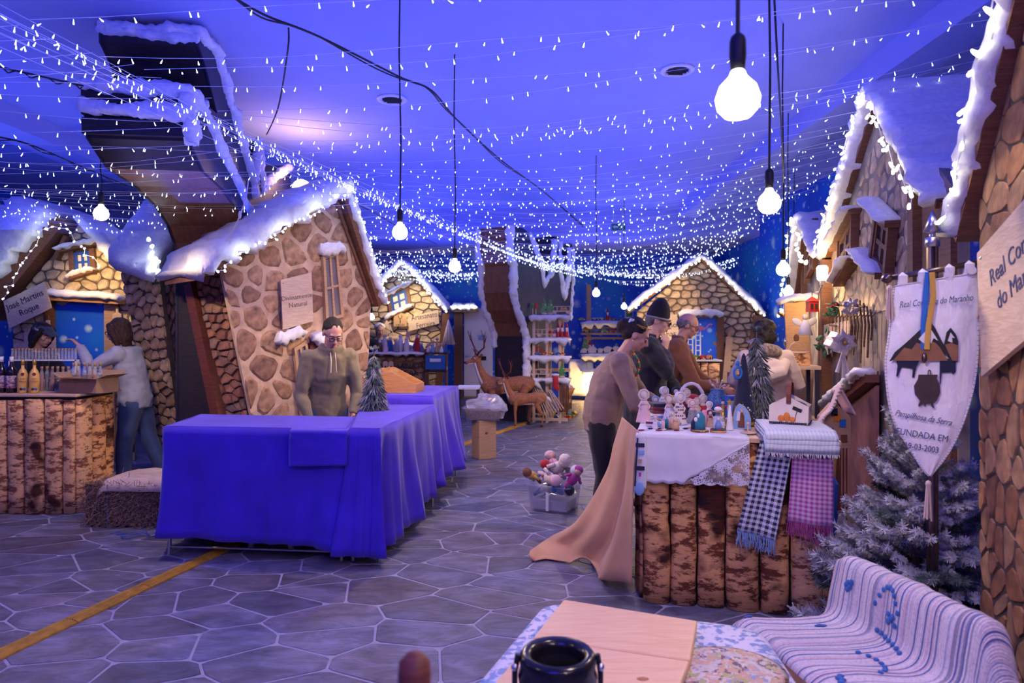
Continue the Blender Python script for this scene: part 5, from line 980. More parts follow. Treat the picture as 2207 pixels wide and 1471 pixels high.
# ---------------------------------------------------------------- wooden block with tub of straw
b0 = FL(1042, 990); t = thing('wooden_block', 'upright sawn wooden block carrying a plastic tub', 'block', (b0.x, b0.y+.14, 0), rad(28)); mod_bevel(MB().box((0, 0, .24), (.235, .22, .48)).build('trunk', 'wood_tan', t), .006); MB().ell((-.02, -.112, .32), (.022, .004, .016), 9, 6).build('knot', 'wood_red', t, True)
tb = thing('plastic_tub', 'shallow clear tub filled with straw on the wooden block', 'tub', (b0.x, b0.y+.14, .482), rad(-8)); m = MB()
def rrect(w, d, r, z, n=5):
    o = []
    for cx, cy, a0 in ((w/2-r, d/2-r, 0), (-w/2+r, d/2-r, pi/2), (-w/2+r, -d/2+r, pi), (w/2-r, -d/2+r, 1.5*pi)): o += [Vector((cx+r*cos(a0+pi/2*k/n), cy+r*sin(a0+pi/2*k/n), z)) for k in range(n+1)]
    return o
m.sweep([rrect(.42, .30, .04, .0), rrect(.47, .34, .05, .14), rrect(.51, .38, .06, .145), rrect(.51, .38, .06, .155), rrect(.46, .33, .05, .15), rrect(.41, .29, .04, .008)]); m.build('shell', 'plastic_clear', tb, True)
m = MB(); m.sweep([rrect(.40, .28, .04, .01), rrect(.44, .31, .05, .12)]); m.jit(.02, 20); m.build('straw_fill', 'straw', tb)
m = MB(); m.ell((.04, 0, .19), (.17, .13, .11), 22, 14); m.ell((-.13, .02, .17), (.1, .1, .06), 16, 10); m.ell((.17, 0, .12), (.10, .12, .13), 16, 10); m.jit(.05, 9, 2); m.jit(.022, 30, 4); single('plastic_wrap', m, 'wrap', 'crumpled clear plastic film heaped on the tub', 'plastic film', (b0.x, b0.y+.14, .505), (0, 0, rad(-8)))
# ---------------------------------------------------------------- deer
def deer(label, loc, rz, s, legs=True, head_up=1.0, antl=1.0, headyaw=0):
    t = thing('deer_figure', label, 'deer', loc, rz, 'deer figures'); m = MB(); q = Matrix.Scale(s, 4)
    # x forward; trunk with deep chest and tucked belly
    m.tube([(-.50, 0, .70), (-.44, 0, .72), (-.25, 0, .72), (0, 0, .69), (.20, 0, .68), (.36, 0, .70), (.44, 0, .74)], [(.06, .05), (.13, .115), (.15, .125), (.14, .12), (.175, .135), (.16, .12), (.09, .08)], 16, T=q, side=Vector((0, 0, 1)))
    m.tube([(.32, 0, .74), (.44, 0, .88), (.50, 0, 1.02), (.52, 0, 1.12)], [(.12, .10), (.085, .07), (.066, .056), (.06, .052)], 12, T=q, side=Vector((1, 0, 0)))
    H_ = q @ Matrix.Translation((.55, 0, 1.17)) @ Matrix.Rotation(headyaw, 4, 'Z') @ Matrix.Rotation(.12, 4, 'Y')
    m.ell((0, 0, 0), (.095, .068, .075), 14, 10, H_); m.tube([(.04, 0, -.01), (.12, 0, -.03), (.19, 0, -.045), (.215, 0, -.05)], [(.058, .050), (.044, .040), (.034, .033), (.020, .022)], 12, T=H_, side=Vector((0, 0, 1)))
    for sd in (1, -1):
        m.tube([(.28, sd*.085, .66), (.27, sd*.09, .50), (.285, sd*.085, .34), (.27, sd*.085, .12), (.275, sd*.085, .05)], [.07, .05, .030, .022, .026], 9, T=q)
        m.tube([(-.36, sd*.09, .70), (-.27, sd*.095, .53), (-.36, sd*.09, .36), (-.44, sd*.09, .33), (-.40, sd*.09, .14), (-.395, sd*.09, .05)], [.10, .075, .040, .030, .022, .026], 9, T=q)
    b = fuse(m.build('body', 'deer', t), .012*max(.7, s), 2, .5)
    m = MB(); m.tube([(.43, 0, .70), (.512, 0, .90), (.556, 0, 1.04), (.575, 0, 1.11)], [(.05, .075), (.03, .060), (.03, .050), (.03, .045)], 10, T=q, side=Vector((1, 0, 0))); m.ell((.13, 0, -.062), (.075, .034, .020), 10, 7, H_); m.tube([(-.2, 0, .585), (.1, 0, .565)], [(.02, .07), (.02, .08)], 10, T=q, side=Vector((0, 0, 1))); m.build('white_underside', 'deer_white', t, True)
    m = MB(); m.tube([(-.49, 0, .75), (-.56, 0, .70), (-.63, 0, .62)], [.035, .045, .012], 9, T=q); m.build('tail', 'deer_white', t, True)
    MB().ell((.216, 0, -.038), (.022, .024, .022), 9, 7, H_).build('nose', 'black', t, True)
    for sd in (1, -1):
        e = MB().ell((.055, sd*.056, .018), (.018, .014, .020), 9, 7, H_).build('eye', 'eye_white', t, True); MB().ell((.062, sd*.066, .018), (.010, .007, .012), 8, 6, H_).build('iris', 'hair_dark', e, True)
        MB().tube([(-.03, sd*.055, .03), (-.06, sd*.12, .06), (-.07, sd*.18, .075)], [(.012, .015), (.012, .042), (.003, .006)], 9, T=H_, side=Vector((1, 0, .3))).build('ear', 'deer', t, True)
        for h_x in (.275, -.395): MB().tube([q @ Vector((h_x, sd*(.085 if h_x > 0 else .09), .05)), q @ Vector((h_x+.02, sd*.088, .0))], [.026*s, .034*s], 8).build('hoof', 'black', t)
        m = MB(); a = antl; m.tube([(-.01, sd*.03, .06), (-.04, sd*.10, .13*a), (-.08, sd*.24, .20*a), (-.06, sd*.34, .36*a), (-.02, sd*.335, .52*a)], [.018, .017, .015, .013, .004], 8, T=H_); m.tube([(-.03, sd*.08, .11*a), (.03, sd*.08, .2*a)], [.012, .003], 6, T=H_); m.tube([(-.075, sd*.31, .29*a), (-.10, sd*.39, .42*a)], [.011, .003], 6, T=H_); m.tube([(-.06, sd*.335, .38*a), (-.10, sd*.37, .50*a)], [.010, .003], 6, T=H_)
        m.build('antler', 'antler', t, True)
    rr = random.Random(int(s*100)); sm = MB().ell((0, 0, 0), .0075*s, 5, 4).mesh('spot', 'deer_white'); vs = b.data.vertices
    for k in range(46):
        vv = vs[rr.randrange(len(vs))].co
        if vv.z > .62*s and vv.x < .4*s: link('spot', sm, t, vv.copy())
    return t
deer('large deer figure with wide antlers standing before the black tree', (-.09, 11.7, 0), rad(184), .95, headyaw=.35); deer('small deer figure with antlers in front of the large one', (.24, 11.35, 0), rad(176), .66, antl=1.05, headyaw=.5)
# ---------------------------------------------------------------- toys
def toy_car(label, loc, col, rz=0, s=1.0, group='toy cars'):
    t = thing('toy_car', label, 'toy', loc, rz, group); w = .11*s
    MB().prism([(-w, .02*s), (w, .02*s), (w*.98, .045*s), (w*.45, .055*s), (w*.2, .085*s), (-w*.45, .085*s), (-w*.7, .055*s), (-w, .05*s)], -.032*s, .032*s).build('car_body', col, t)
    for sx in (-1, 1):
        for sy in (-1, 1): MB().lathe([(.0, -.008*s), (.026*s, -.008*s), (.026*s, .008*s), (0, .008*s)], 12, Matrix.Translation((sx*w*.58, sy*.036*s, .0262*s)) @ Matrix.Rotation(pi/2, 4, 'X')).build('wheel', 'yellow_paint' if col in ('green_paint', 'red_paint') else 'black', t)
    return t
def gnome(label, loc, s=1.0, group='red wooden gnomes'):
    t = thing('toy_gnome', label, 'toy', loc, 0, group); MB().lathe([(.055*s, 0), (.05*s, .02*s), (.035*s, .15*s), (.03*s, .17*s)], 14).build('robe', 'red_paint', t, True); MB().ell((0, -.006*s, .185*s), .032*s, 10, 7).build('face', 'skin_pale', t, True)
    MB().prism([(-.026*s, .19*s), (.026*s, .19*s), (.02*s, .14*s), (0, .10*s), (-.02*s, .14*s)], -.045*s, -.03*s).build('beard', 'white_gloss', t); MB().lathe([(.034*s, .20*s), (.022*s, .25*s), (.0, .33*s)], 12).build('hat', 'red_paint', t, True)
    return t
def flat_tree(label, loc, h=.24, group='small wooden fir trees'):
    t = thing('toy_tree', label, 'toy', loc, 0, group); P = []
    for k in range(5): f = k/5; P += [(.30*h*(1-f)+.01, h*(.12+f*.86)), (.16*h*(1-f), h*(.12+(f+.13)*.86))]
    poly = [(x, z) for x, z in P]+[(0, h)]+[(-x, z) for x, z in P[::-1]]; MB().prism(poly, -.008, .008).build('fir_board', 'green_paint', t); MB().box((0, 0, .012), (.08*h/.24, .05, .024)).build('foot', 'wood_pale', t); MB().box((0, 0, h*.09), (.02, .014, h*.14)).build('stem', 'wood_pale', t)
    for k in range(4): MB().ell(((-1)**k*.03*(1-k*.15), -.012, h*(.28+.15*k)), .011, 7, 5).build('bauble', ['red_paint', 'yellow_paint', 'white_gloss', 'red_paint'][k], t, True)
    return t
def toy_cart(label, loc, rz=0, L_=.4, load='yellow_cloth', group='toy hay carts'):
    t = thing('toy_cart', label, 'toy', loc, rz, group); h = .13
    for sy in (-1, 1):
        for z in (.05, h): MB().box((0, sy*.05, z), (L_, .008, .01)).build('rail', 'wood_pale', t)
        for k in range(5): MB().box((-L_/2+.03+k*(L_-.06)/4, sy*.05, .09), (.008, .009, .085)).build('upright', 'wood_pale', t)
    MB().box((0, 0, .045), (L_*.96, .1, .01)).build('floor_board', 'wood_pale', t); m = MB().ell((L_*.1, 0, .075), (L_*.2, .04, .035), 10, 7); m.build('load', load, t, True)
    for sx in (-1, 1):
        for sy in (-1, 1): MB().lathe([(0, -.006), (.03, -.006), (.03, .006), (0, .006)], 12, Matrix.Translation((sx*L_*.32, sy*.062, .0302)) @ Matrix.Rotation(pi/2, 4, 'X')).build('wheel', 'wood_pale', t)
    return t
# ---- tall toy stand beside the black tree
D1 = 11.9; fs = Frame(((1147-CX)/F*D1, D1), ((1232-CX)/F*D1, D1-.15)); st = thing('toy_stand', 'tall slatted toy stand with snowy shelves next to the black tree', 'shelf', mat=fs.mat); Wd = fs.len-.08
levels = [fs.pix(1150, y)[1] for y in (682, 731, 769, 817)]
for x in (.03, Wd*.42, Wd*.78):
    for y in (.0, .34): MB().box((x, y, levels[0]/2), (.045, .03, levels[0])).build('post', 'wood_pale', st)
for k, z in enumerate(levels):
    for j in range(3): MB().box((Wd/2, .02+j*.15, z), (Wd+.04, .13, .025)).build('shelf_board', 'wood_pale', st)
    snow_ridge(st, (-.04, z-.005), (Wd+.05, z-.005), .035, -.10, .06, 130+k, .02, 16, .09, 'shelf_snow')
MB().box((Wd/2, .0, .06), (Wd, .025, .05)).build('rail', 'wood_pale', st)
for k in range(3): MB().box((Wd/2, .36, .35+k*.55), (Wd, .02, .06)).build('brace', 'wood_pale', st)
def on_st(px, lv, y=.02, dz=.045): u = fs.pix(px, 700)[0]; return fs.world(u, y, levels[lv]+dz)
ang = fs.ang
flat_tree('left painted fir tree on the top of the toy stand', on_st(1173, 0, .0), .27); flat_tree('right painted fir tree on the top of the toy stand', on_st(1186, 0, .0), .27)
toy_cart('slatted toy cart with yellow load on top of the stand', on_st(1209, 0, .06), ang, .36); toy_cart('slatted toy cart with red load on the second shelf', on_st(1179, 1, .03), ang, .42, 'red_cloth'); toy_cart('long slatted cart on the fourth shelf', on_st(1166, 3, .03), ang, .40, 'grey_cloth'); 
for k, (px, c) in enumerate(((1147, 'green_paint'), (1154, 'red_paint'))):
    t = thing('wooden_spoon', ('green', 'red')[k]+' painted wooden spoon on the stand top', 'spoon', on_st(px, 0, .05), 0, 'painted wooden spoons'); MB().tube([(0, 0, .0), (0, .02, .10)], .007, 6).build('handle', 'wood_pale', t); MB().ell((0, .03, .15), (.032, .01, .055), 10, 8).build('bowl', c, t, True)
for k, px in enumerate((1203, 1212, 1222)): gnome(('left', 'middle', 'right')[k]+' red gnome with white beard on the second stand shelf', on_st(px, 1, -.02), .8)
flat_tree('green fir with baubles on the lowest snowy shelf', on_st(1212, 3, -.02), .26)
t = thing('ring_toy', 'red ring toy on the third stand shelf', 'toy', on_st(1161, 2)); MB().tube([(.055*cos(a*pi/8), 0, .072+.055*sin(a*pi/8)) for a in range(16)], .014, 7, closed=True).build('ring', 'red_paint', t, True); MB().box((0, 0, .01), (.08, .05, .02)).build('foot', 'blue_paint', t)
for k, (px, c) in enumerate(((1157, 'blue_paint'), (1176, 'red_paint'), (1190, 'yellow_paint'), (1204, 'blue_paint'), (1213, 'red_paint'))): toy_car(('blue', 'red', 'yellow', 'dark blue', 'small red')[k]+' toy car on the third stand shelf', on_st(px, 2, .0), c, ang, .45+.06*(k % 2))
t = thing('red_stocking', 'red dotted Christmas stocking hanging from the toy stand', 'stocking', on_st(1200, 3, -.14, -.02)); m = MB(); m.tube([(0, 0, .10), (0, 0, 0), (.0, 0, -.10), (.05, 0, -.15)], [(.05, .02), (.05, .025), (.05, .025), (.03, .02)], 10, side=Vector((1, 0, 0))); m.build('sock', 'red_cloth', t, True); MB().ell((0, 0, .11), (.065, .035, .025), 10, 6).build('cuff', 'white_cloth', t, True)
sticks = thing('stick_bundle', 'bundle of pale wooden sticks leaning in the toy stand', 'sticks', mat=fs.mat)
for k in range(8): a = fs.pix(1152+k*4+(10 if k > 4 else 0), 826+k*2); b = fs.pix(1180+k*5.5, 893-k*2); MB().tube([(a[0], -.10, a[1]), (b[0], -.16, max(.03, b[1]))], .009, 5).build('stick', 'wood_pale', sticks)
rr = random.Random(8); cols = ['red_paint', 'green_paint', 'yellow_paint', 'blue_paint', 'white_gloss', 'orange_paint']; nm = ['red', 'green', 'yellow', 'blue', 'white', 'orange']
for k in range(9): px = 1178+k*7.5; q = FL(px, 903-(k % 3)*5); toy_car('%s toy car on the floor, %s from the stand' % (nm[k % 6], ['first', 'second', 'third', 'fourth', 'fifth', 'sixth', 'seventh', 'eighth', 'ninth'][k]), (q.x, q.y, .001), cols[k % 6], rr.uniform(0, 3), .8)
toy_cart('slatted toy cart standing on the floor under the stand', (FL(1165, 908).x, FL(1165, 908).y, 0.001), ang, .5, 'green_leaf')
q = FL(1222, 880); t = thing('toy_basket', 'small round basket of toys on a low stool by the stand', 'basket', (q.x, q.y, 0)); MB().lathe([(.10, 0), (.10, .28), (.12, .30), (.17, .42), (.165, .42), (.11, .31), (0, .31)], 16).build('basket_body', 'wood_orange', t, True)
for k in range(9): a = k*.7; MB().ell((.09*cos(a), .09*sin(a), .43+.02*(k % 2)), .045, 8, 6).build('toy', ['rose_cloth', 'white_cloth', 'pink_cloth'][k % 3], t, True)
t = thing('hanging_strands', 'bunch of dark beads hanging at the right of the toy stand', 'beads', mat=fs.mat)
for k in range(6): x = fs.pix(1208+k*3.4, 800)[0]; MB().tube([(x, -.05, levels[3]-.02), (x+.01, -.06, levels[3]-.35), (x-.005, -.06, levels[3]-.55)], .012, 5).build('strand', ['wood_brown', 'wood_red', 'straw_dark'][k % 3], t)
# ---- wide toy shelf on the back wall
D2 = 15.7; fw = Frame(((1252-CX)/F*D2, D2), ((1374-CX)/F*D2, D2)); sh2 = thing('toy_shelf', 'wide wooden toy shelf against the starry wall', 'shelf', mat=fw.mat); lv = [fw.pix(1260, y)[1] for y in (697, 719, 766, 800)]
for px in (1269, 1364): u = fw.pix(px, 700)[0]; MB().box((u, .05, (lv[0]+.0)/2+(.45 if px == 1269 else 0)), (.10, .10, lv[0]+(.9 if px == 1269 else 0))).build('post', 'wood_tan', sh2)
for k, z in enumerate(lv):
    MB().box((fw.len/2, .02, z), (fw.len*(1 if k < 3 else .62), .34, .045), None).build('shelf_board', 'wood_tan', sh2); MB().box((fw.len/2, .02, z-.10), (fw.len*.9, .05, .05)).build('shelf_rail', 'wood_tan', sh2)
    if k != 1: snow_ridge(sh2, (0, z+.01), (fw.len*(1 if k < 3 else .6), z+.01), .05, -.22, .1, 150+k, .025, 18, .12, 'shelf_snow')
def on_w(px, k, dz=.075, y=-.02): return fw.world(fw.pix(px, 700)[0], y, lv[k]+dz)
for k, (px, c, l) in enumerate(((1254, 'green_paint', 'green'), (1281, 'wood_pale', 'pale wood'), (1297, 'wood_pale', 'second pale wood'), (1318, 'red_paint', 'red'), (1330, 'blue_paint', 'blue'))): toy_car(l+' toy car on the top of the wide shelf', on_w(px, 0), c, 0, .75)
gnome('lone red gnome on the top of the wide shelf', on_w(1309, 0), .95)
t = thing('toy_wagon', 'white toy wagon with green load on the wide shelf', 'toy', on_w(1362, 0, .08, -.06)); MB().box((0, 0, .06), (.36, .14, .02)).build('floor_board', 'white_gloss', t); MB().box((-.09, 0, .13), (.16, .12, .11)).build('green_box', 'green_paint', t)
for sx in (-1, 0, 1):
    for sy in (-1, 1): MB().box((sx*.165, sy*.065, .13), (.015, .015, .17)).build('upright', 'white_gloss', t)
for sy in (-1, 1): MB().box((0, sy*.065, .21), (.36, .015, .015)).build('rail', 'white_gloss', t)
for sx in (-1, 1): MB().lathe([(0, -.08), (.035, -.08), (.035, .08), (0, .08)], 12, Matrix.Translation((sx*.11, 0, .035)) @ Matrix.Rotation(pi/2, 4, 'X')).build('wheel_pair', 'white_gloss', t)
for k, (px, c, l) in enumerate(((1264, 'yellow_paint', 'yellow'), (1284, 'blue_paint', 'blue'), (1303, 'green_paint', 'dark green'), (1321, 'red_paint', 'red'), (1342, 'green_paint', 'bright green'), (1363, 'orange_paint', 'orange'))): toy_car(l+' toy car on the bare second board of the wide shelf', on_w(px, 1, .024), c, 0, .95)
flat_tree('painted fir at the left of the third wide shelf', on_w(1260, 2), .34); gnome('left red gnome on the third wide shelf', on_w(1271, 2), .9); gnome('second red gnome on the third wide shelf', on_w(1278, 2), .9)
for k in range(6):
    px = 1258+k*17; r_ = .085 if k in (0, 2) else .12; t = thing('wood_hedgehog', 'round pale wooden animal on the third wide shelf, %s from the left' % ['first', 'second', 'third', 'fourth', 'fifth', 'sixth'][k], 'toy', on_w(px, 2, .07, -.12), 0, 'round wooden animals'); MB().prism([(r_*1.1*cos(pi*a/10), r_*1.25*sin(pi*a/10)) for a in range(11)], -.03, .03).build('body_board', 'cream_cloth', t); MB().ell((r_*.8, -.035, r_*.35), (.016, .008, .016), 7, 5).build('eye_dot', 'black', t, True)
# warm lamp behind a pale panel under the shelf
pn = fw.world(fw.pix(1243, 800)[0], -.10, 0); t = thing('pale_panel', 'curved pale panel glowing warmly under the wide shelf', 'panel', fw.world(fw.pix(1255, 800)[0], .08, 0)); m = MB(); m.grid(lambda u, w_: (-.30+u*.55, .12*cos(u*3), .10+w_*.85), 10, 8); o = m.build('sheet', 'white_paint', t, True); solid(o, .01)
t = thing('floor_lamp_box', 'black floor spotlight under the wide shelf', 'lamp', Vector((FL(1285, 868).x, 15.15, 0))); MB().box((0, 0, .09), (.42, .2, .14)).build('housing', 'black', t); MB().box((0, .1, .12), (.36, .02, .09)).build('lens', 'bulb_warm', t)
for sx in (-1, 1): MB().box((sx*.16, 0, .01), (.04, .16, .02)).build('foot', 'black', t)
lp = FL(1275, 862); point('floor_spot_light', (lp.x-.08, 15.42, .38), (1, .62, .18), 40, .06)
# ---------------------------------------------------------------- far craft stall
fa = Frame(((792-CX)/F*12.6, 12.6), ((915-CX)/F*12.6, 12.6)); ct = thing('stone_counter', 'stone clad counter of the far craft stall with burnt lettering', 'counter', mat=fa.mat); zt = fa.pix(800, 764)[1]
MB().box((fa.len/2, .28, zt/2), (fa.len, .5, zt)).build('carcass', 'mortar_grey', ct); masonry(ct, [[(0, 0), (fa.len, 0), (fa.len, zt-.05), (0, zt-.05)]], .2, .11, 'stone_rust', .02, .018, 161, (), .03, False, 120, .9); MB().box((fa.len/2, .25, zt+.012), (fa.len+.08, .62, .025)).build('worktop', 'wood_brown', ct)
text('lettering', 'ARTESANATO\nFERREIRA', .14, 'ink', ct, (fa.len*.62, -.01, zt-.28), (pi/2, 0, 0), .004); snow_ridge(ct, (0, zt+.02), (fa.len, zt+.02), .03, -.1, .0, 163, .02, 16, .04, 'edge_snow')
def on_a(px, y=.15): return fa.world(fa.pix(px, 760)[0], y, zt+.036)
for k in range(2):
    t = thing('wooden_tag', ('left', 'right')[k]+' arched wooden tag hanging on the far stone counter', 'tag', fa.world(fa.pix(832+k*12, 780)[0], -.05, zt-.36), 0, 'arched wooden tags'); MB().prism([(-.045, 0), (.045, 0), (.045, .2)]+[(.045*cos(a*pi/6), .2+.05*sin(a*pi/6)) for a in range(1, 6)]+[(-.045, .2)], -.012, 0).build('board', 'wood_pale', t); MB().ell((0, -.014, .12), (.022, .003, .04), 8, 6).build('emblem', 'ink', t)
for k in range(14):
    px = 806+k*7.6; l = ['white', 'brown', 'pale', 'rose', 'blue', 'red', 'grey'][k % 7]; t = thing('craft_item', '%s knick-knack on the far craft stall, %s from the left' % (l, ['1st', '2nd', '3rd', '4th', '5th', '6th', '7th', '8th', '9th', '10th', '11th', '12th', '13th', '14th'][k]), 'ornament', on_a(px, .1+.12*(k % 3)), 0, 'craft ornaments'); mt = ['white_gloss', 'wood_brown', 'cream_cloth', 'rose_cloth', 'blue_cloth', 'red_cloth', 'grey_cloth'][k % 7]; hh_ = .08+.05*((k*7) % 5)
    MB().lathe([(.05, 0), (.055, .02), (.05, hh_*.7), (.03, hh_)], 12).build('base', mt, t, True); MB().ell((0, 0, hh_+.025), .035, 9, 6).build('knob', 'cream_cloth' if k % 2 else 'wood_pale', t, True)
t = thing('wooden_spoon', 'pale wooden spoon upright in a jar on the far stall', 'spoon', on_a(874, .2)); MB().lathe([(.06, 0), (.07, .02), (.07, .14), (.06, .14), (.05, .02)], 12).build('jar', 'grey_cloth', t, True); MB().tube([(0, 0, .04), (.01, 0, .28)], .012, 6).build('handle', 'wood_pale', t); MB().ell((.012, 0, .33), (.04, .012, .06), 9, 7).build('bowl', 'wood_pale', t, True)
t = thing('hanging_mugs', 'cluster of wooden mallets hanging on strings at the far hut', 'ornament', f4.world(f4.pix(838, 690)[0], -.25, f4.pix(838, 690)[1]))
for k in range(8): a = -.6+k*.17; x = sin(a)*.33; z = -.42-.10*cos(k*2.2)*.6; MB().tube([(0, 0, 0), (x, 0, z)], .006, 4).build('string', 'beige_cloth', t); MB().lathe([(0, -.06), (.045, -.06), (.045, .06), (0, .06)], 10, Matrix.Translation((x, 0, z)) @ Matrix.Rotation(pi/2, 4, 'Y') @ Matrix.Rotation(.4*(k % 3), 4, 'X')).build('mallet', 'wood_pale', t)
t = thing('hanging_mop', 'bunch of white cotton strands hanging from the far hut corner', 'mop', W(967, 700, 13.3)); 
for k in range(9): a = k*.7; MB().tube([(0, 0, .1), (.05*cos(a), .05*sin(a), -.1), (.10*cos(a), .08*sin(a), -.38)], [.01, .02, .03], 6).build('strand', 'cream_cloth', t, True)
f9 = Frame(((915-CX)/F*12.5, 12.5), ((962-CX)/F*12.5, 12.5)); rk2 = thing('dark_shelf', 'dark shelf unit with small goods right of the far craft counter', 'shelf', mat=f9.mat)
for x in (.02, f9.len-.02): MB().box((x, .2, .6), (.03, .36, 1.2)).build('side_board', 'wood_red', rk2)
for z in (.2, .52, .85, 1.18): MB().box((f9.len/2, .2, z), (f9.len, .36, .025)).build('shelf_board', 'paint_night', rk2)
MB().box((f9.len/2, .0, 1.02), (f9.len*.9, .03, .26)).build('drawer_front', 'blue_cloth', rk2); MB().box((f9.len*.5, -.02, 1.06), (.2, .01, .06)).build('price_card', 'white_gloss', rk2)
for k in range(5): x = .07+k*.075; t = thing('cloth_bundle', 'white folded bundle on the dark shelf, %s from the left' % ['first', 'second', 'third', 'fourth', 'fifth'][k], 'cloth', f9.world(x, .12, .866), 0, 'white bundles on the dark shelf'); m = MB().ell((0, 0, .04), (.045, .08, .04), 10, 7); m.jit(.02, 30, k); m.build('bundle', 'white_cloth', t, True)
for k in range(5): x = .06+k*.08; t = thing('craft_item', 'tiny painted figure on top of the dark shelf, %s from the left' % ['first', 'second', 'third', 'fourth', 'fifth'][k], 'ornament', f9.world(x, .1, 1.194), 0, 'figures on the dark shelf'); MB().lathe([(.04, 0), (.045, .03), (.02, .10+.05*(k % 3)), (0, .14+.05*(k % 3))], 10).build('base', ['rose_cloth', 'sky_cloth', 'wood_tan', 'white_gloss', 'blue_cloth'][k], t, True); MB().ell((0, 0, .15+.05*(k % 3)), .03, 8, 6).build('head', 'skin_pale', t, True)
# ---------------------------------------------------------------- far toy stall in front of the doorway
ft = Frame(((1445-CX)/F*11.6, 11.6), ((1548-CX)/F*11.6, 11.5)); ct = thing('bark_counter', 'far bark clad stall in front of the blue doorway', 'counter', mat=ft.mat); zt2 = ft.pix(1500, 778)[1]
MB().box((ft.len/2, .26, zt2/2), (ft.len, .48, zt2-.01)).build('carcass', 'panel_dark', ct); bark_face(ct, 0, ft.len, zt2-.02, Matrix.Identity(4), 40, (.12, .18), 'bark_pale'); MB().box((ft.len/2, .25, zt2+.012), (ft.len+.06, .6, .024)).build('worktop', 'white_paint', ct)
def on_t(px, y=.12): return ft.world(ft.pix(px, 770)[0], y, zt2+.0245)
for k, (px, c, l) in enumerate(((1462, 'blue_paint', 'blue'), (1474, 'red_paint', 'red'), (1489, 'yellow_paint', 'yellow'), (1504, 'green_paint', 'green'), (1518, 'red_paint', 'second red'), (1532, 'orange_paint', 'orange'))): toy_car(l+' toy car on the far bark stall', on_t(px), c, .2*k, .9)
for k, px in enumerate((1494, 1511)):
    t = thing('toy_ladder', ('left', 'right')[k]+' white toy ladder standing on the far bark stall', 'toy', on_t(px, .34), 0, 'white toy ladders'); hL = .5-.03*k
    for sx in (-1, 1): MB().box((sx*.04, 0, hL/2), (.018, .018, hL)).build('rail', 'white_gloss', t)
    for j in range(5): MB().box((0, 0, .06+j*hL/5.3), (.08, .014, .018)).build('rung', 'white_gloss', t)
q = on_t(1514, .34); t = thing('toy_flamingo', 'pink toy flamingo perched on the right white ladder', 'toy', (q.x, q.y, q.z+.47)); MB().tube([(-.17, 0, .05), (-.05, 0, .075), (.05, 0, .07), (.10, 0, .05)], [(.008, .01), (.035, .03), (.035, .03), (.015, .015)], 10, side=Vector((0, 0, 1))).build('body', 'pink_paint', t, True); MB().tube([(.08, 0, .06), (.13, 0, .08), (.16, 0, .13), (.20, 0, .14), (.23, 0, .115)], [.014, .011, .011, .016, .006], 8).build('neck', 'pink_paint', t, True); MB().tube([(.225, 0, .12), (.255, 0, .09)], [.009, .004], 6).build('beak', 'black', t); [MB().tube([(s*.02, 0, .0), (s*.02, 0, .05)], .006, 5).build('leg', 'pink_paint', t) for s in (-1, 1)]
t = thing('leaning_plank', 'long pale plank leaning on the far stone hut', 'plank', f5.world(f5.pix(1556, 800)[0], -.35, 0)); MB().box((.05, .08, .75), (.12, .025, 1.5), (-.15, .14, 0)).build('plank', 'wood_tan', t); MB().box((.15, .2, 1.52), (.05, .022, .12), (-.15, .14, 0)).build('tip', 'wood_orange', t)
# dark trays table that the bald man reaches to
q = W(1525, 812, 8.2); t = thing('tray_table', 'dark table with divided trays in front of the balding man', 'table', (q.x, q.y+.05, 0), rad(-6)); MB().box((0, 0, .86), (.86, .5, .03)).build('table_top', 'black', t)
for sx in (-1, 1):
    for sy in (-1, 1): MB().box((sx*.38, sy*.2, .42), (.04, .04, .85)).build('leg', 'black', t)
MB().box((0, -.25, .62), (.86, .015, .45)).build('skirt', 'navy_cloth', t)
for k in range(4):
    tr = thing('divided_tray', 'black divided tray on the dark table, %s from the left' % ['first', 'second', 'third', 'fourth'][k], 'tray', (q.x-.31+k*.205, q.y+.05+.03, .876), rad(-6), 'black divided trays')
    MB().box((0, 0, .01), (.19, .4, .02), (.0, 0, 0)).build('base', 'black', tr); [MB().box((0, -.19+j*.127, .035), (.19, .012, .05)).build('divider', 'paint_night', tr) for j in range(4)]; [MB().ell((.05*(-1)**j, -.12+j*.12, .03), (.035, .04, .02), 8, 6).build('ware', ['sky_cloth', 'wood_pale', 'blue_cloth'][(j+k) % 3], tr, True) for j in range(3)]
# ---------------------------------------------------------------- craft counter on the right
check_mat('check_navy', (.70, .74, .85), (.016, .020, .06), 34); check_mat('check_pink', (.66, .48, .66), (.42, .06, .32), 42); check_mat('check_cream', (.74, .76, .76), (.46, .58, .72), 52)
fr = Frame((.757, 3.97), (1.704, 3.74)); hr = .97; rc = thing('bark_counter', 'craft counter clad in dark bark slabs at the right', 'counter', mat=fr.mat); DEP = 1.0
MB().box((fr.len/2, DEP/2+.03, hr/2), (fr.len-.02, DEP-.02, hr-.01)).build('carcass', 'panel_dark', rc); bark_face(rc, 0, fr.len, hr-.03, Matrix.Identity(4), 61, (.13, .19), 'bark')
bark_face(rc, -DEP, -.02, hr-.03, Matrix.Rotation(-pi/2, 4, 'Z'), 75, (.14, .2), 'bark'); MB().box((fr.len/2+.03, DEP/2-.02, hr-.012), (fr.len+.10, DEP+.08, .024)).build('worktop', 'wood_x', rc)
bark_face(rc, .02, DEP, hr-.03, Matrix.Translation((fr.len, 0, 0)) @ Matrix.Rotation(pi/2, 4, 'Z'), 78, (.14, .2), 'bark')
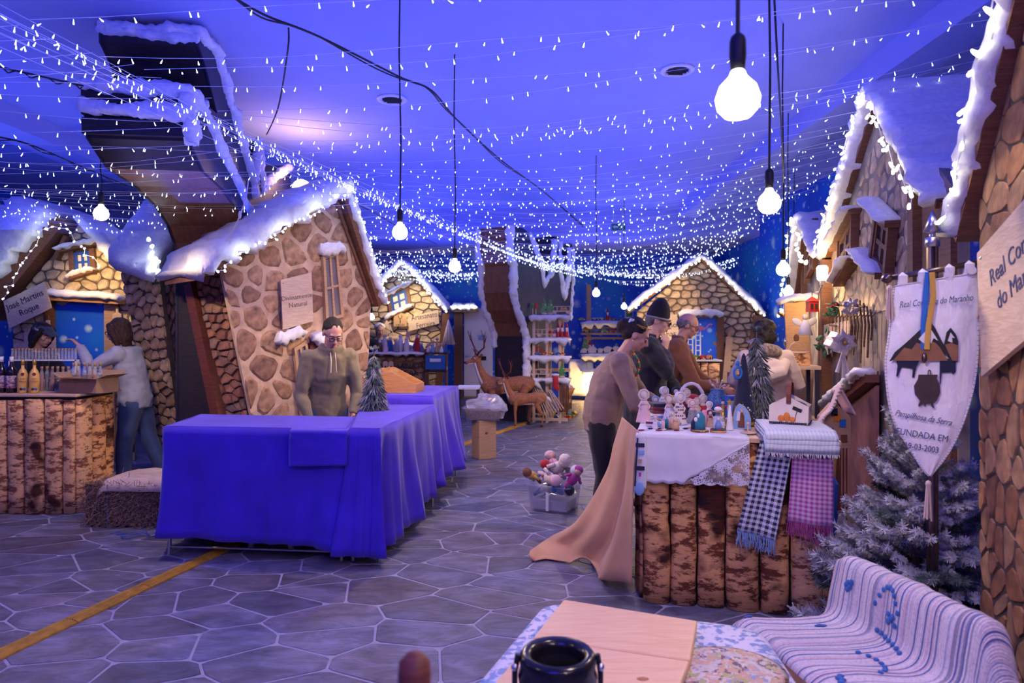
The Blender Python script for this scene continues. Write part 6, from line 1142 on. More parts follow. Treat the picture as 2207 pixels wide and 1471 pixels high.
# tablecloth with lace corner
def lace():
    m, nt, b = nodes('lace'); b.inputs['Base Color'].default_value = (.74, .74, .80, 1); b.inputs['Roughness'].default_value = .9
    v1 = N(nt, 'ShaderNodeTexVoronoi', feature='DISTANCE_TO_EDGE'); v1.inputs['Scale'].default_value = 85; L(nt, coords(nt), v1.inputs[0]); n = N(nt, 'ShaderNodeTexNoise'); n.inputs['Scale'].default_value = 16; L(nt, coords(nt), n.inputs[0])
    ad = N(nt, 'ShaderNodeMath', operation='ADD'); L(nt, v1.outputs['Distance'], ad.inputs[0]); mu = N(nt, 'ShaderNodeMath', operation='MULTIPLY_ADD'); mu.inputs[1].default_value = -1.4; mu.inputs[2].default_value = .72; L(nt, n.outputs[0], mu.inputs[0]); L(nt, mu.outputs[0], ad.inputs[1])
    L(nt, ramp(nt, ad.outputs[0], [(.10, (1, 1, 1)), (.16, (.25, .25, .25))]), b.inputs['Alpha'])
lace()
x0, x1 = fr.pix(1372, 960)[0], fr.pix(1612, 960)[0]; zt = hr+.004
cloth = thing('tablecloth', 'white scalloped tablecloth with lace corner on the craft counter', 'tablecloth', mat=fr.mat)
def front(u, w_, dz): x = x0+(x1-x0)*u; y = -.078-.006*noise.noise(Vector((u*9, w_*3, 1)))-.012*w_; z = zt-w_*dz*(1+.05*noise.noise(Vector((u*5, 0, 2)))); return (x, y, z)
sc_ = lambda u: .262+.012*abs(sin(u*26))
m = MB(); m.grid(lambda u, w_: (x0+(x1-x0)*u, -.078+w_*1.0, zt+.002*noise.noise(Vector((u*9, w_*9, 0)))), 24, 14); m.grid(lambda u, w_: front(u, w_, sc_(u)*(1-max(0, (u-.42))*1.55)), 44, 14); o = m.build('cloth', 'white_cloth', cloth, True); solid(o, .002)
m = MB(); m.grid(lambda u, w_: front(.42+u*.58, 1, 0)[:2]+(zt-sc_(.42+u*.58)*(1-u*.58*1.55)-w_*sc_(.42+u*.58)*u*.58*1.5,), 40, 10); m.build('lace_corner', 'lace', cloth, True)
# scarves and folded blanket
def hang_cloth(label, tl, tr, bl, br, mat, fringe, seed, y=-.10, cat='scarf', wave=.012, fr_len=.075, nf=60):
    P = [Vector(q) for q in (fr.pix(*tl), fr.pix(*tr), fr.pix(*bl), fr.pix(*br))]; t = thing('scarf', label, cat, mat=fr.mat, group='woven scarves on the craft counter')
    def f(u, w_): p = P[0]*(1-u)*(1-w_)+P[1]*u*(1-w_)+P[2]*(1-u)*w_+P[3]*u*w_; return (p.x, y-wave*sin(u*7+seed)*w_-.02*w_, p.y)
    m = MB(); m.grid(f, 24, 20); m.grid(lambda u, w_: (P[0].x+(P[1].x-P[0].x)*u, y+w_*.22, P[0].y*(1-u)+P[1].y*u+.012*(w_ > 0)), 12, 3); wd = (P[1]-P[0]).length; hg = (P[2]-P[0]).length
    m.uv = {k: (a*wd, b*hg) for k, (a, b) in m.uv.items()}; o = m.build('weave', mat, t, True); solid(o, .004); rr = random.Random(seed); g = MB()
    for k in range(nf): u = (k+.5)/nf; q = Vector(f(u, 1)); l = fr_len*rr.uniform(.7, 1.25); g.tube([q, q+Vector((rr.uniform(-.008, .008), rr.uniform(-.01, .005), -l*.5)), q+Vector((rr.uniform(-.014, .014), rr.uniform(-.012, .01), -l))], .0019, 4)
    tag(g.build('fringe', fringe, t), kind='stuff'); return t
hang_cloth('navy and white dogtooth scarf hanging on the craft counter', (1634, 944), (1704, 950), (1584, 1128), (1664, 1150), 'check_navy', 'sky_cloth', 1); hang_cloth('pink and white dogtooth scarf hanging beside the navy one', (1702, 952), (1786, 958), (1690, 1108), (1784, 1122), 'check_pink', 'magenta_cloth', 4, -.115, fr_len=.085)
bl = thing('folded_blanket', 'folded cream and blue check blanket under the fabric basket', 'blanket', mat=fr.mat @ Matrix.Translation((fr.pix(1716, 940)[0], .13, hr+.004)))
for k in range(3):
    m = MB(); w_, d_ = .37-.006*k, .36; z = .018*k
    m.grid(lambda u, s: (-w_/2+u*w_, (-.30+s*.5) if s > .12 else -.30+.05*s/.12*.0-.012*sin(s/.12*pi), z+.016-(.075-.012*k)*max(0, (.12-s)/.12)+.004*noise.noise(Vector((u*6, s*6, k)))), 20, 16); m.uv = {q: (a*w_, b*d_) for q, (a, b) in m.uv.items()}; o = m.build('fold', 'check_cream', bl, True); solid(o, .012)
g = MB(); rr = random.Random(3); [g.tube([(-.18+.36*k/70, -.305, -.055), (-.18+.36*k/70+rr.uniform(-.006, .006), -.308, -.055-rr.uniform(.015, .03))], .0016, 4) for k in range(71)]; tag(g.build('fringe', 'white_cloth', bl), kind='stuff')
# house-shaped fabric basket
q = W(1708, 905, 3.92); fb_ = thing('fabric_basket', 'house shaped fabric basket with pumpkin print and leather handle', 'basket', (q.x, 3.95, hr+.066), rad(-28)); bw, bd, bh = .20, .17, .10
gab = [(-bw/2, 0), (bw/2, 0), (bw/2*1.05, bh), (0, bh*1.55), (-bw/2*1.05, bh)]
for y, nme in ((-bd/2, 'front_panel'), (bd/2, 'back_panel')): MB().prism(gab, y-.004, y+.004).build(nme, 'cream_cloth', fb_)
for s in (-1, 1): MB().box((s*bw/2*1.02, 0, bh/2), (.008, bd, bh)).build('side_panel', 'tan_cloth' if s > 0 else 'cream_cloth', fb_)
MB().box((0, 0, .004), (bw, bd, .008)).build('base', 'navy_cloth', fb_); o = MB().ell((0, 0, bh*.95), (bw*.46, bd*.46, .035), 14, 8).build('filling', 'navy_cloth', fb_, True)
MB().tube([(.0, -bd/2-.006, bh*1.15), (0, -bd/2-.008, bh*1.7), (0, -bd*.3, bh*2.25), (0, 0, bh*2.42), (0, bd*.3, bh*2.25), (0, bd/2, bh*1.7), (0, bd/2, bh*1.15)], [(.003, .013)]*7, 8, side=Vector((0, -1, .2))).build('handle', 'wood_red', fb_)
for dx, h_ in ((-.03, .038), (.0, .055), (.03, .03)): MB().ell((dx-.01, -bd/2-.005, .012+h_/2), (.018, .003, h_/2), 10, 7).build('pumpkin_print', 'orange_paint', fb_, True)
MB().box((.045, -bd/2-.006, .085), (.05, .002, .02), (0, .4, 0)).build('printed_sign', 'black', fb_); MB().tube([(.045, -bd/2-.006, .08), (.03, -bd/2-.006, .02)], .0015, 4).build('printed_post', 'black', fb_)
MB().prism([(.0, 0), (.05, 0), (.042, .022), (.025, .03), (.008, .022)], -.0012, 0, Matrix.Translation((bw/2*1.02+.006, -.02, .065)) @ Matrix.Rotation(pi/2, 4, 'Z')).build('umbrella_print', 'blue_cloth', fb_)
m = MB(); rr = random.Random(4)
for k in range(70): a = k/70*2*(bw+bd); px_ = (a-bw/2, -bd/2-.006) if a < bw else ((bw/2+.004, a-bw-bd/2) if a < bw+bd else ((bw/2-(a-bw-bd), bd/2) if a < 2*bw+bd else (-bw/2, bd/2-(a-2*bw-bd)))); m.ell((px_[0], px_[1], .006), (.006, .005, .006), 5, 4)
tag(m.build('frayed_hem', 'navy_cloth', fb_), kind='stuff')
# ---------------------------------------------------------------- wares on the craft counter
ZT = hr+.0065
def on_r(px, D): return Vector(((px-CX)/F*D, D, ZT))
def rag_doll(label, px, D, h, dress, cap, hairm=None, arm=True, group='rag dolls on the craft counter', pos=None, rot=None):
    t = thing('rag_doll', label, 'doll', pos or on_r(px, D), 0, group)
    if rot: t.rotation_euler = rot
    m = MB(); m.lathe([(.24*h, 0), (.23*h, .03*h), (.17*h, .3*h), (.10*h, .58*h), (.06*h, .66*h)], 16); m.jit(.012*h, 30/h*.2, 2); m.build('dress', dress, t, True); MB().ell((0, -.01*h, .77*h), (.115*h, .115*h, .13*h), 12, 8).build('head', 'cream_cloth', t, True); MB().ell((0, .03*h, .80*h), (.145*h, .125*h, .15*h), 12, 8).build('bonnet', cap, t, True)
    if arm:
        for s in (-1, 1): MB().tube([(s*.07*h, 0, .58*h), (s*.15*h, -.05*h, .46*h), (s*.09*h, -.13*h, .36*h)], [.035*h, .034*h, .025*h], 7).build('arm', dress, t, True)
    fa_ = random.Random(label).uniform(-2.2, -.9); fv = Vector((cos(fa_), sin(fa_), 0)); sv_ = Vector((-sin(fa_), cos(fa_), 0)); MB().tube([Vector((0, .02*h, .79*h))+fv*.085*h+(sv_*cos(q*pi/7)+Vector((0, 0, 1))*sin(q*pi/7))*(.14+.012*(q % 2))*h for q in range(14)], .022*h, 6, closed=True).build('bonnet_frill', cap, t, True); MB().lathe([(.135*h, .50*h), (.10*h, .60*h), (.055*h, .665*h)], 12).build('shawl', cap, t, True)
    MB().tube([(.09*h*cos(a), .09*h*sin(a), .635*h) for a in [k*pi/6 for k in range(12)]], .014*h, 5, closed=True).build('ribbon', 'pink_cloth', t); return t
rag_doll('tall rag doll in pink apron and pale bonnet at the counter corner', 1388, 4.42, .225, 'rose_cloth', 'cream_cloth'); rag_doll('rag doll with white bonnet behind the folded cloths', 1430, 4.82, .21, 'white_cloth', 'white_cloth')
rag_doll('white rag doll with polka dot cloak in the middle', 1464, 4.32, .215, 'cream_cloth', 'white_cloth'); rag_doll('blonde rag doll with pale scarf left of the dotted one', 1442, 4.42, .19, 'white_cloth', 'beige_cloth'); rag_doll('small grey dressed rag doll beside the pink candle', 1492, 4.38, .16, 'grey_cloth', 'rose_cloth'); rag_doll('dark cloaked figure with pale scarf at the back', 1478, 4.78, .2, 'maroon_cloth', 'cream_cloth'); rag_doll('lying beige rag doll among the wares', 1502, 4.6, .15, 'beige_cloth', 'beige_cloth')
rag_doll('navy and white rag doll at the far side of the counter', 1456, 4.9, .2, 'sky_cloth', 'navy_cloth')
for a_ in (('yellow haired rag doll in sky blue behind the white ones', 1452, 4.55, .17, 'sky_cloth', 'yellow_cloth'), ('rag doll in red dress left of the blue vase', 1514, 4.62, .17, 'red_cloth', 'cream_cloth'), ('small rose rag doll behind the teal robed figure', 1528, 4.45, .14, 'rose_cloth', 'white_cloth'), ('tiny tan rag doll near the glass cloche', 1531, 4.2, .11, 'tan_cloth', 'maroon_cloth'), ('grey hooded rag doll by the folded cloths', 1412, 4.72, .15, 'grey_cloth', 'sky_cloth'), ('small navy rag doll in front of the white basket', 1486, 4.66, .14, 'navy_cloth', 'beige_cloth'), ('tiny white rag doll at the front left', 1412, 4.12, .09, 'white_cloth', 'rose_cloth'), ('tiny yellow rag doll left of the wooden angel', 1449, 4.2, .10, 'yellow_cloth', 'cream_cloth')): rag_doll(*a_)
sp = MB().ell((0, 0, 0), (.005, .003, .005), 6, 4).mesh('dot', 'maroon_cloth'); dd = bpy.data.objects['rag_doll.002']
for k in range(26): a = -2.6+(k % 7)*.33; z = .02+.018*(k//4); r_ = .0535-.036*z/.145; link('dot', sp, dd, (r_*1.0*cos(a), r_*1.0*sin(a), z))
for k, c in enumerate(('sky_cloth', 'white_cloth', 'maroon_cloth', 'maroon_cloth', 'navy_cloth')): z = .022*k; o = mod_bevel(MB().box((0, 0, z+.011), (.17-.006*k, .14, .0205)).build('folded_cloth', c, None, False, on_r(1425, 4.58), (0, 0, .1)), .008); tag(o, ('pale blue', 'white', 'red patterned', 'maroon', 'navy')[k]+' folded cloth in the stack behind the pink doll', 'cloth', 'stack of folded cloths')
def candle(label, px, D, r, h, mat): t = thing('candle', label, 'candle', on_r(px, D), 0, 'candles on the craft counter'); MB().lathe([(r, 0), (r, h*.9), (r*.8, h), (0, h)], 14).build('wax', mat, t, True); MB().tube([(0, 0, h*.95), (.002, 0, h+.012)], .0015, 4).build('wick', 'black', t)
candle('short pink candle at the front of the counter', 1429, 4.06, .011, .05, 'rose_cloth'); candle('teal candle next to the short pink one', 1437, 4.10, .011, .055, 'teal_cloth'); candle('tall pink candle behind the blue robed figure', 1519, 4.22, .017, .10, 'pink_cloth'); candle('thin pale candle right of the teal one', 1443, 4.14, .008, .06, 'rose_cloth')
t = thing('wood_dish', 'small wooden dish holding the short candles', 'dish', on_r(1434, 4.09)-Vector((0, 0, .0))); MB().lathe([(.04, 0), (.045, .003), (.04, .0035), (0, .0035)], 18).build('plate', 'wood_tan', t, True); MB().lathe([(.04, .0035), (.043, .0045), (.041, .0045), (.04, .0035)], 18).build('rim', 'wood_brown', t)
for c in ('candle', 'candle.001', 'candle.003'): bpy.data.objects[c].location.z += .004
t = thing('wooden_angel', 'pale wooden angel figurine before the dotted doll', 'figurine', on_r(1456, 4.06)); MB().lathe([(.022, 0), (.024, .01), (.018, .035), (.010, .05)], 14).build('robe', 'wood_tan', t, True); MB().ell((0, 0, .06), .014, 10, 7).build('head', 'wood_pale', t, True); [MB().ell((s*.016, .006, .045), (.012, .004, .02), 8, 6).build('wing', 'wood_pale', t, True) for s in (-1, 1)]
def slice_base(t, r): MB().lathe([(r, 0), (r*1.03, .004), (r, .010), (0, .010)], 20).build('wood_slice', 'wood_tan', t, True); MB().lathe([(r*1.035, .001), (r*1.05, .005), (r*1.035, .009)], 20).build('bark_ring', 'bark', t)
t = thing('robed_figure', 'blue robed nativity figures on a wood slice at the counter front', 'figurine', on_r(1508, 4.0)); slice_base(t, .05); m = MB(); m.tube([(0, 0, .01), (0, 0, .05), (.002, 0, .085), (-.006, -.01, .108)], [(.034, .030), (.034, .031), (.030, .026), (.016, .016)], 14); m.jit(.004, 40); m.build('blue_robe', 'teal_cloth', t, True); MB().ell((-.014, -.022, .094), (.008, .008, .013), 9, 7).build('pale_face', 'white_gloss', t, True); MB().ell((-.028, -.02, .072), (.011, .009, .014), 9, 7).build('child', 'white_gloss', t, True)
m = MB(); m.tube([(-.034, .004, .01), (-.036, .002, .05), (-.02, 0, .09)], [.018, .016, .008], 10); m.build('dark_cloak', 'navy_cloth', t, True)
t = thing('glass_cloche', 'small glass cloche with blue robed figure on a wood slice', 'ornament', on_r(1548, 3.98)); slice_base(t, .045); MB().lathe([(.036, .010), (.036, .065), (.030, .085), (.014, .10), (.014, .115)], 18).build('glass_dome', 'glass_clear', t, True); m = MB(); m.lathe([(.022, .011), (.020, .04), (.008, .07)], 12); m.build('blue_figure', 'blue_paint', t, True); MB().ell((0, -.002, .076), (.008, .008, .011), 8, 6).build('head', 'cream_cloth', t, True); MB().lathe([(.03, .115), (.03, .120), (0, .121)], 16).build('lid', 'cork', t, True); MB().ell((0, 0, .132), (.024, .024, .015), 12, 7).build('snow_puff', 'white_cloth', t, True)
for k in range(12): a = k*.52; MB().ell((.038*cos(a), .038*sin(a), .014), (.009, .009, .006), 6, 4).build('moss', 'green_leaf' if k % 3 else 'red_paint', t, True)
t = thing('glitter_vase', 'large blue glittering vase at the back of the craft counter', 'vase', on_r(1546, 4.82)); t.scale = (.8, .8, .88); MB().lathe([(.07, 0), (.095, .03), (.10, .09), (.085, .15), (.055, .185), (.062, .205), (.05, .205)], 22).build('vase_body', 'blue_glitter' if 'blue_glitter' in MATS else 'blue_cloth', t, True)
for k in range(10): a = k*.63; MB().tube([(0, 0, .19), (.04*cos(a), .04*sin(a), .23), (.07*cos(a), .07*sin(a), .24+.02*(k % 3))], [.003, .003, .008], 5).build('sprig', 'silver_leaf', t)
t = thing('white_basket', 'white lidded wicker basket with red cloth behind the vase', 'basket', on_r(1490, 4.86)); t.scale = (.75, .75, .8); MB().lathe([(.10, 0), (.12, .02), (.125, .12), (.12, .12), (.09, .02)], 20).build('wicker', 'white_cloth', t, True); m = MB(); m.tube([(.118*cos(a), 0, .12+.15*sin(a)) for a in [k*pi/12 for k in range(13)]], .016, 7); m.jit(.006, 40); m.build('arch_handle', 'white_cloth', t, True); MB().ell((0, 0, .13), (.1, .1, .05), 12, 7).build('red_lining', 'red_cloth', t, True)
t = thing('gold_angel', 'red and gold angel ornament near the blue vase', 'ornament', on_r(1558, 4.5)); MB().lathe([(.022, 0), (.02, .03), (.008, .10)], 12).build('gold_robe', 'gold', t, True); MB().ell((0, 0, .115), .012, 9, 6).build('head', 'skin_pale', t, True); [MB().prism([(0, .09), (s*.045, .105), (s*.035, .06)], -.003, .003).build('red_wing', 'red_cloth', t) for s in (-1, 1)]
t = thing('blue_box', 'plain bright blue gift box at the back right', 'box', on_r(1581, 4.66), .1); mod_bevel(MB().box((0, 0, .07), (.10, .08, .14)).build('carton', 'blue_paint', t), .003); MB().box((0, 0, .143), (.104, .084, .012)).build('lid', 'blue_board', t)
t = thing('blue_plaque', 'arched pale blue plaque leaning behind the white cone', 'plaque', on_r(1585, 4.42), .1); MB().prism([(-.05, 0), (.05, 0), (.055, .09)]+[(.055*cos(a*pi/6), .09+.05*sin(a*pi/6)) for a in range(1, 6)]+[(-.055, .09)], -.006, .006).build('board', 'sky_cloth', t); MB().ell((0, -.008, .07), (.03, .003, .04), 10, 7).build('painted_figure', 'blue_paint', t)
t = thing('star_cone', 'white cone candle topped with a gold star', 'ornament', on_r(1573, 4.05)); MB().lathe([(.022, 0), (.022, .005), (.008, .13), (.004, .15)], 14).build('cone', 'white_gloss', t, True); MB().prism([((.022 if k % 2 == 0 else .010)*sin(k*pi/5), .165+(.022 if k % 2 == 0 else .010)*cos(k*pi/5)) for k in range(10)], -.004, .004).build('star', 'gold', t)
t = thing('nativity_arch', 'arched nativity plaque with a brown robed painted figure', 'plaque', on_r(1597, 4.1), rad(-12)); arch = [(-.045, 0), (.055, 0), (.055, .06), (.045, .10), (.02, .135), (-.01, .15), (-.03, .13), (-.042, .08)]; MB().prism(arch, -.004, .004).build('board', 'sky_cloth', t); MB().tube([(p_[0], 0, p_[1]) for p_ in arch], .004, 5, closed=True).build('gold_rim', 'gold', t); MB().prism([(-.02, .01), (.02, .01), (.018, .08), (.005, .105), (-.012, .08)], -.008, -.004).build('brown_robe', 'jacket_brown', t); MB().prism([(-.028, .05), (-.008, .05), (-.004, .1), (-.02, .11)], -.009, -.005).build('pale_robe', 'white_cloth', t); MB().ell((.004, -.008, .11), (.009, .003, .011), 8, 6).build('face', 'skin', t)
t = thing('cone_tree', 'tall navy felt cone tree with white snowflakes on the counter', 'ornament', on_r(1603, 4.32)); MB().lathe([(.085, .0), (.083, .01), (.045, .24), (.012, .43), (0, .45)], 20).build('cone', 'navy_cloth', t, True); MB().lathe([(.087, .0), (.095, .008), (.087, .022), (.084, .022)], 20).build('gold_fringe', 'gold', t); rr = random.Random(6)
for k in range(34): z = .03+.37*((k*.618) % 1); a = rr.uniform(-3.0, -.1); r_ = .084-.19*z*.93; s_ = rr.choice((.003, .004, .007)); MB().ell((r_*cos(a), r_*sin(a), z), (s_, s_*.6, s_), 6, 4).build('snowflake', 'white_gloss', t)
t = thing('blue_bauble', 'shiny blue ornament hanging on the navy cone tree', 'ornament', on_r(1590, 4.22)+Vector((0, 0, .33))); MB().tube([(.024*cos(a*pi/6), 0, .035*sin(a*pi/6)) for a in range(12)], .008, 6, closed=True).build('ring', 'blue_paint', t, True); MB().ell((0, 0, -.002), (.012, .01, .016), 8, 6).build('tiny_figure', 'wood_tan', t, True); MB().ell((0, 0, .055), (.012, .01, .02), 8, 6).build('bow', 'blue_paint', t, True)
t = thing('gold_stand_plate', 'fringed gold cake stand beside the lace corner', 'stand', on_r(1566, 4.16)); MB().lathe([(.035, 0), (.012, .008), (.010, .035), (.05, .045), (.052, .05), (0, .05)], 18).build('stand', 'gold', t, True); [MB().ell((.04*cos(k*.9), .04*sin(k*.9), .058), (.012, .012, .008), 6, 4).build('rosette', ['silver_leaf', 'rose_cloth'][k % 2], t, True) for k in range(7)]
t = thing('twig_stand', 'small wooden stand on a thin peg at the counter edge', 'stand', on_r(1612, 3.93)); MB().lathe([(.045, 0), (.046, .004), (0, .005)], 16).build('disc', 'wood_pale', t); MB().tube([(0, 0, .004), (0, 0, .05)], .004, 6).build('peg', 'wood_pale', t); MB().ell((0, 0, .055), (.01, .01, .008), 8, 5).build('cap', 'wood_pale', t)
rr = random.Random(12); wn = ['first', 'second', 'third', 'fourth', 'fifth', 'sixth', 'seventh', 'eighth', 'ninth', 'tenth', 'eleventh', 'twelfth']
for k in range(12):
    px = 1382+k*9.5; D = 4.02+.035*((k*5) % 4); c = ['maroon_cloth', 'white_gloss', 'navy_cloth', 'yellow_cloth'][k % 4]; t = thing('bracelet', '%s braided bracelet in the front row, %s from the left' % (['red', 'white', 'navy', 'yellow'][k % 4], wn[k]), 'bracelet', on_r(px, D)+Vector((0, 0, .004)), rr.random(), 'braided bracelets'); MB().tube([(.017*cos(a*pi/5), .011*sin(a*pi/5), 0) for a in range(10)], .0035, 5, closed=True).build('braid', c, t); MB().ell((.017, 0, .001), .005, 6, 4).build('clasp', 'gold', t, True)
for k in range(9):
    px = 1402+k*8; D = 4.22+.05*(k % 3); c = ['white_cloth', 'grey_cloth', 'yellow_cloth', 'sky_cloth', 'rose_cloth', 'navy_cloth'][k % 6]; t = thing('pouch', '%s stitched pouch among the dolls, %s from the left' % (['white', 'grey', 'yellow', 'pale blue', 'rose', 'navy'][k % 6], wn[k]), 'pouch', on_r(px, D), rr.uniform(-.5, .5), 'stitched pouches'); o = mod_bevel(MB().box((0, 0, .016), (.055, .04, .032)).build('pocket', c, t), .008); MB().box((0, -.021, .024), (.05, .003, .014)).build('flap', ['maroon_cloth', 'white_cloth'][k % 2], t)
# blue banner strap bookmark hanging at the left corner
t = thing('fabric_strap', 'narrow quilted strap with tiny figures hanging at the counter corner', 'strap', mat=fr.mat @ Matrix.Translation((fr.pix(1388, 940)[0], -.115, 0))); z0, z1 = hr+.01, fr.pix(1384, 1045)[1]
m = MB(); m.grid(lambda u, w_: (-.038+u*.055+.012*sin(w_*2)-.012*w_, -.006*sin(u*pi)+.01*w_, z0+(z1-z0)*w_), 6, 16); o = m.build('band', 'white_cloth', t, True); solid(o, .006); MB().ell((-.02, 0, z1+.005), (.028, .008, .04), 12, 8).build('rounded_end', 'sky_cloth', t, True)
for k, (z, c, sx_) in enumerate(((.06, 'navy_cloth', .05), (.10, 'sky_cloth', .05), (.15, 'tan_cloth', .02), (.19, 'navy_cloth', .05), (.225, 'magenta_cloth', .012))): MB().box((-.016, -.010, z0-z), (sx_, .003, .022)).build('patch', c, t)
MB().tube([(-.03, -.01, z0-.02), (-.036, -.014, z0-.15), (-.045, -.014, z1+.02)], .005, 5).build('cord', 'navy_cloth', t)
# ---------------------------------------------------------------- burlap sheet trailing to the floor
Lc = [Vector((.745, 4.62, .985)), Vector((.70, 4.68, .80)), W(1305, 1020, 4.72), W(1245, 1120, 4.80), FL(1185, 1172)+Vector((0, 0, .05)), FL(1146, 1194)+Vector((0, 0, .012))]; Rc = [Vector((.73, 3.93, .985)), Vector((.705, 3.92, .80)), Vector((.695, 3.92, .55)), Vector((.69, 3.92, .3)), Vector((.69, 3.93, .1)), FL(1372, 1258)+Vector((0, 0, .012))]
def cr(P, t_):
    t_ = max(0, min(.9999, t_))*(len(P)-1); i = int(t_); f = t_-i; a, b, c, d = P[max(0, i-1)], P[i], P[min(len(P)-1, i+1)], P[min(len(P)-1, i+2)]
    return .5*((2*b)+(c-a)*f+(2*a-5*b+4*c-d)*f*f+(3*b-a-3*c+d)*f**3)
def bur(u, w_):
    p = cr(Lc, w_).lerp(cr(Rc, w_), u); f = min(1, w_*1.6); out = Vector((-.75, -.65, 0))
    k = .10*f*(sin(u*8.5+w_*1.5-.6)*.55+.35*sin(u*17+1))*(u*(1-u)*4)**.4; p = p+out*k*(1 if w_ < .9 else .5)
    if w_ > .8: p.z = max(.006, p.z+.10*max(0, sin(u*13+1.2))*(w_-.8)*4*(.5+.5*u)); p += Vector((-.10*(w_-.8)*4*max(0, sin(u*9)), -.12*(w_-.8)*4*max(0, sin(u*11+.5)), 0))
    p.z = max(.006, p.z); return p
m = MB(); m.grid(bur, 60, 50); o = single('burlap_sheet', m, 'burlap', 'pinkish burlap sheet trailing from the craft counter to the floor', 'cloth', smooth=True); solid(o, .004)
# ---------------------------------------------------------------- plastic crate of knitted dolls
bc = FL(1200, 1098); cr_ = thing('plastic_crate', 'clear plastic crate on the floor heaped with knitted dolls', 'crate', (bc.x-.02, bc.y+.02, 0), rad(-27)); cw, cd, chh = .40, .30, .22
m = MB(); m.sweep([rrect(cw*.9, cd*.9, .03, .004), rrect(cw, cd, .03, chh), rrect(cw+.02, cd+.02, .035, chh+.002), rrect(cw+.02, cd+.02, .035, chh+.014), rrect(cw-.01, cd-.01, .03, chh+.012), rrect(cw*.88, cd*.88, .03, .010)]); m.build('shell', 'plastic_clear', cr_, True)
for s in (-1, 1): MB().box((0, s*(cd/2+.004), .1), (.025, .008, .16)).build('latch', 'white_gloss', cr_)
MB().box((0, 0, .06), (cw*.8, cd*.8, .08)).build('inner_carton', 'white_cloth', cr_)
def soft_doll(label, off, rot, body, cap, s=1.0):
    p_ = Vector((bc.x-.02, bc.y+.02, 0))+Matrix.Rotation(rad(-27), 3, 'Z') @ Vector(off); t = thing('knitted_doll', label, 'doll', p_, 0, 'knitted dolls in the crate'); t.rotation_euler = rot
    MB().ell((0, 0, 0), (.05*s, .04*s, .065*s), 12, 8).build('torso', body, t, True); MB().ell((0, 0, .09*s), .04*s, 12, 8).build('head', 'skin_pale' if cap != 'cream_cloth' else 'cream_cloth', t, True); MB().ell((0, .01*s, .105*s), (.045*s, .043*s, .035*s), 12, 7).build('cap', cap, t, True)
    for q in (-1, 1): MB().tube([(q*.04*s, 0, .035*s), (q*.085*s, -.01*s, .0)], [.015*s, .012*s], 7).build('arm', body, t, True); MB().tube([(q*.022*s, 0, -.05*s), (q*.035*s, -.03*s, -.13*s)], [.018*s, .015*s], 7).build('leg', cap, t, True)
for a in (('white capped knitted doll on top of the crate', (.02, .02, .36), (.9, .3, .4), 'cream_cloth', 'cream_cloth', 1.3), ('pink knitted doll at the top back of the crate', (-.03, .08, .37), (-.6, .4, 1), 'pink_cloth', 'rose_cloth', 1.1), ('brown haired doll at the left of the crate', (-.19, -.06, .29), (1.2, .2, -.6), 'yellow_cloth', 'jacket_brown', 1.0), ('magenta knitted doll at the right of the crate', (.19, -.04, .29), (.3, .5, .2), 'magenta_cloth', 'magenta_cloth', .95), ('pale grey doll lying at the right side', (.14, .06, .33), (1.3, .6, 0), 'grey_cloth', 'white_cloth', 1.1), ('cream doll lying across the front rim', (.0, -.10, .29), (1.5, 1.2, .2), 'cream_cloth', 'rose_cloth', 1.2), ('striped blue doll at the left of the heap', (-.1, .03, .33), (.8, -.5, .4), 'sky_cloth', 'red_cloth', 1.0), ('navy doll deep in the crate behind the clear wall', (.09, -.05, .19), (1.5, .3, .5), 'blue_cloth', 'navy_cloth', 1.1), ('orange faced doll pressed against the clear wall', (-.04, -.07, .19), (1.4, -.4, .8), 'grey_cloth', 'blue_cloth', 1.1)): soft_doll(*a)
# ---------------------------------------------------------------- banner on its pole
PX = Vector((1.70, 2.76, 0)); pole = thing('banner_pole', 'fluted bronze banner pole with spear tip and crossbar', 'pole', PX)
m = MB(); n = 16; rings = []
for z in (0, 1.75, 1.9): rings.append([Vector(((.021 if j % 2 else .018)*cos(2*pi*j/n), (.021 if j % 2 else .018)*sin(2*pi*j/n), z)) for j in range(n)])
m.sweep(rings); m.build('shaft', 'bronze', pole); MB().lathe([(.027, 1.9), (.027, 1.935), (.012, 1.94), (.012, 1.955), (.034, 1.962), (.0, 2.05)], 18).build('spear_tip', 'steel', pole, True); MB().lathe([(.16, 0), (.16, .02), (.03, .05), (.024, .08)], 20).build('foot', 'bronze', pole, True)
fb = Frame(((1912-CX)/F*2.73, 2.73), ((2134-CX)/F*2.60, 2.60)); zl, zr = fb.pix(1912, 600)[1], fb.pix(2134, 561)[1]
bar = MB().tube([fb.world(0, 0, zl)-PX, fb.world(fb.len, 0, zr)-PX], .011, 12).build('crossbar', 'bronze', pole, True)
for u, z in ((0, zl), (fb.len, zr)): MB().ell(fb.world(u, 0, z)-PX, (.022, .022, .02), 12, 8).build('finial', 'bronze', pole, True)
ban = thing('satin_banner', 'white satin pennant with embroidered mountains goats and cauldron', 'banner', mat=fb.mat)
plain('mountain_brown', (.30, .14, .07), .8, .1, 20, .1); plain('cauldron', (.055, .035, .035), .7, .1, 20, .1); 
def satin():
    m, nt, b = nodes('satin'); b.inputs['Base Color'].default_value = (.90, .90, .92, 1); b.inputs['Roughness'].default_value = .32; b.inputs['Sheen Weight'].default_value = .4
    n = N(nt, 'ShaderNodeTexNoise'); n.inputs['Scale'].default_value = 7; n.inputs['Detail'].default_value = 5; L(nt, coords(nt, (1.5, 1, .8)), n.inputs[0]); bump(nt, b, n.outputs[0], .8, .03)
satin()
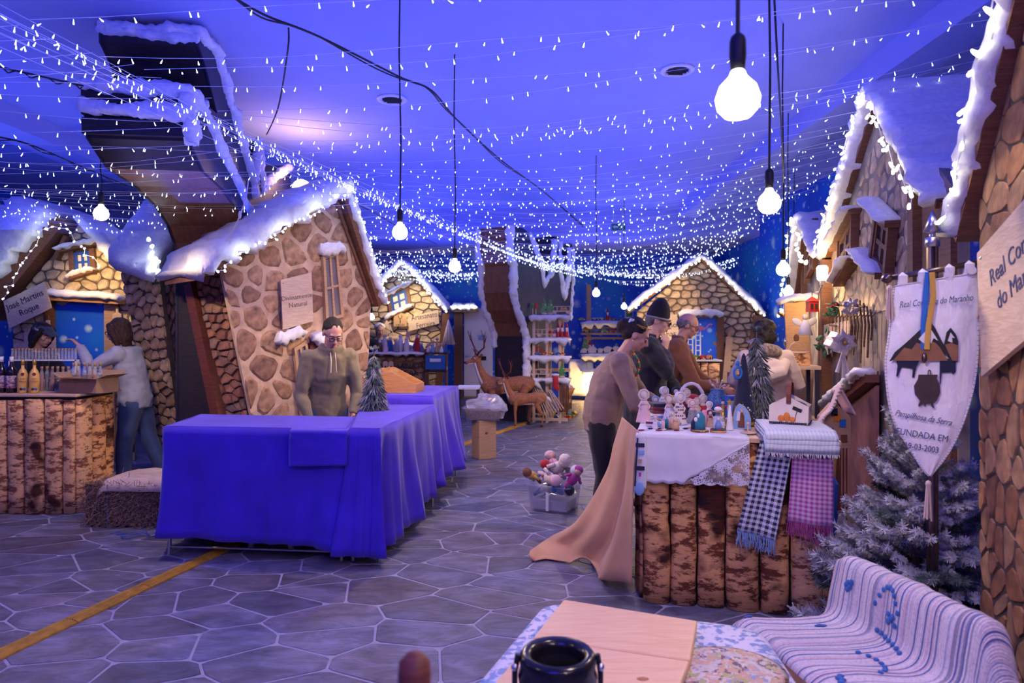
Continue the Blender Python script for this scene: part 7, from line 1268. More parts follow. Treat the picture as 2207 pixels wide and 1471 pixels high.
rowsL = [(1927, 617), (1922, 660), (1916, 720), (1909, 770), (1910, 820), (1918, 880), (1935, 925), (1960, 965), (1985, 1005), (2001, 1024)]; rowsR = [(2106, 588), (2110, 640), (2108, 700), (2106, 770), (2098, 830), (2082, 890), (2062, 940), (2040, 980), (2015, 1012), (2004, 1025)]
LP = [Vector((*fb.pix(*p_), 0)) for p_ in rowsL]; RP = [Vector((*fb.pix(*p_), 0)) for p_ in rowsR]
def bsurf(u, w_): p_ = cr(LP, w_).lerp(cr(RP, w_), u); e = min(1, 5*min(u, 1-u), 6*min(w_+.02, 1.02-w_)); return (p_.x, -.012*e-.010*noise.noise(Vector((u*4, w_*6, 3)))*e-.006, p_.y)
m = MB(); m.grid(bsurf, 30, 50); o = m.build('satin_sheet', 'satin', ban, True); solid(o, .008, 1)
for k, u in enumerate((.10, .34, .66, .90)): a = fb.pix(1927+u*(2106-1927), 617-u*29); z = zl+(zr-zl)*(a[0]/fb.len); MB().tube([(a[0], -.006, a[1]-.015), (a[0], -.016, z), (a[0], 0, z+.016), (a[0], .014, z), (a[0], .008, a[1]-.01)], [(.0025, .017)]*5, 8, side=Vector((0, 1, 0))).build('hanging_loop', 'satin', ban)
edge = [bsurf(0, k/30) for k in range(31)]; edge2 = [bsurf(1, k/30) for k in range(31)]; tp = [bsurf(k/20, 0) for k in range(21)]
for e in (edge, edge2, tp):
    MB().tube(e, .004, 6).build('cord', 'white_cloth', ban); g = MB()
    for i in range(len(e)-1):
        for f in (.25, .75): p_ = Vector(e[i]).lerp(Vector(e[i+1]), f); g.ell(p_, (.0046, .0046, .0026), 6, 4)
    tag(g.build('cord_twist', 'black', ban), kind='stuff')
def emb(pts, mat, name, y=-.030): MB().prism([fb.pix(*p_) for p_ in pts], y-.0015, y).build(name, mat, ban)
emb([(1914, 778), (1926, 758), (1950, 738), (1978, 712), (1999, 689), (2012, 706), (2028, 738), (2053, 778), (2046, 779), (2036, 764), (1990, 752), (1940, 768)], 'black', 'mountain_line', -.031); emb([(1922, 776), (1946, 748), (1962, 752), (1972, 738), (1986, 742), (1996, 732), (2012, 738), (2022, 748), (2038, 776)], 'mountain_brown', 'mountain', -.034)
emb([(1976, 730), (1999, 704), (2018, 734), (2008, 728), (2003, 740), (1996, 726), (1988, 740)], 'white_gloss', 'snow_peak', -.037); emb([(2030, 745), (2036, 716), (2045, 706), (2056, 720), (2061, 735), (2061, 778), (2050, 778)], 'black', 'mountain_line', -.032); emb([(2032, 742), (2046, 738), (2060, 744), (2060, 776), (2048, 776)], 'mountain_brown', 'mountain', -.035); emb([(2038, 734), (2044, 716), (2053, 728), (2047, 727), (2048, 738)], 'white_gloss', 'snow_peak', -.038)
emb([(1924, 766), (1975, 768), (1978, 778), (1972, 790), (1968, 812), (1963, 812), (1965, 793), (1940, 790), (1933, 810), (1929, 810), (1932, 788), (1929, 775)], 'navy_cloth', 'goat'); emb([(2022, 772), (2056, 772), (2056, 800), (2050, 806), (2048, 801), (2026, 802), (2024, 826), (2022, 826)], 'navy_cloth', 'goat')
emb([(1977+0, 806), (2018, 806), (2016, 814), (2022, 828), (2023, 845), (2015, 862), (2008, 868), (2010, 877), (2006, 876), (2003, 868), (1993, 868), (1990, 876), (1988, 868), (1978, 874), (1976, 872), (1980, 862), (1969, 848), (1967, 830), (1975, 816)], 'cauldron' if 'cauldron' in MATS else 'straw_dark', 'cauldron')
emb([(1996, 806), (1997, 797), (2000, 795), (2003, 797), (2004, 806), (2002, 806), (2001, 799), (1999, 799), (1998, 806)], 'ink', 'cauldron_handle')
def btext(s, px, py, size, shear=.35, a=0., sx=.8, y=-.032): q = fb.pix(px, py); text('embroidery', s, size, 'ink_blue', ban, (q[0], y, q[1]), (pi/2, -a, 0), .0008, shear, 'CENTER', sx)
btext('Real Confraria do Maranho', 2012, 650, .036, .4, .10, .62); btext('Pampilhosa da Serra', 1986, 898, .034, .35, -.16, .7); btext('FUNDADA EM', 1984, 935, .036, 0, -.13, .78); btext('19-03-2003', 1983, 962, .034, 0, -.12, .75)
MB().lathe([(.0, 0), (.016, 0), (.016, .003), (0, .003)], 14, Matrix.Translation((fb.pix(2092, 585)[0], -.018, fb.pix(2092, 583)[1])) @ Matrix.Rotation(pi/2, 4, 'X')).build('badge', 'white_gloss', ban)
for s, c in ((-1, 'blue_paint'), (1, 'yellow_cloth')):
    q = [fb.pix(2000+s*4, 588), fb.pix(1999+s*8, 640), fb.pix(1992+s*5, 700), fb.pix(1990+s*3, 752)]; MB().tube([(p_[0], -.040-.004*s, p_[1]) for p_ in q], [(.002, .010)]*4, 8, side=Vector((0, 1, 0))).build('ribbon', c, ban)
q = fb.pix(1988, 770); MB().ell((q[0], -.042, q[1]), (.009, .006, .020), 10, 8).build('medal', 'bronze', ban, True)
def tassel(px, py0, py1, y=-.02):
    a, b = fb.pix(px, py0), fb.pix(px, py1); rr = random.Random(px); MB().ell((a[0], y, a[1]), (.011, .011, .014), 8, 6).build('tassel_knot', 'beige_cloth', ban, True); g = MB()
    for k in range(16): aa = k*.9; g.tube([(a[0]+.006*cos(aa), y+.006*sin(aa), a[1]), (a[0]+.012*cos(aa)+rr.uniform(-.004, .004), y+.01*sin(aa), b[1]+rr.uniform(0, .02))], .0025, 4)
    tag(g.build('tassel_threads', 'beige_cloth', ban), kind='stuff')
tassel(1999, 1040, 1120); tassel(2112, 620, 690); tassel(1916, 622, 690)
# ---------------------------------------------------------------- rug covered bench
def rug():
    m, nt, b = nodes('rug'); b.inputs['Roughness'].default_value = .95; b.inputs['Sheen Weight'].default_value = .2
    uv = N(nt, 'ShaderNodeUVMap'); sp_ = N(nt, 'ShaderNodeSeparateXYZ'); L(nt, uv.outputs[0], sp_.inputs[0]); cb = N(nt, 'ShaderNodeCombineXYZ'); L(nt, sp_.outputs[0], cb.inputs[0])
    fl = N(nt, 'ShaderNodeMath', operation='MULTIPLY'); fl.inputs[1].default_value = 150; L(nt, sp_.outputs[0], fl.inputs[0]); f2_ = N(nt, 'ShaderNodeMath', operation='FLOOR'); L(nt, fl.outputs[0], f2_.inputs[0]); n = N(nt, 'ShaderNodeTexWhiteNoise', noise_dimensions='1D'); L(nt, f2_.outputs[0], n.inputs['W'])
    base = ramp(nt, n.outputs[0], [(.0, (.66, .60, .62)), (.30, (.74, .70, .70)), (.48, (.30, .30, .38)), (.56, (.70, .50, .52)), (.63, (.74, .70, .72)), (.74, (.12, .16, .36)), (.82, (.40, .42, .55)), (.90, (.72, .68, .70))], 'CONSTANT')
    n2 = N(nt, 'ShaderNodeTexNoise'); n2.inputs['Scale'].default_value = 120; L(nt, coords(nt), n2.inputs[0]); mx = N(nt, 'ShaderNodeMix', data_type='RGBA', blend_type='MULTIPLY'); mx.inputs[0].default_value = .35; L(nt, base, mx.inputs[6]); L(nt, ramp(nt, n2.outputs[0], [(.35, (.5, .5, .55)), (.55, (1.1, 1.1, 1.1))]), mx.inputs[7]); L(nt, mx.outputs[2], b.inputs['Base Color'])
    wv = N(nt, 'ShaderNodeTexWave'); wv.inputs['Scale'].default_value = 38; L(nt, uv.outputs[0], wv.inputs[0]); bump(nt, b, wv.outputs[0], .5, .004)
rug()
def xb(y): return 1.285+.2*(2.72-y)
sec = [(.10, .14), (.10, .45), (.09, .62), (.06, .672), (.015, .66), (-.005, .56), (-.03, .455), (-.14, .43), (-.28, .425), (-.37, .418), (-.40, .36), (-.41, .20), (-.41, .12)]
SP = [Vector((a, b, 0)) for a, b in sec]
def rugp(u, w_):
    y = 2.74-1.06*u; p_ = cr(SP, w_); nn = noise.noise(Vector((u*6, w_*7, 1)))*.014+.008*noise.noise(Vector((u*16, w_*5, 5)))
    if u < .05: p_ = p_+Vector((0, -.03*(1-u/.05), 0))
    if w_ < .5 and u > .62: y = 2.74-1.06*(.62+(u-.62)*.35); p_ = p_+Vector((0, -(u-.62)*1.1, 0))
    return Vector((xb(y)+p_.x+nn*.7, y+.05*(w_-.5), max(.02, p_.y+nn)))
m = MB(); m.grid(rugp, 70, 70); m.uv = {k: (a*1.06, b*1.3) for k, (a, b) in m.uv.items()}; rg = m.build('woven_rug', 'rug', None, True); solid(rg, .006); tag(rg, 'striped handwoven rag rug thrown over the low bench', 'rug')
bn = thing('low_bench', 'low bench hidden under the striped rag rug', 'bench', (1.1, 2.2, 0)); MB().box((0, 0, .36), (.34, .85, .06)).build('seat', 'wood_brown', bn); MB().box((.352, .14, .42), (.025, .5, .34), (0, 0, rad(11))).build('backrest', 'wood_brown', bn)
for sx in (-1, 1):
    for sy in (-1, 1): MB().box((sx*.14, sy*.38, .17), (.045, .045, .34)).build('leg', 'wood_brown', bn)
def motif(pts, s=.012):
    g = MB()
    for u, w_ in pts: p_ = rugp(u, w_); e = rugp(u+.01, w_)-p_; f = rugp(u, w_+.01)-p_; nr = e.cross(f).normalized(); nr = nr if nr.dot(Vector((0, 0, CH))-p_+Vector((0, 0, .0))) > 0 else -nr; T_ = Matrix.Translation(p_+nr*.006) @ nr.to_track_quat('Z', 'Y').to_matrix().to_4x4(); g.ell((0, 0, 0), (s, s, .004), 7, 4, T_)
    return g.build('woven_motif', 'blue_cloth', rg, True)
motif([(.10, .39), (.11, .40), (.09, .40), (.10, .41), (.115, .385)]); motif([(.24+.012*k, .345+.007*(k-4)**2*.5) for k in range(9)], .010); motif([(.30, .42), (.31, .43), (.32, .42), (.30, .44), (.33, .44)]); motif([(.26+.02*k, .48+.004*k) for k in range(7)], .010); motif([(.12, .56), (.13, .57), (.11, .565), (.125, .58)]); motif([(.34+.02*k, .56+.003*(k-3)**2) for k in range(8)], .010); motif([(.03, .72), (.035, .735), (.04, .725)]); motif([(.50, .70), (.51, .71), (.52, .705), (.53, .715)])
# ---------------------------------------------------------------- printed bale seat with planks and lantern in the foreground
def printm():
    m, nt, b = nodes('print_cloth'); b.inputs['Roughness'].default_value = .6
    v_ = N(nt, 'ShaderNodeTexVoronoi', distance='CHEBYCHEV'); v_.inputs['Scale'].default_value = 4.2; L(nt, coords(nt, (1, 1, 1), 'Object', (0, 0, .5)), v_.inputs[0]); sp_ = N(nt, 'ShaderNodeSeparateXYZ'); L(nt, v_.outputs['Color'], sp_.inputs[0])
    base = ramp(nt, sp_.outputs[0], [(0, (.70, .72, .78)), (.3, (.16, .34, .62)), (.45, (.74, .74, .78)), (.6, (.30, .50, .72)), (.75, (.60, .50, .30)), (.86, (.72, .74, .80))], 'CONSTANT')
    n = N(nt, 'ShaderNodeTexNoise'); n.inputs['Scale'].default_value = 34; n.inputs['Detail'].default_value = 4; L(nt, coords(nt), n.inputs[0]); mx = N(nt, 'ShaderNodeMix', data_type='RGBA', blend_type='MIX'); L(nt, ramp(nt, n.outputs[0], [(.50, (0, 0, 0)), (.58, (.75, .75, .75))]), mx.inputs[0]); L(nt, base, mx.inputs[6]); mx.inputs[7].default_value = (.06, .20, .50, 1); L(nt, mx.outputs[2], b.inputs['Base Color'])
printm()
def print2():
    m, nt, b = nodes('print_food'); b.inputs['Roughness'].default_value = .6
    v_ = N(nt, 'ShaderNodeTexVoronoi'); v_.inputs['Scale'].default_value = 17; n = N(nt, 'ShaderNodeTexNoise'); n.inputs['Scale'].default_value = 9; n.inputs['Detail'].default_value = 4; L(nt, coords(nt), n.inputs[0]); L(nt, n.outputs['Color'], v_.inputs[0]); sp_ = N(nt, 'ShaderNodeSeparateXYZ'); L(nt, v_.outputs['Color'], sp_.inputs[0])
    L(nt, ramp(nt, sp_.outputs[0], [(0, (.62, .60, .50)), (.2, (.45, .48, .18)), (.35, (.66, .42, .24)), (.5, (.70, .66, .60)), (.65, (.20, .12, .14)), (.75, (.62, .44, .30)), (.9, (.30, .36, .55))], 'CONSTANT'), b.inputs['Base Color'])
print2()
ps = thing('printed_seat', 'low seat block covered in blue and white printed fabric', 'seat'); C4 = [Vector((-.36, 1.55, 0)), Vector((.86, 1.42, 0)), Vector((.95, 2.57, 0)), Vector((.14, 2.84, 0))]
m = MB(); n = 24
def ring4(k, z, r=.05):
    o = []; ctr = sum(C4, Vector())/4
    for i in range(4):
        a, b, c = C4[i-1], C4[i], C4[(i+1) % 4]; b2 = ctr+(b-ctr)*k; p0 = b2+(a-b).normalized()*r; p2 = b2+(c-b).normalized()*r
        for j in range(5): f = j/4; o.append(p0*(1-f)**2+b2*2*f*(1-f)+p2*f*f+Vector((0, 0, z)))
    return o
m.sweep([ring4(.97, .0), ring4(1, .02), ring4(1.0, .38, .07), ring4(.985, .425, .09), ring4(.955, .447, .1), ring4(.9, .452, .1), ring4(.5, .455, .1)]); m.jit(.006, 8); m.build('fabric_cover', 'print_cloth', ps, True); m = MB(); m.ell((.70, 2.22, .456), (.19, .17, .010), 28, 6); m.build('printed_picture', 'print_food' if 'print_food' in MATS else 'yellow_cloth', ps, True)
for k, (a, b, c, d) in enumerate((((1215, 1290), (1503, 1336), (1488, 1420), (1148, 1372)), ((1147, 1374), (1486, 1423), (1440, 1540), (1040, 1500)))):
    zz = .497; q = [W(px, py, (CH-zz)*F/(py-HY)) for px, py in (a, b, c, d)]; m = MB(); vs = [p_+Vector((0, 0, -.032)) for p_ in q]+q; m.add(vs, [(3, 2, 1, 0)[::-1], (4, 5, 6, 7)[::-1], (0, 1, 5, 4)[::-1], (1, 2, 6, 5)[::-1], (2, 3, 7, 6)[::-1], (3, 0, 4, 7)[::-1]]); o = single('wood_plank', m, 'plank_pale', ('far smooth pale wooden plank lying on the printed seat', 'near pale wooden plank with a knot under the lantern')[k], 'plank', group='planks on the printed seat'); mod_bevel(o, .008, 3)
    if k: p_ = W(1385, 1402+60, (CH-zz)*F/(1462-HY)); MB().ell(p_+Vector((0, 0, -.001)), (.020, .013, .004), 10, 5).build('knot', 'wood_orange', o, True)
ln = thing('lantern', 'black metal lantern with open round top in the foreground', 'lantern', (.115, 1.72, .497)); MB().lathe([(.085, 0), (.088, .01), (.088, .03), (.075, .035), (.075, .04), (.0, .04)], 28).build('base', 'black', ln, True); MB().lathe([(.072, .04), (.078, .10), (.074, .175)], 28).build('glass_chimney', 'glass_clear', ln, True); MB().lathe([(.075, .17), (.098, .175), (.100, .195), (.094, .215), (.098, .238), (.088, .252), (.070, .248), (.064, .235), (.064, .18), (.075, .172)], 32).build('top_ring', 'black_gloss', ln, True)
for s in (-1, 1): MB().tube([(s*.098, 0, .03), (s*.108, 0, .10), (s*.108, 0, .20), (s*.100, 0, .245)], .007, 8).build('side_bar', 'black', ln); MB().ell((s*.108, -.004, .215), (.010, .012, .010), 9, 6).build('rivet', 'steel', ln, True); 
MB().lathe([(.028, .04), (.028, .10), (.0, .105)], 16).build('candle', 'cream_cloth', ln, True)
cp = thing('chair_post', 'rounded brown chair post at the bottom edge of the picture', 'chair', (-.15, 1.05, 0)); MB().lathe([(.022, 0), (.024, .5), (.022, 1.0), (.026, 1.02), (.024, 1.045), (.012, 1.058), (0, 1.06)], 14).build('post', 'wood_red', cp, True); MB().tube([(0, 0, .45), (-.05, -.38, .45)], .016, 8).build('rail', 'wood_red', cp); MB().tube([(-.05, -.38, 0), (-.05, -.38, 1.0)], .02, 8).build('rear_post', 'wood_red', cp)
# ---------------------------------------------------------------- wares on and around the right huts
def on6(px, py, y=-.12): u, z = f6.pix(px, py); return f6.world(u, y, z)
b = thing('leaning_sheet', 'plain blue sheet leaning behind the frosted tree', 'panel', FL(1806, 1200)+Vector((.1, .3, 0)), f6.ang+pi*0); MB().box((0, 0, .26), (.26, .02, .50), (0, .22, 0)).build('blue_panel', 'blue_board', b); MB().box((0, .014, .26), (.24, .008, .04), (0, .22, 0)).build('batten', 'blue_frame', b)
t = thing('red_lean_to', 'small red lean-to door with snowy sloping roof on the right hut', 'door', mat=f6.mat @ Matrix.Translation((0, -.03, 0))); a, b_ = f6.pix(1815, 880), f6.pix(1905, 812); bb = f6.pix(1820, 890); be = f6.pix(1905, 1000)
MB().prism([(bb[0]+.02, 0), (be[0], 0), (be[0], b_[1]-.06), (bb[0]+.02, a[1]-.06)], -.02, 0).build('board_door', 'rose_wood' if 'rose_wood' in MATS else 'maroon_cloth', t); beam(t, (bb[0], 0), (bb[0], a[1]), .07, -.05, 0, 'wood_red', 'post'); beam(t, a, b_, .08, -.09, 0, 'wood_red', 'roof_board'); snow_ridge(t, (a[0]-.05, a[1]+.03), (b_[0], b_[1]+.03), .07, -.14, 0, 170, .03, 16, .03)
for k in range(3): x = bb[0]+.1+k*.13; beam(t, (x, 0), (x, a[1]-.03+k*.05), .012, -.03, -.02, 'wood_red', 'slat')
for k in range(13):
    px = 1806+k*8.2; t = thing('twig_rod', 'upright twig hung on the right hut, %s from the left' % (wn+['thirteenth'])[k], 'twig', on6(px, 700, -.08), 0, 'twigs hung on the right hut'); h_ = .22+.05*((k*3) % 4); MB().tube([(0, 0, -h_/2-.1*(k % 2)), (.01, 0, 0), (-.004, 0, h_/2)], [.008, .009, .006], 6).build('rod', 'straw_dark', t); MB().tube([(0, 0, .05), (.03, -.01, .09)], .004, 5).build('side_twig', 'straw_dark', t)
for k, (p0_, p1_) in enumerate((((1804, 655), (1896, 660)), ((1815, 700), (1830, 702)))): tag(MB().tube([on6(*p0_, -.10), on6(*p1_, -.10)], .009, 6).build('twig_rail', 'straw_dark'), ('long twig rail tying the hanging twigs together', 'short twig rail under the red lantern')[k], 'twig')
t = thing('red_lantern', 'tiny red house lantern hanging on the right hut', 'lantern', on6(1800, 660, -.2)); MB().box((0, 0, 0), (.085, .085, .10)).build('case', 'red_paint', t); MB().lathe([(.07, .05), (.0, .10)], 4, Matrix.Rotation(pi/4, 4, 'Z')).build('roof', 'red_paint', t); [MB().box((dx, -.045, .0), (.024, .004, .05)).build('pane', 'black', t) for dx in (-.02, .02)]; MB().tube([(0, 0, .10), (0, 0, .18)], .004, 5).build('hook', 'black', t)
t = thing('gift_parcel', 'silver white gift parcel with green wreath on the right hut', 'ornament', on6(1852, 737, -.2)); o = MB().box((.02, -.02, 0), (.13, .09, .13), (.2, .5, .3)).build('parcel', 'white_gloss', t); mod_bevel(o, .01); MB().box((.02, -.02, 0), (.135, .094, .02), (.2, .5, .3)).build('ribbon', 'silver_leaf', t)
rr = random.Random(9)
for k in range(26): a = rr.uniform(0, 6.28); r_ = rr.uniform(.06, .11); MB().ell((r_*cos(a)-.02, .03, r_*sin(a)), (.035, .008, .014), 7, 5, rot=(rr.uniform(-1, 1), a, rr.uniform(-1, 1))).build('leaf', 'green_leaf', t, True)
t = thing('silver_poinsettia', 'silver artificial flower beside the white banner', 'flower', on6(1888, 738, -.22))
for k in range(12): a = k*.55; l_ = .10 if k % 2 else .075; MB().tube([(0, 0, 0), (cos(a)*l_*.5, -.03, sin(a)*l_*.5), (cos(a)*l_, -.01*(k % 3), sin(a)*l_)], [(.004, .006), (.004, .028), (.002, .003)], 7, side=Vector((0, -1, 0))).build('petal', 'silver_leaf', t)
MB().ell((0, -.03, 0), .018, 8, 6).build('flower_centre', 'gold', t, True); [MB().tube([(0, 0, -.05), (-.05+.05*k, -.01, -.22-.04*k)], [.004, .016], 6).build('stem_leaf', 'silver_leaf', t) for k in range(3)]
t = thing('hanging_angel', 'white fabric angel hanging on the right hut corner post', 'ornament', on6(1788, 700, -.22)); MB().lathe([(.07, -.10), (.05, -.03), (.02, .05)], 12).build('robe', 'white_cloth', t, True); MB().ell((0, 0, .08), .03, 9, 7).build('head', 'cream_cloth', t, True); [MB().ell((s*.07, .02, .03), (.06, .01, .035), 9, 6, rot=(0, -s*.5, 0)).build('wing', 'white_cloth', t, True) for s in (-1, 1)]
for k, (px, py) in enumerate(((1838, 660), (1880, 655))):
    t = thing('holly_sprig', ('dark holly sprig on the left twigs', 'pale eucalyptus sprig on the right twigs')[k], 'sprig', on6(px, py, -.16))
    for j in range(16): a = rr.uniform(0, 6.28); MB().ell((.06*cos(a)*rr.random(), -.02*rr.random(), -.10*rr.random()+.03), (.03, .006, .016), 6, 4, rot=(rr.uniform(-1, 1), a, 0)).build('leaf', ('green_leaf', 'silver_leaf')[k], t, True)
    for j in range(3): MB().ell((.02*j-.02, -.03, .01*j), .010, 6, 4).build('berry', ('red_paint', 'white_gloss')[k], t, True)
t = thing('pine_board', 'small pine board hanging under the twigs on the right hut', 'board', mat=f6.mat @ Matrix.Translation((0, -.06, 0))); MB().prism(f6.P([(1794, 768), (1850, 735), (1850, 690), (1794, 700)]), -.015, 0).build('board', 'wood_sign', t); MB().box((f6.pix(1822, 700)[0], -.018, f6.pix(1822, 702)[1]), (.02, .006, .02)).build('nail', 'steel', t)
t = thing('wall_lamp', 'warm glass wall lamp above the twigs on the right hut', 'lamp', on6(1808, 590, -.14)); MB().lathe([(.03, -.06), (.045, -.04), (.05, .06), (.035, .08)], 14).build('glass_shade', 'bulb_glow', t, True); MB().lathe([(.02, -.10), (.025, -.06), (0, -.06)], 10).build('holder', 'steel', t); MB().tube([(0, 0, -.1), (0, .06, -.16), (0, .13, -.16)], .01, 6).build('arm', 'steel', t)
t = thing('patchwork_house', 'patchwork fabric house with woven strip roof beside the banner', 'ornament', on6(1893, 930, -.30)); MB().prism([(-.09, -.12), (.10, -.12), (.10, .10), (.0, .20), (-.09, .10)], -.06, .06).build('fabric_walls', 'tan_cloth', t); 
for k, (x, z, c) in enumerate(((-.05, .0, 'blue_paint'), (.04, .06, 'blue_paint'), (.0, .10, 'orange_paint'), (-.06, -.08, 'green_paint'), (.05, -.05, 'jacket_brown'), (-.02, .14, 'navy_cloth'))): MB().box((x, -.064, z), (.045, .006, .055)).build('patch', c, t)
m = MB(); m.grid(lambda u, w_: (-.15+u*.17, -.10+.05*w_, .02+u*.30+.02*sin(u*8)), 14, 4); [m.grid(lambda u, w_: (.02+u*.10, -.10+.16*w_, .30-u*.18), 8, 4)]; o = m.build('roof_strip', 'rose_cloth', t, True); solid(o, .012); g = MB(); rr = random.Random(5); [g.ell((-.15+.17*f, -.105, .02+f*.30+.02*sin(f*8)), (.012, .012, .010), 6, 4) for f in [k/16 for k in range(17)]]; tag(g.build('pompom_trim', 'cream_cloth', t), kind='stuff'); MB().tube([(0, 0, -.12), (-.02, 0, -.5)], .03, 8).build('post', 'wood_tan', t)
# stall at the back right with basket
t = thing('display_table', 'high dark legged wooden table carrying a basket at the back right', 'table', (2.78, 6.75, 0), rad(-10)); zt3 = 1.22; MB().box((0, 0, zt3), (.42, .4, .035)).build('table_top', 'wood_pale', t); [MB().box((sx*.18, sy*.17, zt3/2), (.035, .035, zt3)).build('leg', 'paint_night', t) for sx in (-1, 1) for sy in (-1, 1)]; MB().box((0, 0, .72), (.4, .38, .025)).build('lower_shelf', 'wood_pale', t)
t = thing('wooden_basket', 'handled wooden basket on the high table at the back right', 'basket', (2.80, 6.7, zt3+.0185), rad(-8)); mod_bevel(MB().box((0, 0, .06), (.2, .16, .12)).build('bark_box', 'bark_pale', t), .004); MB().tube([(.09*cos(a), 0, .10+.13*sin(a)) for a in [k*pi/10 for k in range(11)]], [(.004, .02)]*11, 8, side=Vector((0, 0, 1))).build('handle', 'wood_pale', t); MB().tube([(.11*cos(a*pi/8), .09*sin(a*pi/8), .125) for a in range(16)], .008, 6, closed=True).build('rim', 'wood_pale', t)
t = thing('small_carton', 'reddish carton on the lower shelf of the high table', 'box', (2.80, 6.66, .734), .1); MB().box((0, 0, .06), (.18, .12, .12)).build('body', 'wood_red', t); MB().box((0, 0, .124), (.184, .124, .008)).build('lid', 'wood_brown', t)
t = thing('live_edge_board', 'tall live edge board glowing warm at the back right', 'board', (3.12, 7.5, 0), rad(-15)); MB().prism([(-.14, 0), (.16, 0), (.15, .6), (.18, 1.1), (.12, 1.6), (.13, 1.9), (-.12, 1.88), (-.10, 1.4), (-.16, .9)], -.03, .03).build('slab', 'wood_tan', t); MB().ell((.0, -.031, 1.5), (.03, .004, .045), 9, 6).build('knot', 'wood_brown', t, True); snow_ridge(t, (-.2, 1.9), (.25, 1.94), .06, -.1, .05, 180, .02, 10, .04)
t = thing('silver_ball', 'mirrored silver ball hanging from a branch at the back right', 'ornament', W(1709, 738, 7.6)); MB().ell((0, 0, 0), .10, 18, 12).build('ball', 'chrome', t, True); MB().tube([(0, 0, .1), (0, 0, .24)], .005, 5).build('hook', 'bronze', t); MB().tube([(-.16, 0, .33), (-.02, 0, .27), (.12, 0, .28)], [.02, .035, .02], 7).build('branch', 'straw_dark', t)
t = thing('wooden_chair', 'brown wooden chair back behind the woman in cream', 'chair', (2.72, 8.0, 0), rad(20)); [MB().box((sx*.19, 0, .55), (.06, .05, 1.1)).build('rear_leg', 'wood_brown', t) for sx in (-1, 1)]; [MB().box((0, 0, z), (.36, .03, .10)).build('back_rail', 'wood_brown', t) for z in (1.02, .78)]; MB().box((0, -.22, .45), (.44, .44, .04)).build('seat', 'wood_brown', t); [MB().box((sx*.19, -.4, .22), (.05, .05, .43)).build('front_leg', 'wood_brown', t) for sx in (-1, 1)]
t = thing('snow_drum', 'white snow topped tub on the chair at the back right', 'tub', (2.79, 7.78, .471)); MB().lathe([(.13, 0), (.15, .28), (.14, .3), (0, .3)], 18).build('tub', 'white_paint', t, True); m = MB().ell((0, 0, .33), (.16, .16, .05), 14, 8); m.jit(.02, 12); m.build('snow', 'snow', t, True)
# ---------------------------------------------------------------- hanging bulbs
bulb_prof = [(.012, .075), (.018, .066), (.022, .055), (.045, .030), (.055, .0), (.050, -.026), (.032, -.046), (.0, -.055)]
bm = MB().lathe(bulb_prof, 24).mesh('bulb_glass', 'bulb_glow', True); sm_ = MB().lathe([(.006, .165), (.017, .155), (.020, .145), (.021, .105), (.019, .09), (.017, .07), (.0, .07)], 16).mesh('socket', 'black', True)
def pendant(px, py, D, top, label, power, s=1.0, col=WARM, cable=True):
    p_ = W(px, py, D); t = thing('pendant_bulb', label, 'light bulb', p_, 0, 'pendant bulbs'); b = link('glass_bulb', bm, t); b.scale = (s, s, s); k = link('socket', sm_, t); k.scale = (s, s, s); z1 = top-p_.z
    MB().tube([(0, 0, .16*s), (.006, .004, .16+(z1-.16)*.3), (-.006, 0, .16+(z1-.16)*.7), (0, 0, z1)], .0055, 6).build('cord', 'black', t)
    if power: q = p_+Vector((0, 0, -.085*s)); spot('bulb_light', q, q-Vector((0, 0, 1)), col, power*.92, rad(172), .05*s, .35); point('bulb_halo', q, col, power*.14, .05*s)
    return t
pendant(1590, 212, 1.72, 4.0, 'nearest large glowing bulb hanging at the upper right', 26); pendant(1658, 437, 3.2, 4.0, 'second glowing bulb in the right row', 26, .98); pendant(1688, 580, 5.4, 4.0, 'third glowing bulb in the right row', 24); pendant(1699, 628, 7.6, 4.0, 'fourth glowing bulb in the right row', 55); pendant(1712, 652, 10.4, 4.0, 'fifth glowing bulb far down the right row', 44); pendant(1712, 676, 11.0, 4.0, 'smallest glowing bulb at the far end of the right row', 40)
pendant(862, 500, 4.8, 4.0, 'glowing bulb hanging right of the crooked hut', 30); pendant(980, 574, 6.0, 4.0, 'glowing bulb hanging left of the far black tree', 60); pendant(218, 460, 5.2, 2.88, 'glowing bulb hanging over the bottle counter', 52); pendant(1285, 631, 9.4, 4.0, 'small glowing bulb right of the far black tree', 75); pendant(1345, 660, 12.6, 4.0, 'small glowing bulb above the wide toy shelf', 70); pendant(801, 683, 7.4, 2.35, 'small warm bulb under the right eave of the crooked hut', 8, .6, (1, .62, .25))
# a few more bulbs of the same rows hang outside the picture and light the foreground
def off_bulb(x, y, z, power, n): t = thing('pendant_bulb', 'glowing bulb hanging outside the picture, %s' % n, 'light bulb', (x, y, z), 0, 'pendant bulbs'); link('glass_bulb', bm, t); link('socket', sm_, t); MB().tube([(0, 0, .16), (0, 0, 4.0-z)], .0055, 6).build('cord', 'black', t); spot('bulb_light', (x, y, z-.09), (x, y, 0), WARM, power*.9, rad(172), .05, .35)
off_bulb(.75, -.1, 2.25, 46, 'just behind the viewer'); off_bulb(-1.9, 1.2, 2.6, 14, 'left of the viewer'); off_bulb(-4.6, 3.2, 2.5, 20, 'far left of the viewer')
p_ = W(650, 405, 8.2); t = thing('amber_lamp', 'amber globe lamp glowing behind the black branch', 'lamp', p_); MB().ell((0, 0, 0), (.11, .11, .10), 18, 12).build('globe', 'bulb_warm', t, True); MB().lathe([(.04, -.2), (.03, -.1), (.05, -.09)], 12).build('holder', 'black', t); point('amber_light', p_+Vector((0, 0, .16)), (1, .55, .35), 26, .08)
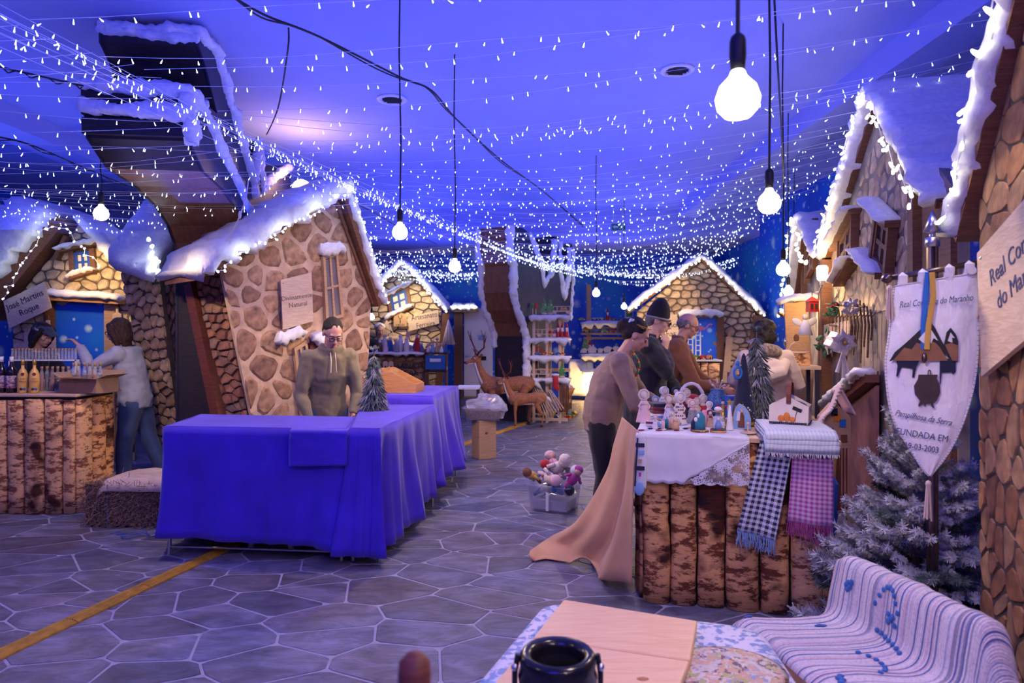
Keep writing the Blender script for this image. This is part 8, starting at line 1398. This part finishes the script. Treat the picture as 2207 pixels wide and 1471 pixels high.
# small warm spots that graze the sign boards
spot('sign_spot_left', (-4.9, 7.6, 2.35), (-4.85, 8.3, 2.05), (1, .66, .22), 26, rad(110)); spot('sign_spot_far_left', (-2.0, 12.9, 2.2), (-2.0, 13.6, 1.8), (1, .75, .4), 30, rad(120)); spot('sign_spot_far_right', (2.9, 12.4, 2.35), (2.85, 13.4, 2.05), (1, .68, .25), 30, rad(110)); point('wall_lamp_light', f6.world(f6.pix(1808, 590)[0], -.26, f6.pix(1808, 590)[1]), (1, .68, .3), 14, .05); point('stall_light', (3.25, 7.15, 1.85), (1, .62, .22), 20, .06)
spot('sign_spot_near', (1.45, 2.2, 2.35), (1.75, 2.45, 1.75), (1, .78, .5), 7, rad(60), .03, .3); spot('hut_fill_middle', (-.9, 5.2, 2.7), (-1.9, 6.7, 1.4), (1, .66, .42), 60, rad(75), .08, .8)  # the middle hut's spot is an unseen lamp added to warm its front
# ---------------------------------------------------------------- black supply cables
def cable(label, pts, r=.007, twin=True):
    t = thing('supply_cable', label, 'cable', (0, 0, 0), 0, 'black supply cables'); P = [cr([Vector(q) for q in pts], k/60) for k in range(61)]; MB().tube(P, r, 6).build('cable', 'black', t, True)
    if twin: MB().tube([q+Vector((.012*sin(k*.5), 0, .014*cos(k*.5)-.012)) for k, q in enumerate(P)], r*.7, 5).build('second_cable', 'black', t, True)
zc = 3.68
def at(px, py, z): return W(px, py, (z-CH)*F/(HY-py))
cable('long black cable crossing the ceiling from the top towards the far right', [at(480, -20, zc), at(570, 32, zc), at(690, 80, zc), at(862, 166, zc), at(930, 195, zc), at(985, 258, zc), at(1080, 345, zc), at(1180, 420, zc), at(1290, 515, zc)], .009)
cable('black cable running behind the tree branch at the upper left', [at(-40, 135, 3.3), at(60, 158, 3.3), at(180, 185, 3.3)]); cable('black cable sagging at the left under the branch', [at(-40, 288, 3.2), at(60, 310, 3.2), at(160, 352, 3.2), at(250, 390, 3.2), at(340, 425, 3.2)]); cable('black cable leaving the crooked hut towards the back', [at(735, 425, 3.05), at(800, 455, 3.05), at(862, 490, 3.05), at(940, 525, 3.05)], .006, False)
cable('black cable hanging beside the second bulb', [at(1668, -20, 3.3), at(1675, 120, 3.05), at(1683, 260, 2.9), at(1688, 380, 2.75), at(1690, 470, 2.7)], .006, False); cable('loop of cable dropping from the long cable to the branch', [at(622, 60, 3.66), at(620, 110, 3.5), at(600, 230, 3.4), at(575, 290, 3.45)], .006, False)
# ---------------------------------------------------------------- fairy light nets under the ceiling
def net(name_label, strands, seed, step, parts=290):
    t = thing('fairy_light_net', name_label, 'string lights', (0, 0, 0), 0, 'fairy light nets under the ceiling'); rr = random.Random(seed); leds = []
    for (a, b, sag) in strands:
        n = 14; P = []; w1, w2 = rr.uniform(0, 6), rr.uniform(.01, .03)
        for k in range(n+1): f = k/n; p = a.lerp(b, f); P.append(p+Vector((0, w2*sin(f*9+w1), -4*sag*f*(1-f)+w2*.6*sin(f*13+w1))))
        MB().tube(P, .0016, 3).build('strand', 'white_gloss', t); ln_ = (b-a).length; m_ = int(ln_/step)
        for k in range(m_):
            f = (k+rr.random())/m_*n; i = min(n-1, int(f)); leds.append(P[i].lerp(P[i+1], f-i)+Vector((rr.uniform(-.02, .02), rr.uniform(-.02, .02), -.018)))
    leds = [q for q in leds if q.y > .9]; leds.sort(key=lambda q: q.y+(0 if abs(q.x/q.y) < .76 and (q.z-CH)/q.y < .50 else 100)); rest = MB(); me = [MB().lathe([(.0012, .013), (.0022, .006), (.0042, -.009), (.0024, -.012)], 6).mesh('led', 'led', True), MB().lathe([(.0012, .013), (.0022, .006), (.0042, -.009), (.0024, -.012)], 6).mesh('led', 'led_cool', True)]
    for k, q in enumerate(leds):
        rot = (rr.gauss(0, .35), rr.gauss(0, .35), 0)
        if k < parts: link('led', me[k % 2], t, q, rot)
        else:
            s = .8+min(.9, max(0, q.y-5)*.1); T_ = Matrix.Translation(q) @ Euler(rot).to_matrix().to_4x4() @ Matrix.Scale(s, 4); rest.lathe([(.0025, .008), (.0058, -.002), (.002, -.009)], 6, T_)
    if rest.v: tag(rest.build('distant_leds', 'led_cool', t), kind='stuff')
rr = random.Random(4)
def ridge(y): f = (y-3.0)/11.0; return Vector((-2.35+3.8*f, y, 3.02-.24*f+.02*sin(y*5)))
SA = []; y = 1.15
while y < 14.2:
    yc = y*1.0; a = Vector((-2.9+.30*max(0, yc-1), yc+.15, 3.25)) if yc < 3 else ridge(yc); xr = 2.45+.12*yc+rr.uniform(-.1, .1); b = Vector((xr, max(.9, yc-.55+rr.uniform(-.3, .3)), 3.42-.02*yc+rr.uniform(-.05, .05))); SA.append((a+Vector((0, rr.uniform(-.06, .06), rr.uniform(-.05, .05))), b, rr.uniform(.10, .26))); y += .30 if yc < 4 else (.2 if yc < 7 else .15)
net('curtain of white fairy lights over the right half of the hall', SA, 5, .16)
SB = []; y = 2.4
while y < 14:
    a = ridge(y)+Vector((0, rr.uniform(-.05, .05), rr.uniform(-.04, .06))); b = Vector((-6.2-.02*y, y-1.6+rr.uniform(-.4, .4), 2.95+rr.uniform(-.08, .08))); SB.append((b, a, rr.uniform(.12, .3))); y += .19
net('curtain of white fairy lights over the left half of the hall', SB, 6, .17)
SR = [(ridge(2.2+k*.02)+Vector((rr.uniform(-.15, .15), 0, rr.uniform(-.1, .06))), ridge(14-k*.1)+Vector((rr.uniform(-.25, .25), 0, rr.uniform(-.1, .05))), rr.uniform(.05, .2)) for k in range(9)]
net('dense bundle of fairy light strands running down the middle of the hall', SR, 7, .15)
SX = [(Vector((1.3+rr.uniform(-.2, .2), 12.6+k*.1, 2.82+rr.uniform(-.1, .1))), Vector((4.4, 13.2+k*.05, 2.95+rr.uniform(-.15, .15))), rr.uniform(.2, .4)) for k in range(9)]+[(Vector((-3.0, 12.8+.1*k, 2.85+rr.uniform(-.1, .2))), Vector((.0, 13.2, 2.75+rr.uniform(-.1, .1))), .2) for k in range(8)]
net('far hanging fringe of fairy lights in front of the back wall', SX, 8, .08)
